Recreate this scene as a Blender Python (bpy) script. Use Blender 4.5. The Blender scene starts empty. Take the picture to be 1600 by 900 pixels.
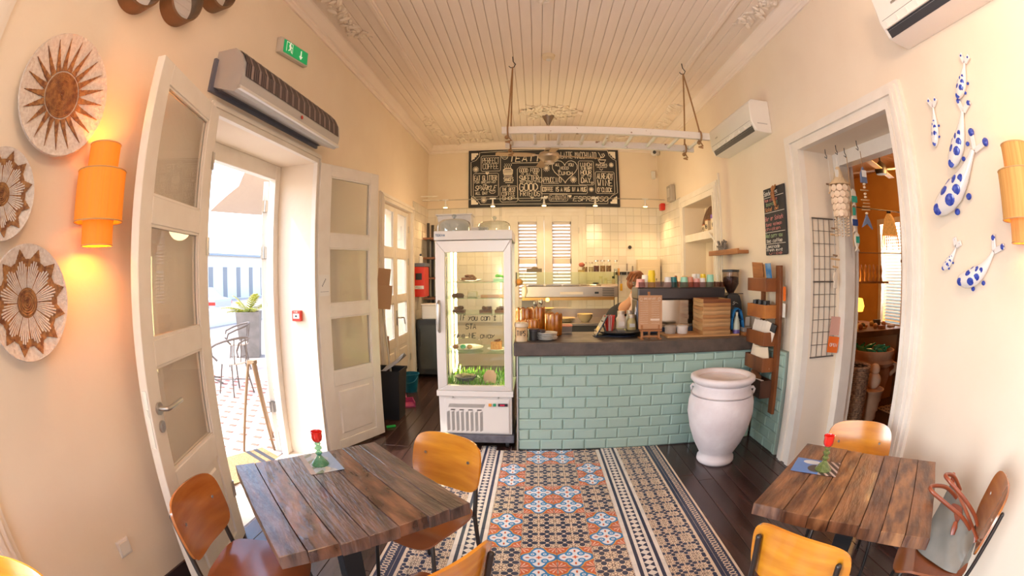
import bpy, math, random
from mathutils import Vector, Matrix, Euler
C = bpy.context.scene.collection
PI = math.pi
random.seed(7)
SC = bpy.context.scene
# ------------------------------------------------ camera (16 mm fisheye), world, sun, daylight, added fill lights, exposure
cam = bpy.data.cameras.new('camera'); cam.type = 'PANO'; cam.panorama_type = 'FISHEYE_EQUISOLID'
cam.fisheye_lens = 16.05; cam.fisheye_fov = math.radians(180); cam.sensor_width = 36; cam.sensor_height = 20.25; cam.sensor_fit = 'HORIZONTAL'
cam.clip_start = 0.02; cam.clip_end = 300
co = bpy.data.objects.new('camera', cam); C.objects.link(co); SC.camera = co
_y, _p, _r = .0515, -.0343, .0075
_A = Matrix.Rotation(_y, 3, 'Z') @ Matrix.Rotation(_p, 3, 'X') @ Matrix.Rotation(_r, 3, 'Y')
_B = Matrix((_A @ Vector((1, 0, 0)), _A @ Vector((0, 0, 1)), _A @ Vector((0, -1, 0)))).transposed()
co.matrix_world = Matrix.Translation((0, 0, 1.6)) @ _B.to_4x4()
w = bpy.data.worlds.new('world'); SC.world = w; w.use_nodes = True
wn = w.node_tree; sky = wn.nodes.new('ShaderNodeTexSky'); sky.sky_type = 'NISHITA'; sky.sun_disc = False
sky.sun_elevation = math.radians(52); sky.sun_rotation = math.radians(250); sky.air_density = 1.0; sky.dust_density = 2.5
bgn = wn.nodes['Background']; wn.links.new(sky.outputs[0], bgn.inputs[0]); bgn.inputs[1].default_value = .75
def lamp(kind, name, loc, energy, col=(1, 1, 1), rot=(0, 0, 0), **k):
    l = bpy.data.lights.new(name, kind); l.energy = energy; l.color = col
    for a, b in k.items(): setattr(l, a, b)
    o = bpy.data.objects.new(name, l); o.location = loc; o.rotation_euler = rot; C.objects.link(o); return o
lamp('SUN', 'sun', (-8, 2, 12), 2.7, (1, .93, .82), Vector((-.62, -.36, .95)).to_track_quat('Z', 'Y').to_euler(), angle=.01)
for nm, loc, rz, sx, sz in (('daylight_terrace_door', (-2.3, 2.72, 1.3), -PI/2, 1.45, 2.6), ('daylight_side_door', (-2.3, -.4, 1.3), -PI/2, 1.5, 2.6),
                        ('daylight_kitchen_doors', (-2.0, 5.92, 1.3), -PI/2, 1.4, 2.5), ('daylight_shutters', (.15, 7.95, 1.7), PI, 1.2, 1.8),
                        ('added_front_fill', (.2, -2.55, 1.5), 0, 2.6, 2.4)):  # the front one is a fill added behind the camera, its window invented
    e = {'daylight_side_door': 135, 'added_front_fill': 12}.get(nm, 0)
    a = lamp('AREA', nm, loc, e or 1, (.80, .89, 1) if e else (1, 1, 1), (PI/2, 0, rz), shape='RECTANGLE', size=sx, size_y=sz); a.data.cycles.is_portal = not e
for i, (loc, e, c) in enumerate((((1.0, .1, 3.0), 46, (1, .66, .40)), ((-.9, 6.0, 2.3), 17, (1, .66, .36)), ((1.2, 5.9, 2.4), 17, (1, .66, .36)))):
    lamp('POINT', 'added_warm_fill', loc, e, c, shadow_soft_size=.18)  # bare warm lights added to brighten ceiling, right wall and kitchen; no fittings
vs = SC.view_settings; vs.view_transform = 'Standard'; vs.look = 'None'; vs.exposure = .36; vs.gamma = 1; vs.use_curve_mapping = False
cy = SC.cycles; cy.use_denoising = True; cy.max_bounces = 8; cy.diffuse_bounces = 5; cy.glossy_bounces = 3; cy.transmission_bounces = 6; cy.transparent_max_bounces = 16
cy.caustics_reflective = False; cy.caustics_refractive = False; cy.sample_clamp_indirect = 6.0; cy.use_adaptive_sampling = True; cy.adaptive_threshold = .02

# ------------------------------------------------ materials
def _n(nt, t, **k):
    n = nt.nodes.new(t)
    for a, b in k.items(): setattr(n, a, b)
    return n
def rgba(c): return (c[0], c[1], c[2], 1)
MATS = {}
def mat(name, col, rough=.5, metal=0, col2=None, sc=8, st=(1, 1, 1), amt=.5, bump=0, bsc=None, coat=0, emit=None, es=1, alpha=1, spec=.5, detail=4, lo=.35, hi=.65, rr=0, sheen=0):
    if name in MATS: return MATS[name]
    m = bpy.data.materials.new(name); m.use_nodes = True; nt = m.node_tree; b = nt.nodes['Principled BSDF']; L = nt.links.new
    b.inputs['Base Color'].default_value = rgba(col); b.inputs['Roughness'].default_value = rough; b.inputs['Metallic'].default_value = metal
    b.inputs['Specular IOR Level'].default_value = spec
    if coat: b.inputs['Coat Weight'].default_value = coat; b.inputs['Coat Roughness'].default_value = .12
    if sheen: b.inputs['Sheen Weight'].default_value = sheen
    if emit: b.inputs['Emission Color'].default_value = rgba(emit); b.inputs['Emission Strength'].default_value = es
    if alpha < 1: b.inputs['Alpha'].default_value = alpha
    if col2 is not None or bump:
        tc = _n(nt, 'ShaderNodeTexCoord'); mp = _n(nt, 'ShaderNodeMapping'); mp.inputs['Scale'].default_value = st
        L(tc.outputs['Object'], mp.inputs[0])
        no = _n(nt, 'ShaderNodeTexNoise'); no.inputs['Scale'].default_value = sc; no.inputs['Detail'].default_value = detail; L(mp.outputs[0], no.inputs['Vector'])
        if col2 is not None:
            r = _n(nt, 'ShaderNodeMapRange'); r.inputs[1].default_value = lo; r.inputs[2].default_value = hi; r.inputs[4].default_value = amt * 2 if amt <= .5 else 1
            L(no.outputs[0], r.inputs[0])
            mx = _n(nt, 'ShaderNodeMix', data_type='RGBA'); mx.inputs[6].default_value = rgba(col); mx.inputs[7].default_value = rgba(col2)
            L(r.outputs[0], mx.inputs[0]); L(mx.outputs[2], b.inputs['Base Color'])
        if rr:
            r2 = _n(nt, 'ShaderNodeMapRange'); r2.inputs[3].default_value = max(.02, rough - rr); r2.inputs[4].default_value = rough + rr; L(no.outputs[0], r2.inputs[0]); L(r2.outputs[0], b.inputs['Roughness'])
        if bump:
            n2 = no
            if bsc: n2 = _n(nt, 'ShaderNodeTexNoise'); n2.inputs['Scale'].default_value = bsc; n2.inputs['Detail'].default_value = 5; L(mp.outputs[0], n2.inputs['Vector'])
            bp = _n(nt, 'ShaderNodeBump'); bp.inputs['Strength'].default_value = bump; bp.inputs['Distance'].default_value = .01
            L(n2.outputs[0], bp.inputs['Height']); L(bp.outputs[0], b.inputs['Normal'])
    MATS[name] = m; return m
def glass(name, tint=(1, 1, 1), refl=1.0, rough=.0, haze=0, hcol=(1, 1, 1)):
    if name in MATS: return MATS[name]
    m = bpy.data.materials.new(name); m.use_nodes = True; nt = m.node_tree; nt.nodes.clear(); L = nt.links.new
    o = _n(nt, 'ShaderNodeOutputMaterial'); t = _n(nt, 'ShaderNodeBsdfTransparent'); t.inputs[0].default_value = rgba(tint)
    g = _n(nt, 'ShaderNodeBsdfGlossy'); g.inputs['Roughness'].default_value = rough; f = _n(nt, 'ShaderNodeFresnel'); f.inputs[0].default_value = 1.5
    ml = _n(nt, 'ShaderNodeMath', operation='MULTIPLY'); ml.inputs[1].default_value = refl; ge = _n(nt, 'ShaderNodeNewGeometry'); iv = _n(nt, 'ShaderNodeMath', operation='SUBTRACT'); iv.inputs[0].default_value = 1; L(ge.outputs['Backfacing'], iv.inputs[1]); m0 = _n(nt, 'ShaderNodeMath', operation='MULTIPLY'); L(f.outputs[0], m0.inputs[0]); L(iv.outputs[0], m0.inputs[1]); L(m0.outputs[0], ml.inputs[0])
    mx = _n(nt, 'ShaderNodeMixShader'); L(ml.outputs[0], mx.inputs[0]); L(t.outputs[0], mx.inputs[1]); L(g.outputs[0], mx.inputs[2])
    last = mx
    if haze:
        d = _n(nt, 'ShaderNodeBsdfDiffuse'); d.inputs[0].default_value = rgba(hcol); m2 = _n(nt, 'ShaderNodeMixShader'); m2.inputs[0].default_value = haze
        L(mx.outputs[0], m2.inputs[1]); L(d.outputs[0], m2.inputs[2]); last = m2
    L(last.outputs[0], o.inputs[0]); MATS[name] = m; return m
# small expression compiler: node graphs from python arithmetic
class E:
    nt = None
    def __init__(s, o): s.o = o
    @staticmethod
    def op(k, *a, clamp=False):
        n = E.nt.nodes.new('ShaderNodeMath'); n.operation = k; n.use_clamp = clamp
        for i, x in enumerate(a):
            if isinstance(x, E): E.nt.links.new(x.o, n.inputs[i])
            else: n.inputs[i].default_value = x
        return E(n.outputs[0])
    def __add__(s, b): return E.op('ADD', s, b)
    __radd__ = __add__
    def __sub__(s, b): return E.op('SUBTRACT', s, b)
    def __rsub__(s, b): return E.op('SUBTRACT', b, s)
    def __mul__(s, b): return E.op('MULTIPLY', s, b)
    __rmul__ = __mul__
    def __truediv__(s, b): return E.op('DIVIDE', s, b)
    def __lt__(s, b): return E.op('LESS_THAN', s, b)
    def __gt__(s, b): return E.op('GREATER_THAN', s, b)
def eabs(a): return E.op('ABSOLUTE', a)
def emax(a, b): return E.op('MAXIMUM', a, b)
def emin(a, b): return E.op('MINIMUM', a, b)
def esqrt(a): return E.op('SQRT', a)
def esin(a): return E.op('SINE', a)
def ecos(a): return E.op('COSINE', a)
def efrac(a): return E.op('FRACT', a)
def eatan(a, b): return E.op('ARCTAN2', a, b)
def hyp(a, b): return esqrt(a * a + b * b)
def pattern(name, fn, rough=.35, spec=.5):
    """material whose colour is layered by fn(x, y) -> base colour, [(mask, colour) ...]; x, y object coordinates in metres"""
    m = bpy.data.materials.new(name); m.use_nodes = True; nt = m.node_tree; b = nt.nodes['Principled BSDF']; E.nt = nt
    tc = _n(nt, 'ShaderNodeTexCoord'); sp = _n(nt, 'ShaderNodeSeparateXYZ'); nt.links.new(tc.outputs['Object'], sp.inputs[0])
    x, y, z = (E(sp.outputs[i]) for i in range(3))
    base, layers = fn(x, y, z)
    prev = None
    for mask, col in layers:
        mx = _n(nt, 'ShaderNodeMix', data_type='RGBA'); nt.links.new(mask.o, mx.inputs[0])
        if prev is None: mx.inputs[6].default_value = rgba(base)
        else: nt.links.new(prev, mx.inputs[6])
        mx.inputs[7].default_value = rgba(col); prev = mx.outputs[2]
    no = _n(nt, 'ShaderNodeTexNoise'); no.inputs['Scale'].default_value = 14; no.inputs['Detail'].default_value = 5
    ge = _n(nt, 'ShaderNodeNewGeometry'); nt.links.new(ge.outputs['Position'], no.inputs['Vector'])
    r = _n(nt, 'ShaderNodeMapRange'); r.inputs[3].default_value = .72; r.inputs[4].default_value = 1.12; nt.links.new(no.outputs[0], r.inputs[0])
    mu = _n(nt, 'ShaderNodeMix', data_type='RGBA', blend_type='MULTIPLY'); mu.inputs[0].default_value = 1; nt.links.new(prev, mu.inputs[6]); nt.links.new(r.outputs[0], mu.inputs[7])
    nt.links.new(mu.outputs[2], b.inputs['Base Color']); b.inputs['Roughness'].default_value = rough; b.inputs['Specular IOR Level'].default_value = spec
    MATS[name] = m; return m
# ------------------------------------------------ mesh helpers
def TR(x=0, y=0, z=0, rx=0, ry=0, rz=0, s=1): return Matrix.Translation((x, y, z)) @ Euler((rx, ry, rz)).to_matrix().to_4x4() @ Matrix.Diagonal((s, s, s, 1)) if not isinstance(s, tuple) else Matrix.Translation((x, y, z)) @ Euler((rx, ry, rz)).to_matrix().to_4x4() @ Matrix.Diagonal((*s, 1))
class MB:
    def __init__(s): s.v = []; s.f = []
    def add(s, vs, fs, M=None):
        b = len(s.v); s.v += [tuple(M @ Vector(p)) if M else tuple(p) for p in vs]; s.f += [tuple(i + b for i in f) for f in fs]; return s
    def box(s, x0, x1, y0, y1, z0, z1, M=None):
        return s.add([(x0, y0, z0), (x1, y0, z0), (x1, y1, z0), (x0, y1, z0), (x0, y0, z1), (x1, y0, z1), (x1, y1, z1), (x0, y1, z1)],
                     [(3, 2, 1, 0), (4, 5, 6, 7), (0, 1, 5, 4), (1, 2, 6, 5), (2, 3, 7, 6), (3, 0, 4, 7)], M)
    def cb(s, c, d, M=None): return s.box(c[0] - d[0] / 2, c[0] + d[0] / 2, c[1] - d[1] / 2, c[1] + d[1] / 2, c[2] - d[2] / 2, c[2] + d[2] / 2, M)
    def cham(s, x0, x1, y0, y1, z0, z1, c, M=None):
        """box whose top edge is chamfered by c (tiles, planks)"""
        return s.add([(x0, y0, z0), (x1, y0, z0), (x1, y1, z0), (x0, y1, z0), (x0, y0, z1 - c), (x1, y0, z1 - c), (x1, y1, z1 - c), (x0, y1, z1 - c),
                      (x0 + c, y0 + c, z1), (x1 - c, y0 + c, z1), (x1 - c, y1 - c, z1), (x0 + c, y1 - c, z1)],
                     [(3, 2, 1, 0), (0, 1, 5, 4), (1, 2, 6, 5), (2, 3, 7, 6), (3, 0, 4, 7), (4, 5, 9, 8), (5, 6, 10, 9), (6, 7, 11, 10), (7, 4, 8, 11), (8, 9, 10, 11)], M)
    def lathe(s, prof, seg=24, M=None, sx=1, sy=1):
        vs = []; fs = []; n = len(prof)
        for r, z in prof:
            for k in range(seg): a = 2 * PI * k / seg; vs.append((r * math.cos(a) * sx, r * math.sin(a) * sy, z))
        for i in range(n - 1):
            for k in range(seg): k2 = (k + 1) % seg; fs.append((i * seg + k, i * seg + k2, (i + 1) * seg + k2, (i + 1) * seg + k))
        if prof[0][0] > 1e-6: fs.append(tuple(range(seg))[::-1])
        if prof[-1][0] > 1e-6: fs.append(tuple((n - 1) * seg + k for k in range(seg)))
        return s.add(vs, fs, M)
    def shell(s, prof, seg=24, M=None, sx=1, sy=1):
        """open profile without caps"""
        vs = []; fs = []; n = len(prof)
        for r, z in prof:
            for k in range(seg): a = 2 * PI * k / seg; vs.append((r * math.cos(a) * sx, r * math.sin(a) * sy, z))
        for i in range(n - 1):
            for k in range(seg): k2 = (k + 1) % seg; fs.append((i * seg + k, i * seg + k2, (i + 1) * seg + k2, (i + 1) * seg + k))
        return s.add(vs, fs, M)
    def cyl(s, p, q, r, seg=12, r2=None):
        p = Vector(p); q = Vector(q); d = q - p; M = Matrix.Translation(p) @ d.to_track_quat('Z', 'Y').to_matrix().to_4x4()
        return s.lathe([(r, 0), (r if r2 is None else r2, d.length)], seg, M)
    def tube(s, pts, r, seg=8, closed=False, flat=1.0):
        pts = [Vector(p) for p in pts]; n = len(pts); rs = r if isinstance(r, (list, tuple)) else [r] * n
        vs = []; fs = []; up = None
        for i, p in enumerate(pts):
            a = pts[i - 1] if (i or closed) else p; b = pts[(i + 1) % n] if (i < n - 1 or closed) else p
            t = (b - a); t = t.normalized() if t.length > 1e-9 else Vector((0, 0, 1))
            if up is None: up = Vector((0, 0, 1)) if abs(t.z) < .9 else Vector((1, 0, 0))
            side = t.cross(up)
            if side.length < 1e-6: side = t.orthogonal()
            side.normalize(); up = side.cross(t).normalized()
            for k in range(seg): an = 2 * PI * k / seg; vs.append(p + (side * math.cos(an) + up * math.sin(an) * flat) * rs[i])
        for i in range(n if closed else n - 1):
            j = (i + 1) % n
            for k in range(seg): k2 = (k + 1) % seg; fs.append((i * seg + k, i * seg + k2, j * seg + k2, j * seg + k))
        if not closed: fs += [tuple(range(seg))[::-1], tuple((n - 1) * seg + k for k in range(seg))]
        return s.add(vs, fs)
    def prism(s, poly, h, M=None):
        n = len(poly); vs = [(x, y, 0) for x, y in poly] + [(x, y, h) for x, y in poly]
        return s.add(vs, [tuple(range(n))[::-1], tuple(range(n, 2 * n))] + [(i, (i + 1) % n, (i + 1) % n + n, i + n) for i in range(n)], M)
    def ball(s, c, r, sx=1, sy=1, sz=1, seg=12, rings=8, M=None):
        pr = [(math.sin(PI * i / rings) * 1.0, -math.cos(PI * i / rings)) for i in range(rings + 1)]
        pr[0] = (0, -1); pr[-1] = (0, 1)
        T = Matrix.Translation(c) @ Matrix.Diagonal((r * sx, r * sy, r * sz, 1)); T = M @ T if M else T
        return s.lathe([(max(a, 1e-7), b) for a, b in pr], seg, T)
    def mesh(s, name, m, smooth=False):
        me = bpy.data.meshes.new(name); me.from_pydata(s.v, [], s.f); me.materials.append(m)
        if smooth: me.polygons.foreach_set('use_smooth', [True] * len(me.polygons)); me.set_sharp_from_angle(angle=math.radians(40 if smooth is True else smooth))
        me.validate(); me.update(); return me
    def obj(s, name, m, parent=None, smooth=False, bevel=0, seg=2, loc=None, rot=None, sub=0, label=None):
        o = bpy.data.objects.new(name, s.mesh(name, m, smooth)); C.objects.link(o); o.parent = parent
        if loc: o.location = loc
        if rot: o.rotation_euler = rot
        if bevel: b = o.modifiers.new('b', 'BEVEL'); b.width = bevel; b.segments = seg; b.limit_method = 'ANGLE'; b.angle_limit = math.radians(35); b.harden_normals = False
        if sub: q = o.modifiers.new('s', 'SUBSURF'); q.levels = sub; q.render_levels = sub
        if label: o['label'] = label
        return o
def thing(name, label, cat, loc=(0, 0, 0), rz=0, group=None, rot=None):
    o = bpy.data.objects.new(name, None); C.objects.link(o); o.empty_display_size = .05; o.location = loc; o.rotation_euler = rot or (0, 0, rz)
    o['label'] = label; o['category'] = cat
    if group: o['group'] = group
    return o
def tag(o, label, cat, group=None, kind=None):
    o['label'] = label; o['category'] = cat
    if group: o['group'] = group
    if kind: o['kind'] = kind
    return o
def st(o, label=None):
    o['kind'] = 'structure'
    if label: o['label'] = label
    return o
def dup(r, loc, rz=None, label=None, rot=None, scale=None):
    def cp(o, par):
        c = o.copy(); C.objects.link(c); c.parent = par
        for ch in o.children: cp(ch, c)
        return c
    c = cp(r, r.parent); c.location = loc
    if rz is not None: c.rotation_euler = (0, 0, rz)
    if rot: c.rotation_euler = rot
    if scale: c.scale = scale
    if label: c['label'] = label
    return c
def inst(me, name, parent, loc, rot=(0, 0, 0), scale=(1, 1, 1)):
    o = bpy.data.objects.new(name, me); C.objects.link(o); o.parent = parent; o.location = loc; o.rotation_euler = rot; o.scale = scale; return o
GLY = dict(A='002640 1232', B='00063645443303 3342413000', C='4536160501103041', D='00062644422000', E='46060040 0333', F='460600 0333', G='45361605011030414323', H='0006 4046 0343', I='2026',
 J='3631201001', K='0006 460340', L='060040', M='0006234640', N='00064046', O='160501103041453616', P='00063645443303', Q='160501103041453616 2240', R='00063645443303 2340', S='453616050413334241301001',
 T='0646 2620', U='060110304146', V='062046', W='0610233046', X='0046 0640', Y='062346 2320', Z='06460040')
GLY.update({"'": '2625', 'f': '4536261510 0333', 'y': '0422 442200', 'o': '140301103041433414', 'u': '040110304144 4440', 'c': '4334140301103041', 'a': '43341403011030414440', 'n': '0004 0314344340',
 't': '2621103041 0444', 'k': '0600 340230', 'e': '02424334140301103041', 'w': '0410233044', '1': '1526 2620', '2': '05163645440040', '3': '06462413334241301001', '-': '1333', '&': '4005163644021030', ',': '2110', '.': '2021', '8': '130416364533130110304133', '5': '46060333424130100', '0': '160501103041453616', 'i': '2024 2626', 's': '4334140312323041 10', 'd': '4640 43340301103041', 'h': '0600 03143443 4340', 'l': '2620', 'r': '0004 02143443', 'm': '0004 0314231022 2314344340'})
def write(mb, text, x, z, h, r, M=None, wd=.62, slant=.0, gap=.28, width=None, jit=0, seg=4):
    """hand-lettering strokes in the local x-z plane (y = 0); returns end x"""
    cw = h * wd; n = len(text)
    if width: cw = width / (n + (n - 1) * gap)
    for ch in text:
        for pl in GLY.get(ch, '').split():
            pts = [(int(pl[i]), int(pl[i + 1])) for i in range(0, len(pl) - 1, 2)]
            P = [Vector((x + (a / 4) * cw + slant * h * b / 6 + random.uniform(-jit, jit) * h, 0, z + b / 6 * h + random.uniform(-jit, jit) * h)) for a, b in pts]
            if len(P) > 1:
                t = MB(); t.tube(P, r, seg); mb.add(t.v, t.f, M)
        x += cw * (1 + gap)
    return x
# ------------------------------------------------ palette
WALL = mat('wall_paint', (.81, .70, .56), .75, col2=(.77, .65, .51), sc=2.2, bump=.12, bsc=22, amt=.35)
WHITE = mat('white_joinery_paint', (.80, .74, .66), .42, col2=(.72, .65, .56), sc=6, bump=.05, amt=.3)
CEIL = mat('ceiling_paint', (.85, .745, .66), .6, col2=(.80, .69, .60), sc=3, st=(3, .6, 1), amt=.3)
JOINT = mat('dark_joint', (.22, .16, .13), .9)
FLW = mat('dark_floor_wood', (.030, .014, .012), .24, col2=(.075, .036, .03), sc=2.2, st=(5, .5, 1), bump=.06, rr=.1, spec=.6)
NAVY = (.028, .038, .085); CREAM = (.80, .63, .46); PALE = (.82, .74, .65)
XL, XR, YB, YF, ZC = -1.85, 2.18, 7.69, -2.4, 3.85
# ------------------------------------------------ floor
fl = st(MB().box(XL - .45, XR + .5, YF - .3, YB + .3, -.25, -.02).obj('floor', JOINT))
def planks(x0, x1, y0, y1, wd=.135):
    n = max(1, round((x1 - x0) / wd)); p = (x1 - x0) / n
    for i in range(n):
        y = y0
        while y < y1 - .05:
            L = min(random.choice((1.5, 1.9, 2.3)), y1 - y) if y > y0 else min(random.uniform(.7, 2.2), y1 - y)
            key = (round(p, 4), round(L, 2))
            if key not in planks.c: planks.c[key] = MB().cham(0, p - .003, 0, L - .003, -.02, 0, .002).mesh('plank', FLW)
            inst(planks.c[key], 'plank', fl, (x0 + i * p, y, random.uniform(-.001, 0)))
            y += L
planks.c = {}
P = .2075; PY = .2125; RX0 = -.284 - 3 * .1965; RX1 = .546 + 3 * .1965
planks(XL - .4, RX0, YF, 3.86); planks(RX1, XR + .04, YF, 3.86); planks(RX0, RX1, YF, -.27)
planks(XL - .4, XR + .04, 3.86, YB)
def cell(u, v):
    """navy-shield and cream-flower unit cell; u, v in -.5 .. .5, flower at the corners"""
    du, dv = eabs(u), eabs(v)
    b1 = hyp((du - .27) / .20, dv / .165); b2 = hyp(du / .165, (dv - .27) / .20)
    blob = emin(b1, b2) < 1.0
    fu, fv = .5 - du, .5 - dv; r = hyp(fu, fv); a = eatan(fv, fu)
    pet = eabs(ecos(a * 4)); line = (pet < .34) * (r > .10) * (r < .30); ring = (eabs(r - .085) < .028)
    outl = (eabs(r - (.31 + .03 * pet)) < .02)
    return blob, emax(line, ring), outl
def f_star(k):
    def fn(x, y, z):
        u = efrac(x / k + 50) - .5; v = efrac(y / k + 50) - .5; blob, ln, ou = cell(u, v)
        return CREAM, [(ou, (.16, .11, .10)), (blob, NAVY), (ln, (.10, .05, .05))]
    return fn
STAR = pattern('navy_star_tile', f_star(P / 2)); 
def f_orn(x, y, z):
    u = x / (P / 2); v = y / (P / 2); au, av = eabs(u), eabs(v)          # -1 .. 1
    q = emin(hyp(au / 1.0, av / .52) , hyp(au / .52, av / 1.0))           # crossed lobes
    q = emin(q, hyp(au, av) / .66)
    d = emin(q, (au + av) / .98)
    r = hyp(au, av); a = eatan(av, au)
    ring = eabs(hyp(au - .34, av - .34) - .16) < .06
    eye = hyp(au - .34, av - .34) < .05
    cu, cv = 1 - au, 1 - av; rc = hyp(cu, cv); ac = eatan(cv, cu)
    leaf = (rc < (.30 + .22 * eabs(ecos(ac * 6)))) * (eabs(esin(ac * 6 + .3)) < .62) * (rc > .05)
    red = emin(eabs(u) + eabs(v), 9)
    dia = emin(hyp((au - .62) / .12, av / .06), hyp(au / .06, (av - .62) / .12)) < 1.0
    cen = emin(hyp(au / .17, av / .06), hyp(au / .06, av / .17)) < 1.0
    return (.62, .13, .045), [(leaf, (.80, .55, .44)), (d < 1.15, (.75, .36, .05)), (d < 1.05, (.02, .22, .52)), (d < .88, (.84, .84, .86)), (ring, (.03, .26, .56)), (eye, (.04, .3, .58)), (dia, (.62, .13, .045)), (cen, (.66, .13, .045)), (au > .985, (.2, .12, .1)), (av > .985, (.2, .12, .1))]
ORN = pattern('orange_blue_tile', f_orn)
BW = .1965
def f_border(x, y, z):
    u = eabs(x) / BW * 2
    dia = (eabs(x) / (.031) + eabs(efrac(y / (PY / 4) + 50.5) - .5) * 2) < 1.0
    return PALE, [(u < .30, NAVY), (dia, PALE), ((u > .5) * (u < .72), NAVY)]
BORD = pattern('diamond_border_tile', f_border)
SIDE = pattern('flower_side_tile', f_star(BW / 2.5))
def f_edge(x, y, z):
    t = x / BW + .5
    w_ = esin(y * (2 * PI / .053)); s = (t - .72) / .17
    sc_ = eabs(s - .55 * w_) < (.22 + .16 * ecos(y * (4 * PI / .053))); s2 = eabs(s + .6 * w_) < .12
    u = efrac(x / (BW / 2.5) + 50.25) - .5; v = efrac(y / (BW / 2.5) + 50) - .5; blob, ln, ou = cell(u, v)
    scroll = (t > .5) * (t < .91)
    return CREAM, [(blob * (t < .27), NAVY), (ln * (t < .27), (.10, .05, .05)), ((t > .36) * (t < .49), NAVY), (scroll, NAVY), (emax(sc_, s2) * scroll * (t > .53) * (t < .9), CREAM)]
EDGE = pattern('scroll_edge_tile', f_edge)
def tmesh(w_, m): return MB().cham(-w_ / 2 + .0008, w_ / 2 - .0008, -PY / 2 + .0008, PY / 2 - .0008, -.02, 0, .0012).mesh('tile', m)
TM = {k: tmesh(w_, m) for k, w_, m in (('s', P, STAR), ('o', P, ORN), ('b', BW, BORD), ('f', BW, SIDE), ('e', BW, EDGE))}
Y0 = 3.558
for r in range(-1, 18):
    yc = Y0 - (r + .5) * PY
    top = yc + PY / 2
    blk = (r + 100) // 2 % 2
    sy = 1; 
    for c in range(4):
        orn = (blk == 1) == (c in (1, 2)) if False else ((blk == 0) == (c in (0, 3)))
        inst(TM['o' if orn else 's'], 'tile', fl, (-.284 + (c + .5) * P, yc, 0))
    for s in (-1, 1):
        for i, k in enumerate('bfe'):
            cx = .131 + s * (2 * P + (i + .5) * BW)
            inst(TM[k], 'tile', fl, (cx, yc, 0), (0, 0, 0 if s > 0 else PI))
# strip of tiles cut to the counter
for c in range(4): inst(TM['o' if c in (1, 2) else 's'], 'tile', fl, (-.284 + (c + .5) * P, Y0 + 1.5 * PY - .005, -.0005), scale=(1, .93, 1))
for s in (-1, 1):
    for i, k in enumerate('bfe'): inst(TM[k], 'tile', fl, (.131 + s * (2 * P + (i + .5) * BW), Y0 + 1.5 * PY - .005, -.0005), (0, 0, 0 if s > 0 else PI), (1, .93, 1))
# ------------------------------------------------ walls (boxes round their openings)
def wall(name, axis, a0, a1, t0, t1, H, holes, m=WALL, z0=-.02):
    """axis 'y': wall runs along y between x = t0..t1"""
    mb = MB(); cuts = sorted(holes); p = a0
    def b(u0, u1, zz0, zz1):
        if u1 - u0 > 1e-4 and zz1 - zz0 > 1e-4:
            mb.box(t0, t1, u0, u1, zz0, zz1) if axis == 'y' else mb.box(u0, u1, t0, t1, zz0, zz1)
    for h0, h1, hz0, hz1 in cuts:
        b(p, h0, z0, H); b(h0, h1, z0, hz0); b(h0, h1, hz1, H); p = h1
    b(p, a1, z0, H)
    return st(mb.obj(name, m))
ZD = 2.55
wall('wall_left', 'y', YF, YB + .3, XL - .4, XL, ZC + .2, [(-1.2, .22, 0, ZD), (2.02, 3.42, 0, ZD), (5.26, 6.58, 0, 2.5)])
wall('wall_right', 'y', YF, YB + .3, XR, XR + .35, ZC + .2, [(1.93, 3.08, 0, 2.58), (5.16, 6.33, .0, 2.53)])
wall('wall_back', 'x', XL - .4, XR + .35, YB, YB + .3, ZC + .2, [(-.36, .66, 1.15, 2.5)])
wall('wall_front', 'x', XL - .4, XR + .35, YF - .3, YF, ZC + .2, [(-1.1, 1.5, .8, 3.0)])
# ceiling: boards running to the back wall, with battens, field edges and cornice
ce = st(MB().box(XL - .4, XR + .35, YF - .3, YB + .3, ZC + .012, ZC + .2).obj('ceiling', mat('ceiling_gap', (.72, .6, .5), .8)))
def boards(x0, x1, z, wd):
    n = round((x1 - x0) / wd); p = (x1 - x0) / n
    me = MB().cham(-p / 2 + .002, p / 2 - .002, YF + .01, YB - .01, -.014, 0, .004, TR(0, YF + YB, 0, 0, 0, 0) @ Matrix.Rotation(PI, 4, 'Z')).mesh('board', CEIL)
    me2 = MB().cham(-p / 2 + .002, p / 2 - .002, YF + .01, YB - .01, 0, .014, .004).mesh('board', CEIL)
    for i in range(n):
        inst(me2, 'board', ce, (x0 + (i + .5) * p, YF + YB, z), (PI, 0, 0))
boards(-1.72, -1.33, ZC, .0975); boards(-1.27, 1.67, ZC + .012, .098); boards(1.73, 2.05, ZC, .0975)
for x in (-1.30, 1.70):
    st(MB().box(x - .035, x + .035, YF, YB, ZC - .025, ZC + .01).box(x - .018, x + .018, YF, YB, ZC - .036, ZC - .024).obj('trim_1' if x < 0 else 'trim_2', CEIL, bevel=.006))
def cornice(name, M, L):
    pr = [(0, -.02), (.018, -.02), (.022, .0), (.034, .008), (.034, .03), (.05, .036), (.075, .062), (.1, .1), (.105, .12), (.13, .124), (.13, .15), (0, .15)]
    mb = MB(); n = len(pr); vs = [(x, y, z) for y in (0, L) for x, z in pr]
    mb.add(vs, [tuple(range(n)), tuple(range(n, 2 * n))[::-1]] + [(i, i + n, (i + 1) % n + n, (i + 1) % n) for i in range(n)], M)
    return st(mb.obj(name, CEIL))
cornice('trim_3', TR(XL, YF, 3.72), YB - YF); cornice('trim_4', TR(XR, YB, 3.72, 0, 0, PI), YB - YF)
cornice('trim_5', TR(XL, YB, 3.72, 0, 0, -PI / 2), XR - XL)
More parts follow.
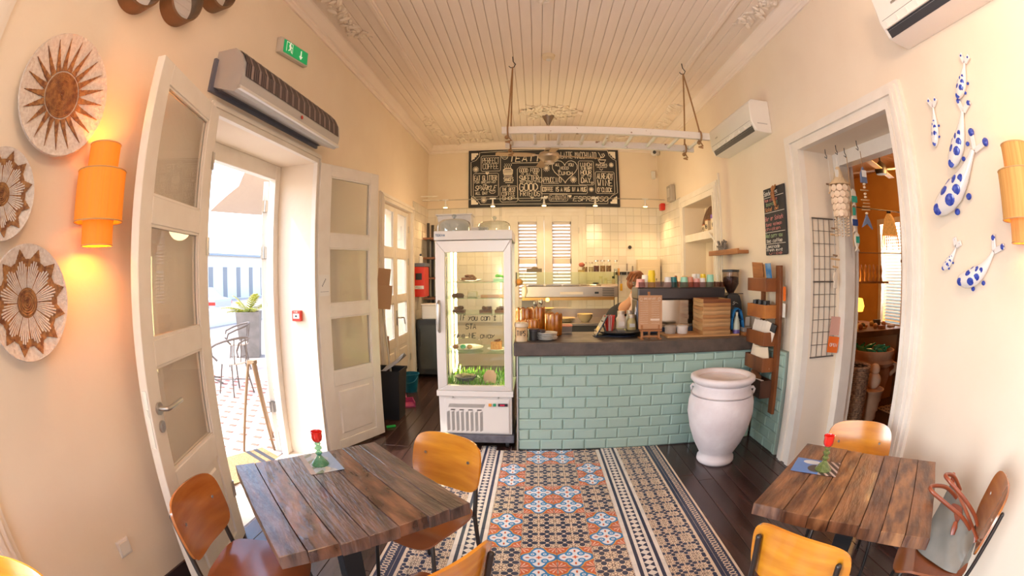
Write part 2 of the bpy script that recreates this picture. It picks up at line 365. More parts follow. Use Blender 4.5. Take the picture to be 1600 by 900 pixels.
# ------------------------------------------------ casings
def casing(name, axis, face, out, a0, a1, z1, wd, z0=0, d=.045, bottom=False, m=WHITE, side0=None, side1=None):
    """stepped moulding round an opening; face = coordinate of the wall face, out = +1/-1 direction into the room"""
    w0 = side0 or wd; w1 = side1 or wd; mb = MB(); F = (1.0, .84, .66, .48, .22, 0); D = (.5, .85, 1.0, .7, .9)
    for k in range(5):
        fa, fb, dd = F[k], F[k + 1], d * D[k]; x0, x1 = sorted((face, face + out * dd))
        for u0, u1, q0, q1 in ((a0 - w0 * fa, a0 - w0 * fb, z0, z1 + wd * fa), (a1 + w1 * fb, a1 + w1 * fa, z0, z1 + wd * fa), (a0 - w0 * fb, a1 + w1 * fb, z1 + wd * fb, z1 + wd * fa)):
            mb.box(x0, x1, u0, u1, q0, q1) if axis == 'y' else mb.box(u0, u1, x0, x1, q0, q1)
    return st(mb.obj(name, m))
casing('trim_6', 'y', XL, 1, 2.02, 3.42, ZD, .09); casing('trim_7', 'y', XL, 1, 5.26, 6.58, 2.5, .1); casing('trim_8', 'y', XL, 1, -1.2, .22, ZD, .18)
casing('trim_9', 'y', XR, -1, 1.93, 3.08, 2.58, .16, side0=.15, side1=.25, d=.07); casing('trim_10', 'y', XR, -1, 5.16, 6.33, 2.53, .16, d=.04)
casing('trim_11', 'x', YB, -1, -.43, .735, 2.55, .13, z0=.9)
# reveals and outer frames, floor pieces
st(MB().box(XL - .4, XL + .03, 2.02, 3.42, -.02, -.001).obj('trim_12', mat('worn_threshold', (.42, .33, .27), .5, col2=(.2, .13, .1), sc=9, bump=.1)))
st(MB().box(XL - .006, XL + .012, YF, YB, 0, .09).box(0, 0, 0, 0, 0, 0).obj('baseboard_left', mat('dark_skirting', (.03, .025, .03), .5))) if False else None
for i, (a, b) in enumerate(((.42, 1.9), (3.53, 5.15), (6.69, YB))): st(MB().box(XL, XL + .012, a, b, 0, .1).obj('baseboard_left', mat('dark_skirting', (.05, .03, .03), .5)))
st(MB().box(XR - .012, XR, YF, 1.77, 0, .1).obj('baseboard_right', MATS['dark_skirting']))
# ------------------------------------------------ glazed door leaves
PANE = glass('window_glass', (.93, .95, .94), 1.4, 0, .14, (.8, .74, .66))  # pale haze mixed into the glass for its bright milky reflections
STEEL = mat('brushed_steel', (.55, .53, .5), .3, 1); CHROME = mat('chrome', (.8, .8, .8), .08, 1); DSTEEL = mat('dark_steel', (.06, .055, .055), .45, .8)
def leaf(name, loc, rz, W=.76, z0=.02, z1=2.56, stile=.13, flip=1, handle=None, hinge=True, lab=None, glz=((1.95, 2.455), (1.345, 1.83), (.75, 1.23)), T=.045, pz=(.11, .62)):
    """door leaf: local x from hinge to free edge, y thickness; returns root"""
    r = bpy.data.objects.new(name, None); C.objects.link(r); r.location = loc; r.rotation_euler = (0, 0, rz); r['kind'] = 'structure'
    if lab: r['label'] = lab
    mb = MB(); x0, x1 = stile, W - stile + .02
    mb.box(0, x0, -T / 2, T / 2, z0, z1).box(x1, W, -T / 2, T / 2, z0, z1)
    rails = [z0, pz[0]]; zs = sorted([(pz[0], pz[1])] + [tuple(g) for g in glz])
    e = z0
    for a, b in zs: mb.box(x0, x1, -T / 2, T / 2, e, a); e = b
    mb.box(x0, x1, -T / 2, T / 2, e, z1)
    mb.obj('door_frame', WHITE, r, bevel=.003, seg=1)
    p = MB().box(x0, x1, -T / 2 + .014, T / 2 - .014, pz[0], pz[1])
    for s in (-1, 1): p.cham(x0 + .05, x1 - .05, pz[0] + .05, pz[1] - .05, 0, .012, .012, Matrix(((1, 0, 0, 0), (0, 0, s, s * (T / 2 - .016)), (0, 1, 0, 0), (0, 0, 0, 1))))
    p.obj('panel', WHITE, r)
    for a, b in glz:
        MB().box(x0, x1, -.003, .003, a, b).obj('pane', PANE, r)
        bd = MB()
        for s in (-1, 1):
            for q in ((x0, x0 + .012, a, b), (x1 - .012, x1, a, b), (x0, x1, a, a + .012), (x0, x1, b - .012, b)):
                bd.box(q[0], q[1], *sorted((s * .004, s * .016)), q[2], q[3])
        bd.obj('glazing_bead', WHITE, r)
    if hinge:
        for z in (.3, 1.72, 2.2):
            MB().box(-.004, .03, *sorted((flip * T / 2, flip * (T / 2 + .004))), z, z + .1).cyl((0, flip * T / 2, z), (0, flip * T / 2, z + .1), .008, 8).obj('hinge', STEEL, r)
    if handle:
        zh, xh, s = handle
        y = s * T / 2
        MB().cyl((xh, y, zh), (xh, y + s * .012, zh), .028, 20).obj('rosette', STEEL, r, 30)
        MB().cyl((xh, y, zh - .08), (xh, y + s * .01, zh - .08), .026, 20).box(xh - .004, xh + .004, *sorted((y + s * .0095, y + s * .0115)), zh - .095, zh - .065).obj('keyhole_rosette', STEEL, r, 30)
        MB().tube([(xh, y, zh), (xh, y + s * .03, zh), (xh - .006, y + s * .048, zh), (xh - .03, y + s * .055, zh), (xh - .15, y + s * .055, zh + .004)], .0105, 12).obj('door_handle', STEEL, r, True)
        MB().box(W - .001, W + .002, -.012, .012, zh - .16, zh + .09).box(W + .001, W + .004, -.006, .006, zh - .02, zh + .01).obj('lock_plate', STEEL, r)
    return r
a1 = math.atan2(1.22 - 1.97, -1.55 + 1.79); leaf('door_1', (-1.79, 1.97, 0), a1, .787, handle=(1.06, .715, 1), lab='white glazed door leaf standing open into the room beside the left wall lamp')
a2 = math.atan2(4.13 - 3.46, -1.525 + 1.82); B = leaf('door_2', (-1.815, 3.465, 0), a2, .745, lab='white glazed door leaf with a small taped notice, folded back by the black bin')
# outer frame in the reveal, and the outer leaf opened to the terrace
st(MB().box(-2.26, -2.19, 2.02, 2.1, 0, 2.55).box(-2.26, -2.19, 3.34, 3.42, 0, 2.55).box(-2.26, -2.19, 2.1, 3.34, 2.42, 2.55).obj('trim_13', WHITE, bevel=.004, seg=1))
d3 = leaf('door_3', (-2.30, 3.35, 0), math.radians(124), .72, z1=2.42, hinge=False, glz=((1.75, 2.3), (1.2, 1.65)), pz=(.12, 1.05), lab='outer terrace door leaf opened outwards, seen edge-on')
for z in (.4, 1.75, 2.15): MB().box(-.02, .004, -.03, .03, z, z + .1).cyl((-.01, .0, z), (-.01, .0, z + .1), .012, 8).obj('hinge', STEEL, d3)
# french doors to the yard, shut
for nm, y, W, s in (('door_4', 5.27, .655, 1), ('door_5', 6.575, .64, -1)):
    leaf(nm, (XL - .05, y, 0), s * PI / 2, W, z1=2.49, stile=.1 if s > 0 else .1, flip=-s, T=.04, hinge=True, glz=((1.94, 2.44), (1.3, 1.81), (.72, 1.2)), pz=(.12, .6), lab='glazed back door leaf beside the red dispenser' if s < 0 else 'glazed back door leaf behind the leaning cardboard')
h = st(MB().box(XL - .03, XL - .018, 5.93, 5.97, .9, 1.1).obj('trim_14', STEEL)); MB().tube([(XL - .02, 5.95, 1.0), (XL + .03, 5.95, 1.0), (XL + .04, 5.98, 1.0), (XL + .04, 6.07, .99), (XL + .045, 6.09, .9)], .01, 8).obj('door_handle', STEEL, h, True)
# notice on the folded leaf, break-glass unit in the reveal
n = MB().box(.01, .125, -.0245, -.0235, 1.42, 1.6).obj('notice', mat('paper', (.78, .75, .7), .8), smooth=False); n.matrix_world = B.matrix_basis.copy(); tag(n, 'small white paper notice taped to the folded glazed door', 'notice')
mb = MB(); random.seed(3)
for i in range(5): mb.box(.04 + i * .009, .048 + i * .009, -.0252, -.0245, 1.5 + i * .013, 1.515 + i * .013)
mb.box(.02, .115, -.0252, -.0245, 1.455, 1.458)
mb.obj('print', mat('grey_print', (.25, .25, .25), .8), n)
t = thing('fire_call_point', 'red break-glass fire call point on the white door reveal', 'alarm', (-1.985, 3.42, 1.26))
RED = mat('red_plastic', (.62, .03, .015), .35)
MB().box(-.045, .045, -.04, 0, -.045, .045).obj('case', RED, t, bevel=.006); MB().box(-.03, .03, -.043, -.039, -.022, .018).obj('window', mat('white_plastic', (.8, .78, .74), .35), t)
MB().box(-.012, .012, -.0445, -.0425, -.01, .006).obj('symbol', mat('black_print', (.03, .03, .03), .6), t)
m = MB(); write(m, 'FIRE', -.02, .026, .012, .0012, TR(0, -.041, 0)); m.obj('lettering', MATS['white_plastic'], t)
# ------------------------------------------------ terrace
terr = mat('terrace_floor', (.46, .40, .355), .7, col2=(.40, .34, .30), sc=3, amt=.3)
g = st(MB().box(-60, XL - .4, -30, 60, -.3, -.035).obj('terrace_ground', terr))
TPK = mat('pink_brick', (.36, .12, .08), .7); TWH = mat('white_paver', (.52, .46, .42), .65)
k = 0; mw = MB().cham(-.098, .098, -.048, .048, -.012, 0, .003).mesh('paver', TWH); mp = MB().cham(-.045, .045, -.022, .022, -.008, .0015, .002).mesh('brick', TPK)
for i in range(15):
    for j in range(17):
        x = -2.5 - .2 * i; y = 2.7 + .2 * j
        if k < 290 and x / -y < 1.05: inst(mp, 'brick', g, (x + (.1 if j % 2 else 0), y, -.03)); k += 1
for i in range(12):
    for j in range(6): inst(mw, 'paver', g, (-2.36 - .2 * (j % 6), 2.45 + .1 * i, -.0335), (0, 0, .0))
COIR = mat('coir', (.26, .16, .07), .95, col2=(.42, .28, .13), sc=90, bump=.8); 
t = thing('door_mat', 'woven coir doormat with dark bands on the terrace threshold', 'doormat', (-2.5, 2.9, -.03), -.45)
MB().box(-.28, .28, -.45, .45, 0, .018).obj('mat_pile', COIR, t)
m = MB(); [m.box(-.281, .281, y, y + .045, .0185, .0195) for y in (-.38, -.29, .25, .34)]; m.obj('band', mat('dark_band', (.05, .05, .06), .9), t)
# easel-like sign frame seen from behind
WOODL = mat('pale_wood', (.34, .22, .12), .5, col2=(.24, .14, .07), sc=4, st=(1, 1, .1))
t = thing('a_frame_stand', 'pale wooden A-frame stand outside the open door', 'stand')
for a, b in (((-2.70, 3.30, -.03), (-2.28, 3.02, .92)), ((-2.43, 3.46, -.03), (-2.22, 3.0, .92)), ((-2.64, 3.77, -.03), (-2.23, 3.04, .92))):
    MB().cyl(a, b, .014, 8).obj('leg', WOODL, t, True)
MB().box(-2.28, -2.21, 3.0, 3.05, .9, .93).obj('head', WOODL, t)
# concrete planter with a young palm
t = thing('planter', 'tall tapered grey concrete planter on the terrace', 'planter', (-5.75, 7.75, -.03), .5)
m = MB(); m.add([(-.2, -.2, 0), (.2, -.2, 0), (.2, .2, 0), (-.2, .2, 0), (-.26, -.26, .92), (.26, -.26, .92), (.26, .26, .92), (-.26, .26, .92), (-.22, -.22, .92), (.22, -.22, .92), (.22, .22, .92), (-.22, .22, .92), (-.22, -.22, .86), (.22, -.22, .86), (.22, .22, .86), (-.22, .22, .86)],
 [(3, 2, 1, 0), (0, 1, 5, 4), (1, 2, 6, 5), (2, 3, 7, 6), (3, 0, 4, 7), (4, 5, 9, 8), (5, 6, 10, 9), (6, 7, 11, 10), (7, 4, 8, 11), (8, 9, 13, 12), (9, 10, 14, 13), (10, 11, 15, 14), (11, 8, 12, 15), (12, 13, 14, 15)])
m.obj('pot', mat('concrete', (.26, .23, .21), .85, col2=(.2, .18, .16), sc=5, bump=.2), t)
t = thing('palm', 'sunlit yellow-green young palm in the grey concrete planter', 'palm', (-5.75, 7.75, .83))
PALM = mat('palm_leaf', (.42, .36, .03), .5, col2=(.25, .3, .03), sc=3); random.seed(5)
for i in range(11):
    an = random.uniform(0, 2 * PI); ln = random.uniform(.5, .8); el = random.uniform(.5, 1.25); P_ = []
    for q in range(7):
        f = q / 6; P_.append(Vector((math.cos(an) * ln * f * math.cos(el), math.sin(an) * ln * f * math.cos(el), ln * f * math.sin(el) - .35 * f * f * ln)))
    m = MB(); m.tube(P_, [.008 * (1 - .8 * q / 6) for q in range(7)], 5)
    for q in range(1, 7):
        d = (P_[q] - P_[q - 1]).normalized(); sd = d.cross(Vector((0, 0, 1))).normalized()
        for s in (-1, 1):
            for u in (0, .5):
                p0 = P_[q - 1].lerp(P_[q], u); tip = p0 + (sd * s * .9 + d * .7 + Vector((0, 0, -.25))) * .2 * (1 - abs(q / 6 - .5)); w_ = d * .014
                m.add([p0 - w_, p0 + w_, tip, (p0 + tip) / 2 + Vector((0, 0, .012))], [(0, 1, 3), (1, 2, 3), (2, 0, 3)])
    m.obj('frond', PALM, t)
# terrace chairs and table
TCH = mat('terrace_metal', (.10, .075, .06), .5)
def arm_chair():
    t = thing('terrace_chair', '', 'chair', group='terrace armchairs'); 
    MB().lathe([(0.001, .435), (.19, .435), (.205, .445), (.205, .46), (.19, .468), (.001, .468)], 24).obj('seat', mat('terrace_seat', (.5, .42, .36), .7), t, True)
    for sx, sy in ((1, 1), (1, -1), (-1, 1), (-1, -1)):
        MB().tube([(sx * .13, sy * .13, .44), (sx * .16, sy * .16, .2), (sx * .19, sy * .19, 0)], .011, 8).obj('leg', TCH, t, True)
    pts = [(.20, -.16 * 1, .5)]
    for i in range(21):
        a = -PI * .30 + PI * 1.6 * i / 20; pts.append((-.05 - .2 * -math.cos(a) * 1.0 if False else .02 + .26 * math.cos(a + PI * .5 + PI * .0) * 1, 0, 0))
    lp = [(.16, .2, .47), (.24, .24, .54), (.2, .27, .66), (.05, .27, .72), (-.12, .24, .77), (-.22, .12, .8), (-.25, 0, .81), (-.22, -.12, .8), (-.12, -.24, .77), (.05, -.27, .72), (.2, -.27, .66), (.24, -.24, .54), (.16, -.2, .47)]
    MB().tube(lp, .017, 8).obj('armrest', TCH, t, True)
    MB().tube([(-.17, -.1, .45), (-.2, -.12, .62), (-.2, -.1, .79)], .01, 6).tube([(-.17, .1, .45), (-.2, .12, .62), (-.2, .1, .79)], .01, 6).tube([(-.18, .0, .45), (-.22, 0, .62), (-.25, 0, .8)], .008, 6).obj('backrest', TCH, t, True)
    MB().tube([(.16, .16, .2), (-.16, -.16, .2)], .006, 6).tube([(.16, -.16, .2), (-.16, .16, .2)], .006, 6).obj('stretcher', TCH, t)
    return t
c = arm_chair(); c.location = (-4.15, 5.12, -.03); c.rotation_euler = (0, 0, 2.35 + .5); c['label'] = 'round-seated metal terrace armchair nearest the open door'
dup(c, (-5.2, 6.6, -.03), 3.9, 'metal terrace armchair in front of the concrete planter')
dup(c, (-5.9, 6.0, -.03), .4, 'metal terrace armchair half hidden behind the open door edge')
t = thing('terrace_table', 'round terrace table beside the metal armchairs', 'table', (-5.0, 5.45, -.03))
MB().lathe([(.001, .71), (.36, .71), (.37, .72), (.36, .735), (.001, .735)], 32).obj('tabletop', mat('white_top', (.8, .76, .7), .4), t, True)
MB().cyl((0, 0, .05), (0, 0, .71), .025, 12).obj('post', TCH, t, True); m = MB(); [m.tube([(0, 0, .1), (.3 * math.cos(a), .3 * math.sin(a), .02)], .015, 6) for a in (0, PI / 2, PI, PI * 1.5)]; m.obj('base', TCH, t)
# building across the street, wall, parked car, shade sail
BW_ = mat('far_plaster', (.80, .76, .70), .8)
t = thing('far_building', 'long low white building with slit windows across the street', 'building', (-22, 30, -.3))
MB().box(-6, 0, -30, 30, 0, 3.4).obj('wall', BW_, t); MB().box(-6.2, .35, -30.3, 30.3, 3.4, 3.55).obj('roof_edge', mat('grey_blue_roof', (.35, .38, .42), .6), t)
m = mat('far_window', (.34, .33, .33), .95, spec=.1)
for i in range(12): MB().box(.0, .04, -10.5 + i * 1.72, -10.02 + i * 1.72, .35, 2.6).obj('window', m, t)
t = thing('terrace_wall', 'low white perforated wall at the edge of the terrace', 'wall', (-10.5, 10, -.03))
m = MB(); m.box(-.1, .1, -9, 9, 0, .32).box(-.1, .1, -9, 9, .5, .6); [m.box(-.1, .1, -9 + .3 * i, -8.85 + .3 * i, .32, .5) for i in range(60)]; m.obj('wall_body', BW_, t)
t = thing('parked_car', 'car parked in the street beyond the terrace wall', 'car', (-16.5, 17.2, -.3), .1)
m = MB(); m.add([(x, y, z) for y in (-.8, .8) for x, z in ((-2, .35), (-2, .8), (-1.2, .95), (-.7, 1.4), (.8, 1.4), (1.4, .95), (2, .85), (2, .35))], [tuple(range(8))[::-1], tuple(range(8, 16))] + [(i, (i + 1) % 8, (i + 1) % 8 + 8, i + 8) for i in range(8)])
m.obj('body', mat('car_paint', (.45, .47, .5), .25, .3), t, bevel=.08, seg=3)
for x in (-1.3, 1.3):
    for y in (-.8, .8): MB().cyl((x, y - .1, .33), (x, y + .1, .33), .33, 18).obj('wheel', mat('rubber', (.02, .02, .02), .8), t, 30)
MB().box(1.0, 1.99, -.81, .81, .6, .75).obj('tail_light', RED, t)
t = MB(); n_ = 12; A_, B_, C_ = Vector((-7.5, 8.4, 3.15)), Vector((-3.1, 4.5, 3.45)), Vector((-7.6, 13.5, 3.3))
vs = []; ix = {}
for i in range(n_ + 1):
    for j in range(n_ + 1 - i):
        a, b = i / n_, j / n_; c_ = 1 - a - b; p = A_ * a + B_ * b + C_ * c_; cen = (A_ + B_ + C_) / 3; e_ = min(a, b, c_); pinch = (1 - 27 * a * b * c_) * .0
        k_ = max(a, b, c_); p = p.lerp(cen, .22 * (1 - abs(2 * k_ - 1)) * (1 - 3 * e_)); p.z -= .1 * 27 * a * b * c_; ix[i, j] = len(vs); vs.append(p)
fs = []
for i in range(n_):
    for j in range(n_ - i):
        fs.append((ix[i, j], ix[i + 1, j], ix[i, j + 1]))
        if j < n_ - i - 1: fs.append((ix[i + 1, j], ix[i + 1, j + 1], ix[i, j + 1]))
o = t.add(vs, fs).obj('shade_sail', mat('sail_cloth', (.50, .39, .29), .9)); md = o.modifiers.new('t', 'SOLIDIFY'); md.thickness = .004; tag(o, 'cream fabric shade sail stretched over the terrace', 'sail')
# ------------------------------------------------ shuttered kitchen window
SH = mat('shutter_paint', (.80, .68, .58), .5)
wn_ = bpy.data.objects.new('window_1', None); C.objects.link(wn_); wn_.location = (0, YB, 0); wn_['kind'] = 'structure'
m = MB()
for a, b in ((-.43, .15), (.155, .735)):
    g0, g1 = (-.285, .03) if a < 0 else (.29, .61)
    m.box(a, g0, -.03, .01, .9, 2.55).box(g1, b, -.03, .01, .9, 2.55).box(g0, g1, -.03, .01, 2.45, 2.55).box(g0, g1, -.03, .01, .9, 1.0)
m.obj('window_frame', WHITE, wn_, bevel=.003, seg=1)
for g0, g1 in ((-.3, .045), (.275, .625)):
    MB().box(g0 - .02, g0 + .025, .06, .1, .95, 2.47).box(g1 - .025, g1 + .02, .06, .1, .95, 2.47).box(g0, g1, .06, .1, 1.74, 1.83).box(g0, g1, .06, .1, 2.42, 2.47).obj('shutter_frame', SH, wn_)
    me = MB().box(g0 + .02, g1 - .02, -.022, .022, -.004, .004).mesh('slat', SH)
    for k in range(26):
        z = .99 + k * .0575
        if not 1.72 < z < 1.85: inst(me, 'slat', wn_, (0, .085, z), (math.radians(-38), 0, 0))
for a in (-.44, .74):
    for z in (1.3, 2.25): MB().cyl((a, -.035, z), (a, -.035, z + .1), .01, 8).obj('hinge', STEEL, wn_)
# yard behind windows: bright plastered wall and ground
st(MB().box(-4, 5, 10.2, 10.4, -.3, 3.0).obj('yard_wall', BW_)); st(MB().box(-4, 6, YB + .3, 10.2, -.3, -.04).obj('yard_ground', terr))
# ------------------------------------------------ counter
TEAL = mat('teal_glazed_tile', (.35, .485, .42), .12, col2=(.31, .44, .38), sc=3, amt=.4, spec=.6, coat=.3)
SLAB = mat('dark_cast_counter', (.105, .075, .06), .38, col2=(.055, .042, .036), sc=7, bump=.25, bsc=30, rr=.1)
GROUT = mat('pale_grout', (.30, .36, .32), .9)
t = thing('serving_counter', 'teal tiled serving counter with a thick dark stone-like top', 'counter', (0, 0, 0))
MB().box(-.155, XR - .08, 3.888, 4.5, 0, .88).obj('body', GROUT, t)
rng = random.Random(2)
def bevtile(w_, h_, m=TEAL, name='tile', d=.012, c=.012):
    return MB().cham(0, w_, 0, h_, 0, d, c, Matrix(((1, 0, 0, 0), (0, 0, -1, 0), (0, 1, 0, 0), (0, 0, 0, 1)))).mesh(name, m)
BT = {}
def put_row(par, x0, x1, z, h_, off, place, tw=.2, c=.011):
    x = x0 - off
    while x < x1 - .01:
        a, b = max(x, x0), min(x + tw, x1); k = (round(b - a, 3), round(h_, 3))
        if b - a > .015:
            if k not in BT: BT[k] = bevtile(k[0] - .003, k[1] - .003, c=min(c, k[0] / 3))
            place(par, BT[k], a, z)
        x += tw
def front(par, me, a, z): inst(me, 'tile', par, (a + .0015, 3.888 + rng.uniform(-.001, 0), z + .0015))
for r in range(9):
    h_ = .1 if r < 8 else .075
    put_row(t, -.155, 2.10, r * .1, h_, 0 if r % 2 == 0 else .1, front)
MB().box(-.165, -.154, 3.87, 4.5, 0, .88).obj('edge_trim', mat('aluminium', (.6, .58, .55), .35, .9), t)
m = MB().box(-.19, XR - .012, 3.852, 4.55, .88, 1.0).obj('countertop', SLAB, t, bevel=.012, seg=2)
# teal tiling on the side wall below counter height
t = thing('side_tiling', 'teal tiling on the side wall between counter and doorway casing', 'tiling', (2.115, 0, 0))
MB().box(.012, .064, 3.35, 3.888, 0, .93).obj('backing', GROUT, t)
def side(par, me, a, z): inst(me, 'tile', par, (.012, 3.886 - a, z + .0015), (0, 0, -PI / 2))
for r in range(10):
    put_row(t, 0, .53, r * .1, .1 if r < 9 else .03, 0 if r % 2 else .1, side, c=.004)
# ------------------------------------------------ white tiling of the kitchen corner
WT = [mat('cream_tile_' + 'abc'[i], c, .14, spec=.5, coat=.2) for i, c in enumerate(((.74, .69, .60), (.70, .65, .57), (.77, .72, .65)))]
p_ = .139
CT = [MB().cham(0, p_ - .002, 0, p_ - .002, 0, .008, .0025, Matrix(((1, 0, 0, 0), (0, 0, -1, 0), (0, 1, 0, 0), (0, 0, 0, 1)))).mesh('tile', m) for m in WT]
def tilefield(x0, x1, z0, z1, fx, par, rot):
    for i in range(int((x1 - x0) / p_ + .99)):
        for j in range(int((z1 - z0) / p_ + .5)):
            w_ = min(p_, x1 - x0 - i * p_)
            if w_ > .03: inst(rng.choice((CT[0], CT[0], CT[1], CT[2])), 'tile', par, fx(x0 + i * p_, z1 - (j + 1) * p_), rot, (w_ / p_, 1, 1))
t = thing('back_wall_tiling', 'square cream tiling of the kitchen back wall', 'tiling', (0, YB - .004, 0))
MB().box(XL, -.561, -.002, .003, .7, 2.71).box(.867, XR, -.002, .003, .7, 2.71).box(-.43, .735, -.002, .003, .7, 1.15).obj('grout', mat('tile_grout', (.5, .44, .36), .9), t)
tilefield(XL, -.561, .75, 2.7, lambda x, z: (x, 0, z), t, (0, 0, 0)); tilefield(.867, XR, .75, 2.7, lambda x, z: (x, 0, z), t, (0, 0, 0)); tilefield(-.43, .735, .87, 1.15, lambda x, z: (x, 0, z), t, (0, 0, 0))
t = thing('right_wall_tiling', 'square cream tiling in the right kitchen corner beside the niche', 'tiling', (XR - .004, 0, 0))
MB().box(-.001, .003, 6.5, YB, .9, 2.71).obj('grout', MATS['tile_grout'], t)
tilefield(0, 1.15, .75, 2.7, lambda x, z: (0, YB - .01 - x, z), t, (0, 0, -PI / 2))
t = thing('left_wall_tiling', 'square cream tiling behind the red dispenser', 'tiling', (XL + .004, 0, 0))
MB().box(-.003, .001, 6.7, YB, .2, 2.71).obj('grout', MATS['tile_grout'], t)
tilefield(0, .97, .2, 2.7, lambda x, z: (0, 6.71 + x, z), t, (0, 0, PI / 2))
# ------------------------------------------------ display fridge
WH = mat('white_enamel', (.74, .71, .68), .3, spec=.5); ALU = mat('pale_aluminium', (.74, .70, .67), .35, .35); GL = glass('clear_glass', (.97, .985, .97), 1.0); GREEN_EDGE = glass('shelf_glass', (.80, .93, .84), 1.0)
BLK = mat('black_plastic', (.02, .02, .022), .4)
FX0, FX1, FY0, FY1 = -.875, -.205, 3.90, 4.5
t = thing('display_fridge', 'tall white upright cake display fridge with a glass door', 'fridge', (0, 0, 0))
MB().box(FX0 - .015, FX1 + .015, FY0 - .02, FY1, .065, .135).obj('plinth', mat('grey_plinth', (.13, .13, .16), .5, col2=(.09, .09, .11), sc=20), t, bevel=.006)
for x in (FX0 + .06, FX1 - .05):
    for y in (FY0 + .05, FY1 - .06): MB().cyl((x - .015, y, .035), (x + .015, y, .035), .034, 16).box(x - .02, x + .02, y - .01, y + .01, .04, .066).obj('caster', BLK, t, 30)
m = MB().box(FX0 + .005, FX1 - .005, FY0 + .02, FY1, .135, .5).box(FX0 - .01, FX1 + .01, FY0 - .005, FY1 + .005, .5, .553)
m.obj('base_cabinet', WH, t, bevel=.006)
fp = MB().box(FX0 + .06, FX1 - .03, FY0 + .008, FY0 + .022, .15, .475).obj('front_panel', WH, t, bevel=.003)
lv = MB(); sl = Matrix.Rotation(0, 4, 'X')
for i in range(26):
    x = FX0 + .09 + i * .0125; lv.add([(x, FY0 + .0065, .395), (x + .005, FY0 + .0065, .395), (x + .023, FY0 + .0065, .43), (x + .018, FY0 + .0065, .43)], [(0, 1, 2, 3)])
for c in range(8):
    for j in range(19):
        x = FX0 + .075 + c * .043; z = .165 + j * .0098
        lv.add([(x, FY0 + .0065, z), (x + .027, FY0 + .0065, z + .016), (x + .027, FY0 + .0065, z + .0205), (x, FY0 + .0065, z + .0045)], [(0, 1, 2, 3)])
for c in range(4): lv.add([(FX0 + .11 + c * .08, FY0 + .0065, .368), (FX0 + .15 + c * .08, FY0 + .0065, .368), (FX0 + .155 + c * .08, FY0 + .0065, .378), (FX0 + .115 + c * .08, FY0 + .0065, .378)], [(0, 1, 2, 3)])
lv = lv.obj('vent_slots', mat('vent_dark', (.05, .05, .05), .7), fp); lv['kind'] = 'stuff'
for x, c, n, w_ in ((-.405, (.8, .3, .04), 'orange_switch', .026), (-.365, (.02, .3, .16), 'green_switch', .026), (-.29, (.03, .02, .03), 'controller', .085)):
    MB().box(x - w_ / 2, x + w_ / 2, FY0 - .002, FY0 + .01, .412, .438).obj(n, mat(n, c, .3), fp, bevel=.002)
MB().box(-.315, -.275, FY0 - .0035, FY0 - .002, .418, .432).obj('readout', mat('red_readout', (.3, .01, .03), .4, emit=(.5, .02, .06), es=.5), fp)
for x in (-.74, -.33): MB().cyl((x, FY0 - .002, .488), (x, FY0 + .02, .488), .006, 8).obj('screw', STEEL, fp)
MB().box(FX0 - .005, FX1 + .01, FY0 - .012, FY1 + .01, 1.885, 1.965).obj('top_cap', WH, t, bevel=.004)
m = MB(); write(m, 'TEKNA', FX0 + .01, 1.918, .02, .0018, TR(0, FY0 - .014, 0), wd=.75, width=.085); m.obj('lettering', mat('blue_print', (.03, .2, .42), .5), t)
# corner posts, glass walls
m = MB()
for x in (FX0 + .012, FX1 - .012):
    for y in (FY0 + .06, FY1 - .015): m.box(x - .014, x + .014, y - .014, y + .014, .55, 1.89)
m.obj('corner_frame', ALU, t)
MB().box(FX0 + .01, FX0 + .016, FY0 + .06, FY1 - .02, .56, 1.88).obj('side_glass', GL, t); MB().box(FX1 - .016, FX1 - .01, FY0 + .06, FY1 - .02, .56, 1.88).obj('side_glass', GL, t)
MB().box(FX0 + .02, FX1 - .02, FY1 - .016, FY1 - .01, .56, 1.88).obj('back_glass', GL, t)
d = MB(); X0, X1, Z0, Z1, w_ = FX0 + .005, FX1 - .003, .555, 1.88, .085
def bar(poly):
    n = len(poly); d.add([(x, FY0, z) for x, z in poly] + [(x, FY0 + .045, z) for x, z in poly], [tuple(range(n)), tuple(range(n, 2 * n))[::-1]] + [(i, i + n, (i + 1) % n + n, (i + 1) % n) for i in range(n)])
g_ = .0008
bar([(X0, Z0), (X0, Z1), (X0 + w_, Z1 - w_ * 1.2), (X0 + w_, Z0 + w_ * .55)]); bar([(X1, Z1), (X1, Z0), (X1 - w_ * .75, Z0 + w_ * .55), (X1 - w_ * .75, Z1 - w_ * 1.2)])
bar([(X0 + g_, Z1), (X1 - g_, Z1), (X1 - w_ * .75 - g_, Z1 - w_ * 1.2), (X0 + w_ + g_, Z1 - w_ * 1.2)]); bar([(X1 - g_, Z0), (X0 + g_, Z0), (X0 + w_ + g_, Z0 + w_ * .55), (X1 - w_ * .75 - g_, Z0 + w_ * .55)])
dr = d.obj('door', ALU, t, bevel=.004)
MB().box(X0 + w_ - .01, X1 - w_ * .75 + .01, FY0 + .02, FY0 + .026, Z0 + .04, Z1 - .09).obj('pane', glass('door_glass', (.97, .98, .95), 1.0, 0, .02, (.9, .9, .8)), dr)
MB().tube([(X0 + .03, FY0 - .002, 1.08), (X0 + .03, FY0 - .03, 1.11), (X0 + .03, FY0 - .038, 1.22), (X0 + .03, FY0 - .03, 1.33), (X0 + .03, FY0 - .002, 1.36)], [.01, .016, .019, .016, .01], 12, flat=.7).obj('door_handle', STEEL, dr, True)
m = MB()
write(m, 'If you can\'t', -.665, 1.185, .05, .003, TR(0, FY0 + .018, 0), slant=.1, width=.32)
write(m, 'STA', -.61, 1.11, .045, .003, TR(0, FY0 + .018, 0), slant=.1, width=.09)
write(m, 'Take ME away', -.745, 1.03, .045, .003, TR(0, FY0 + .018, 0), slant=.1, width=.385)
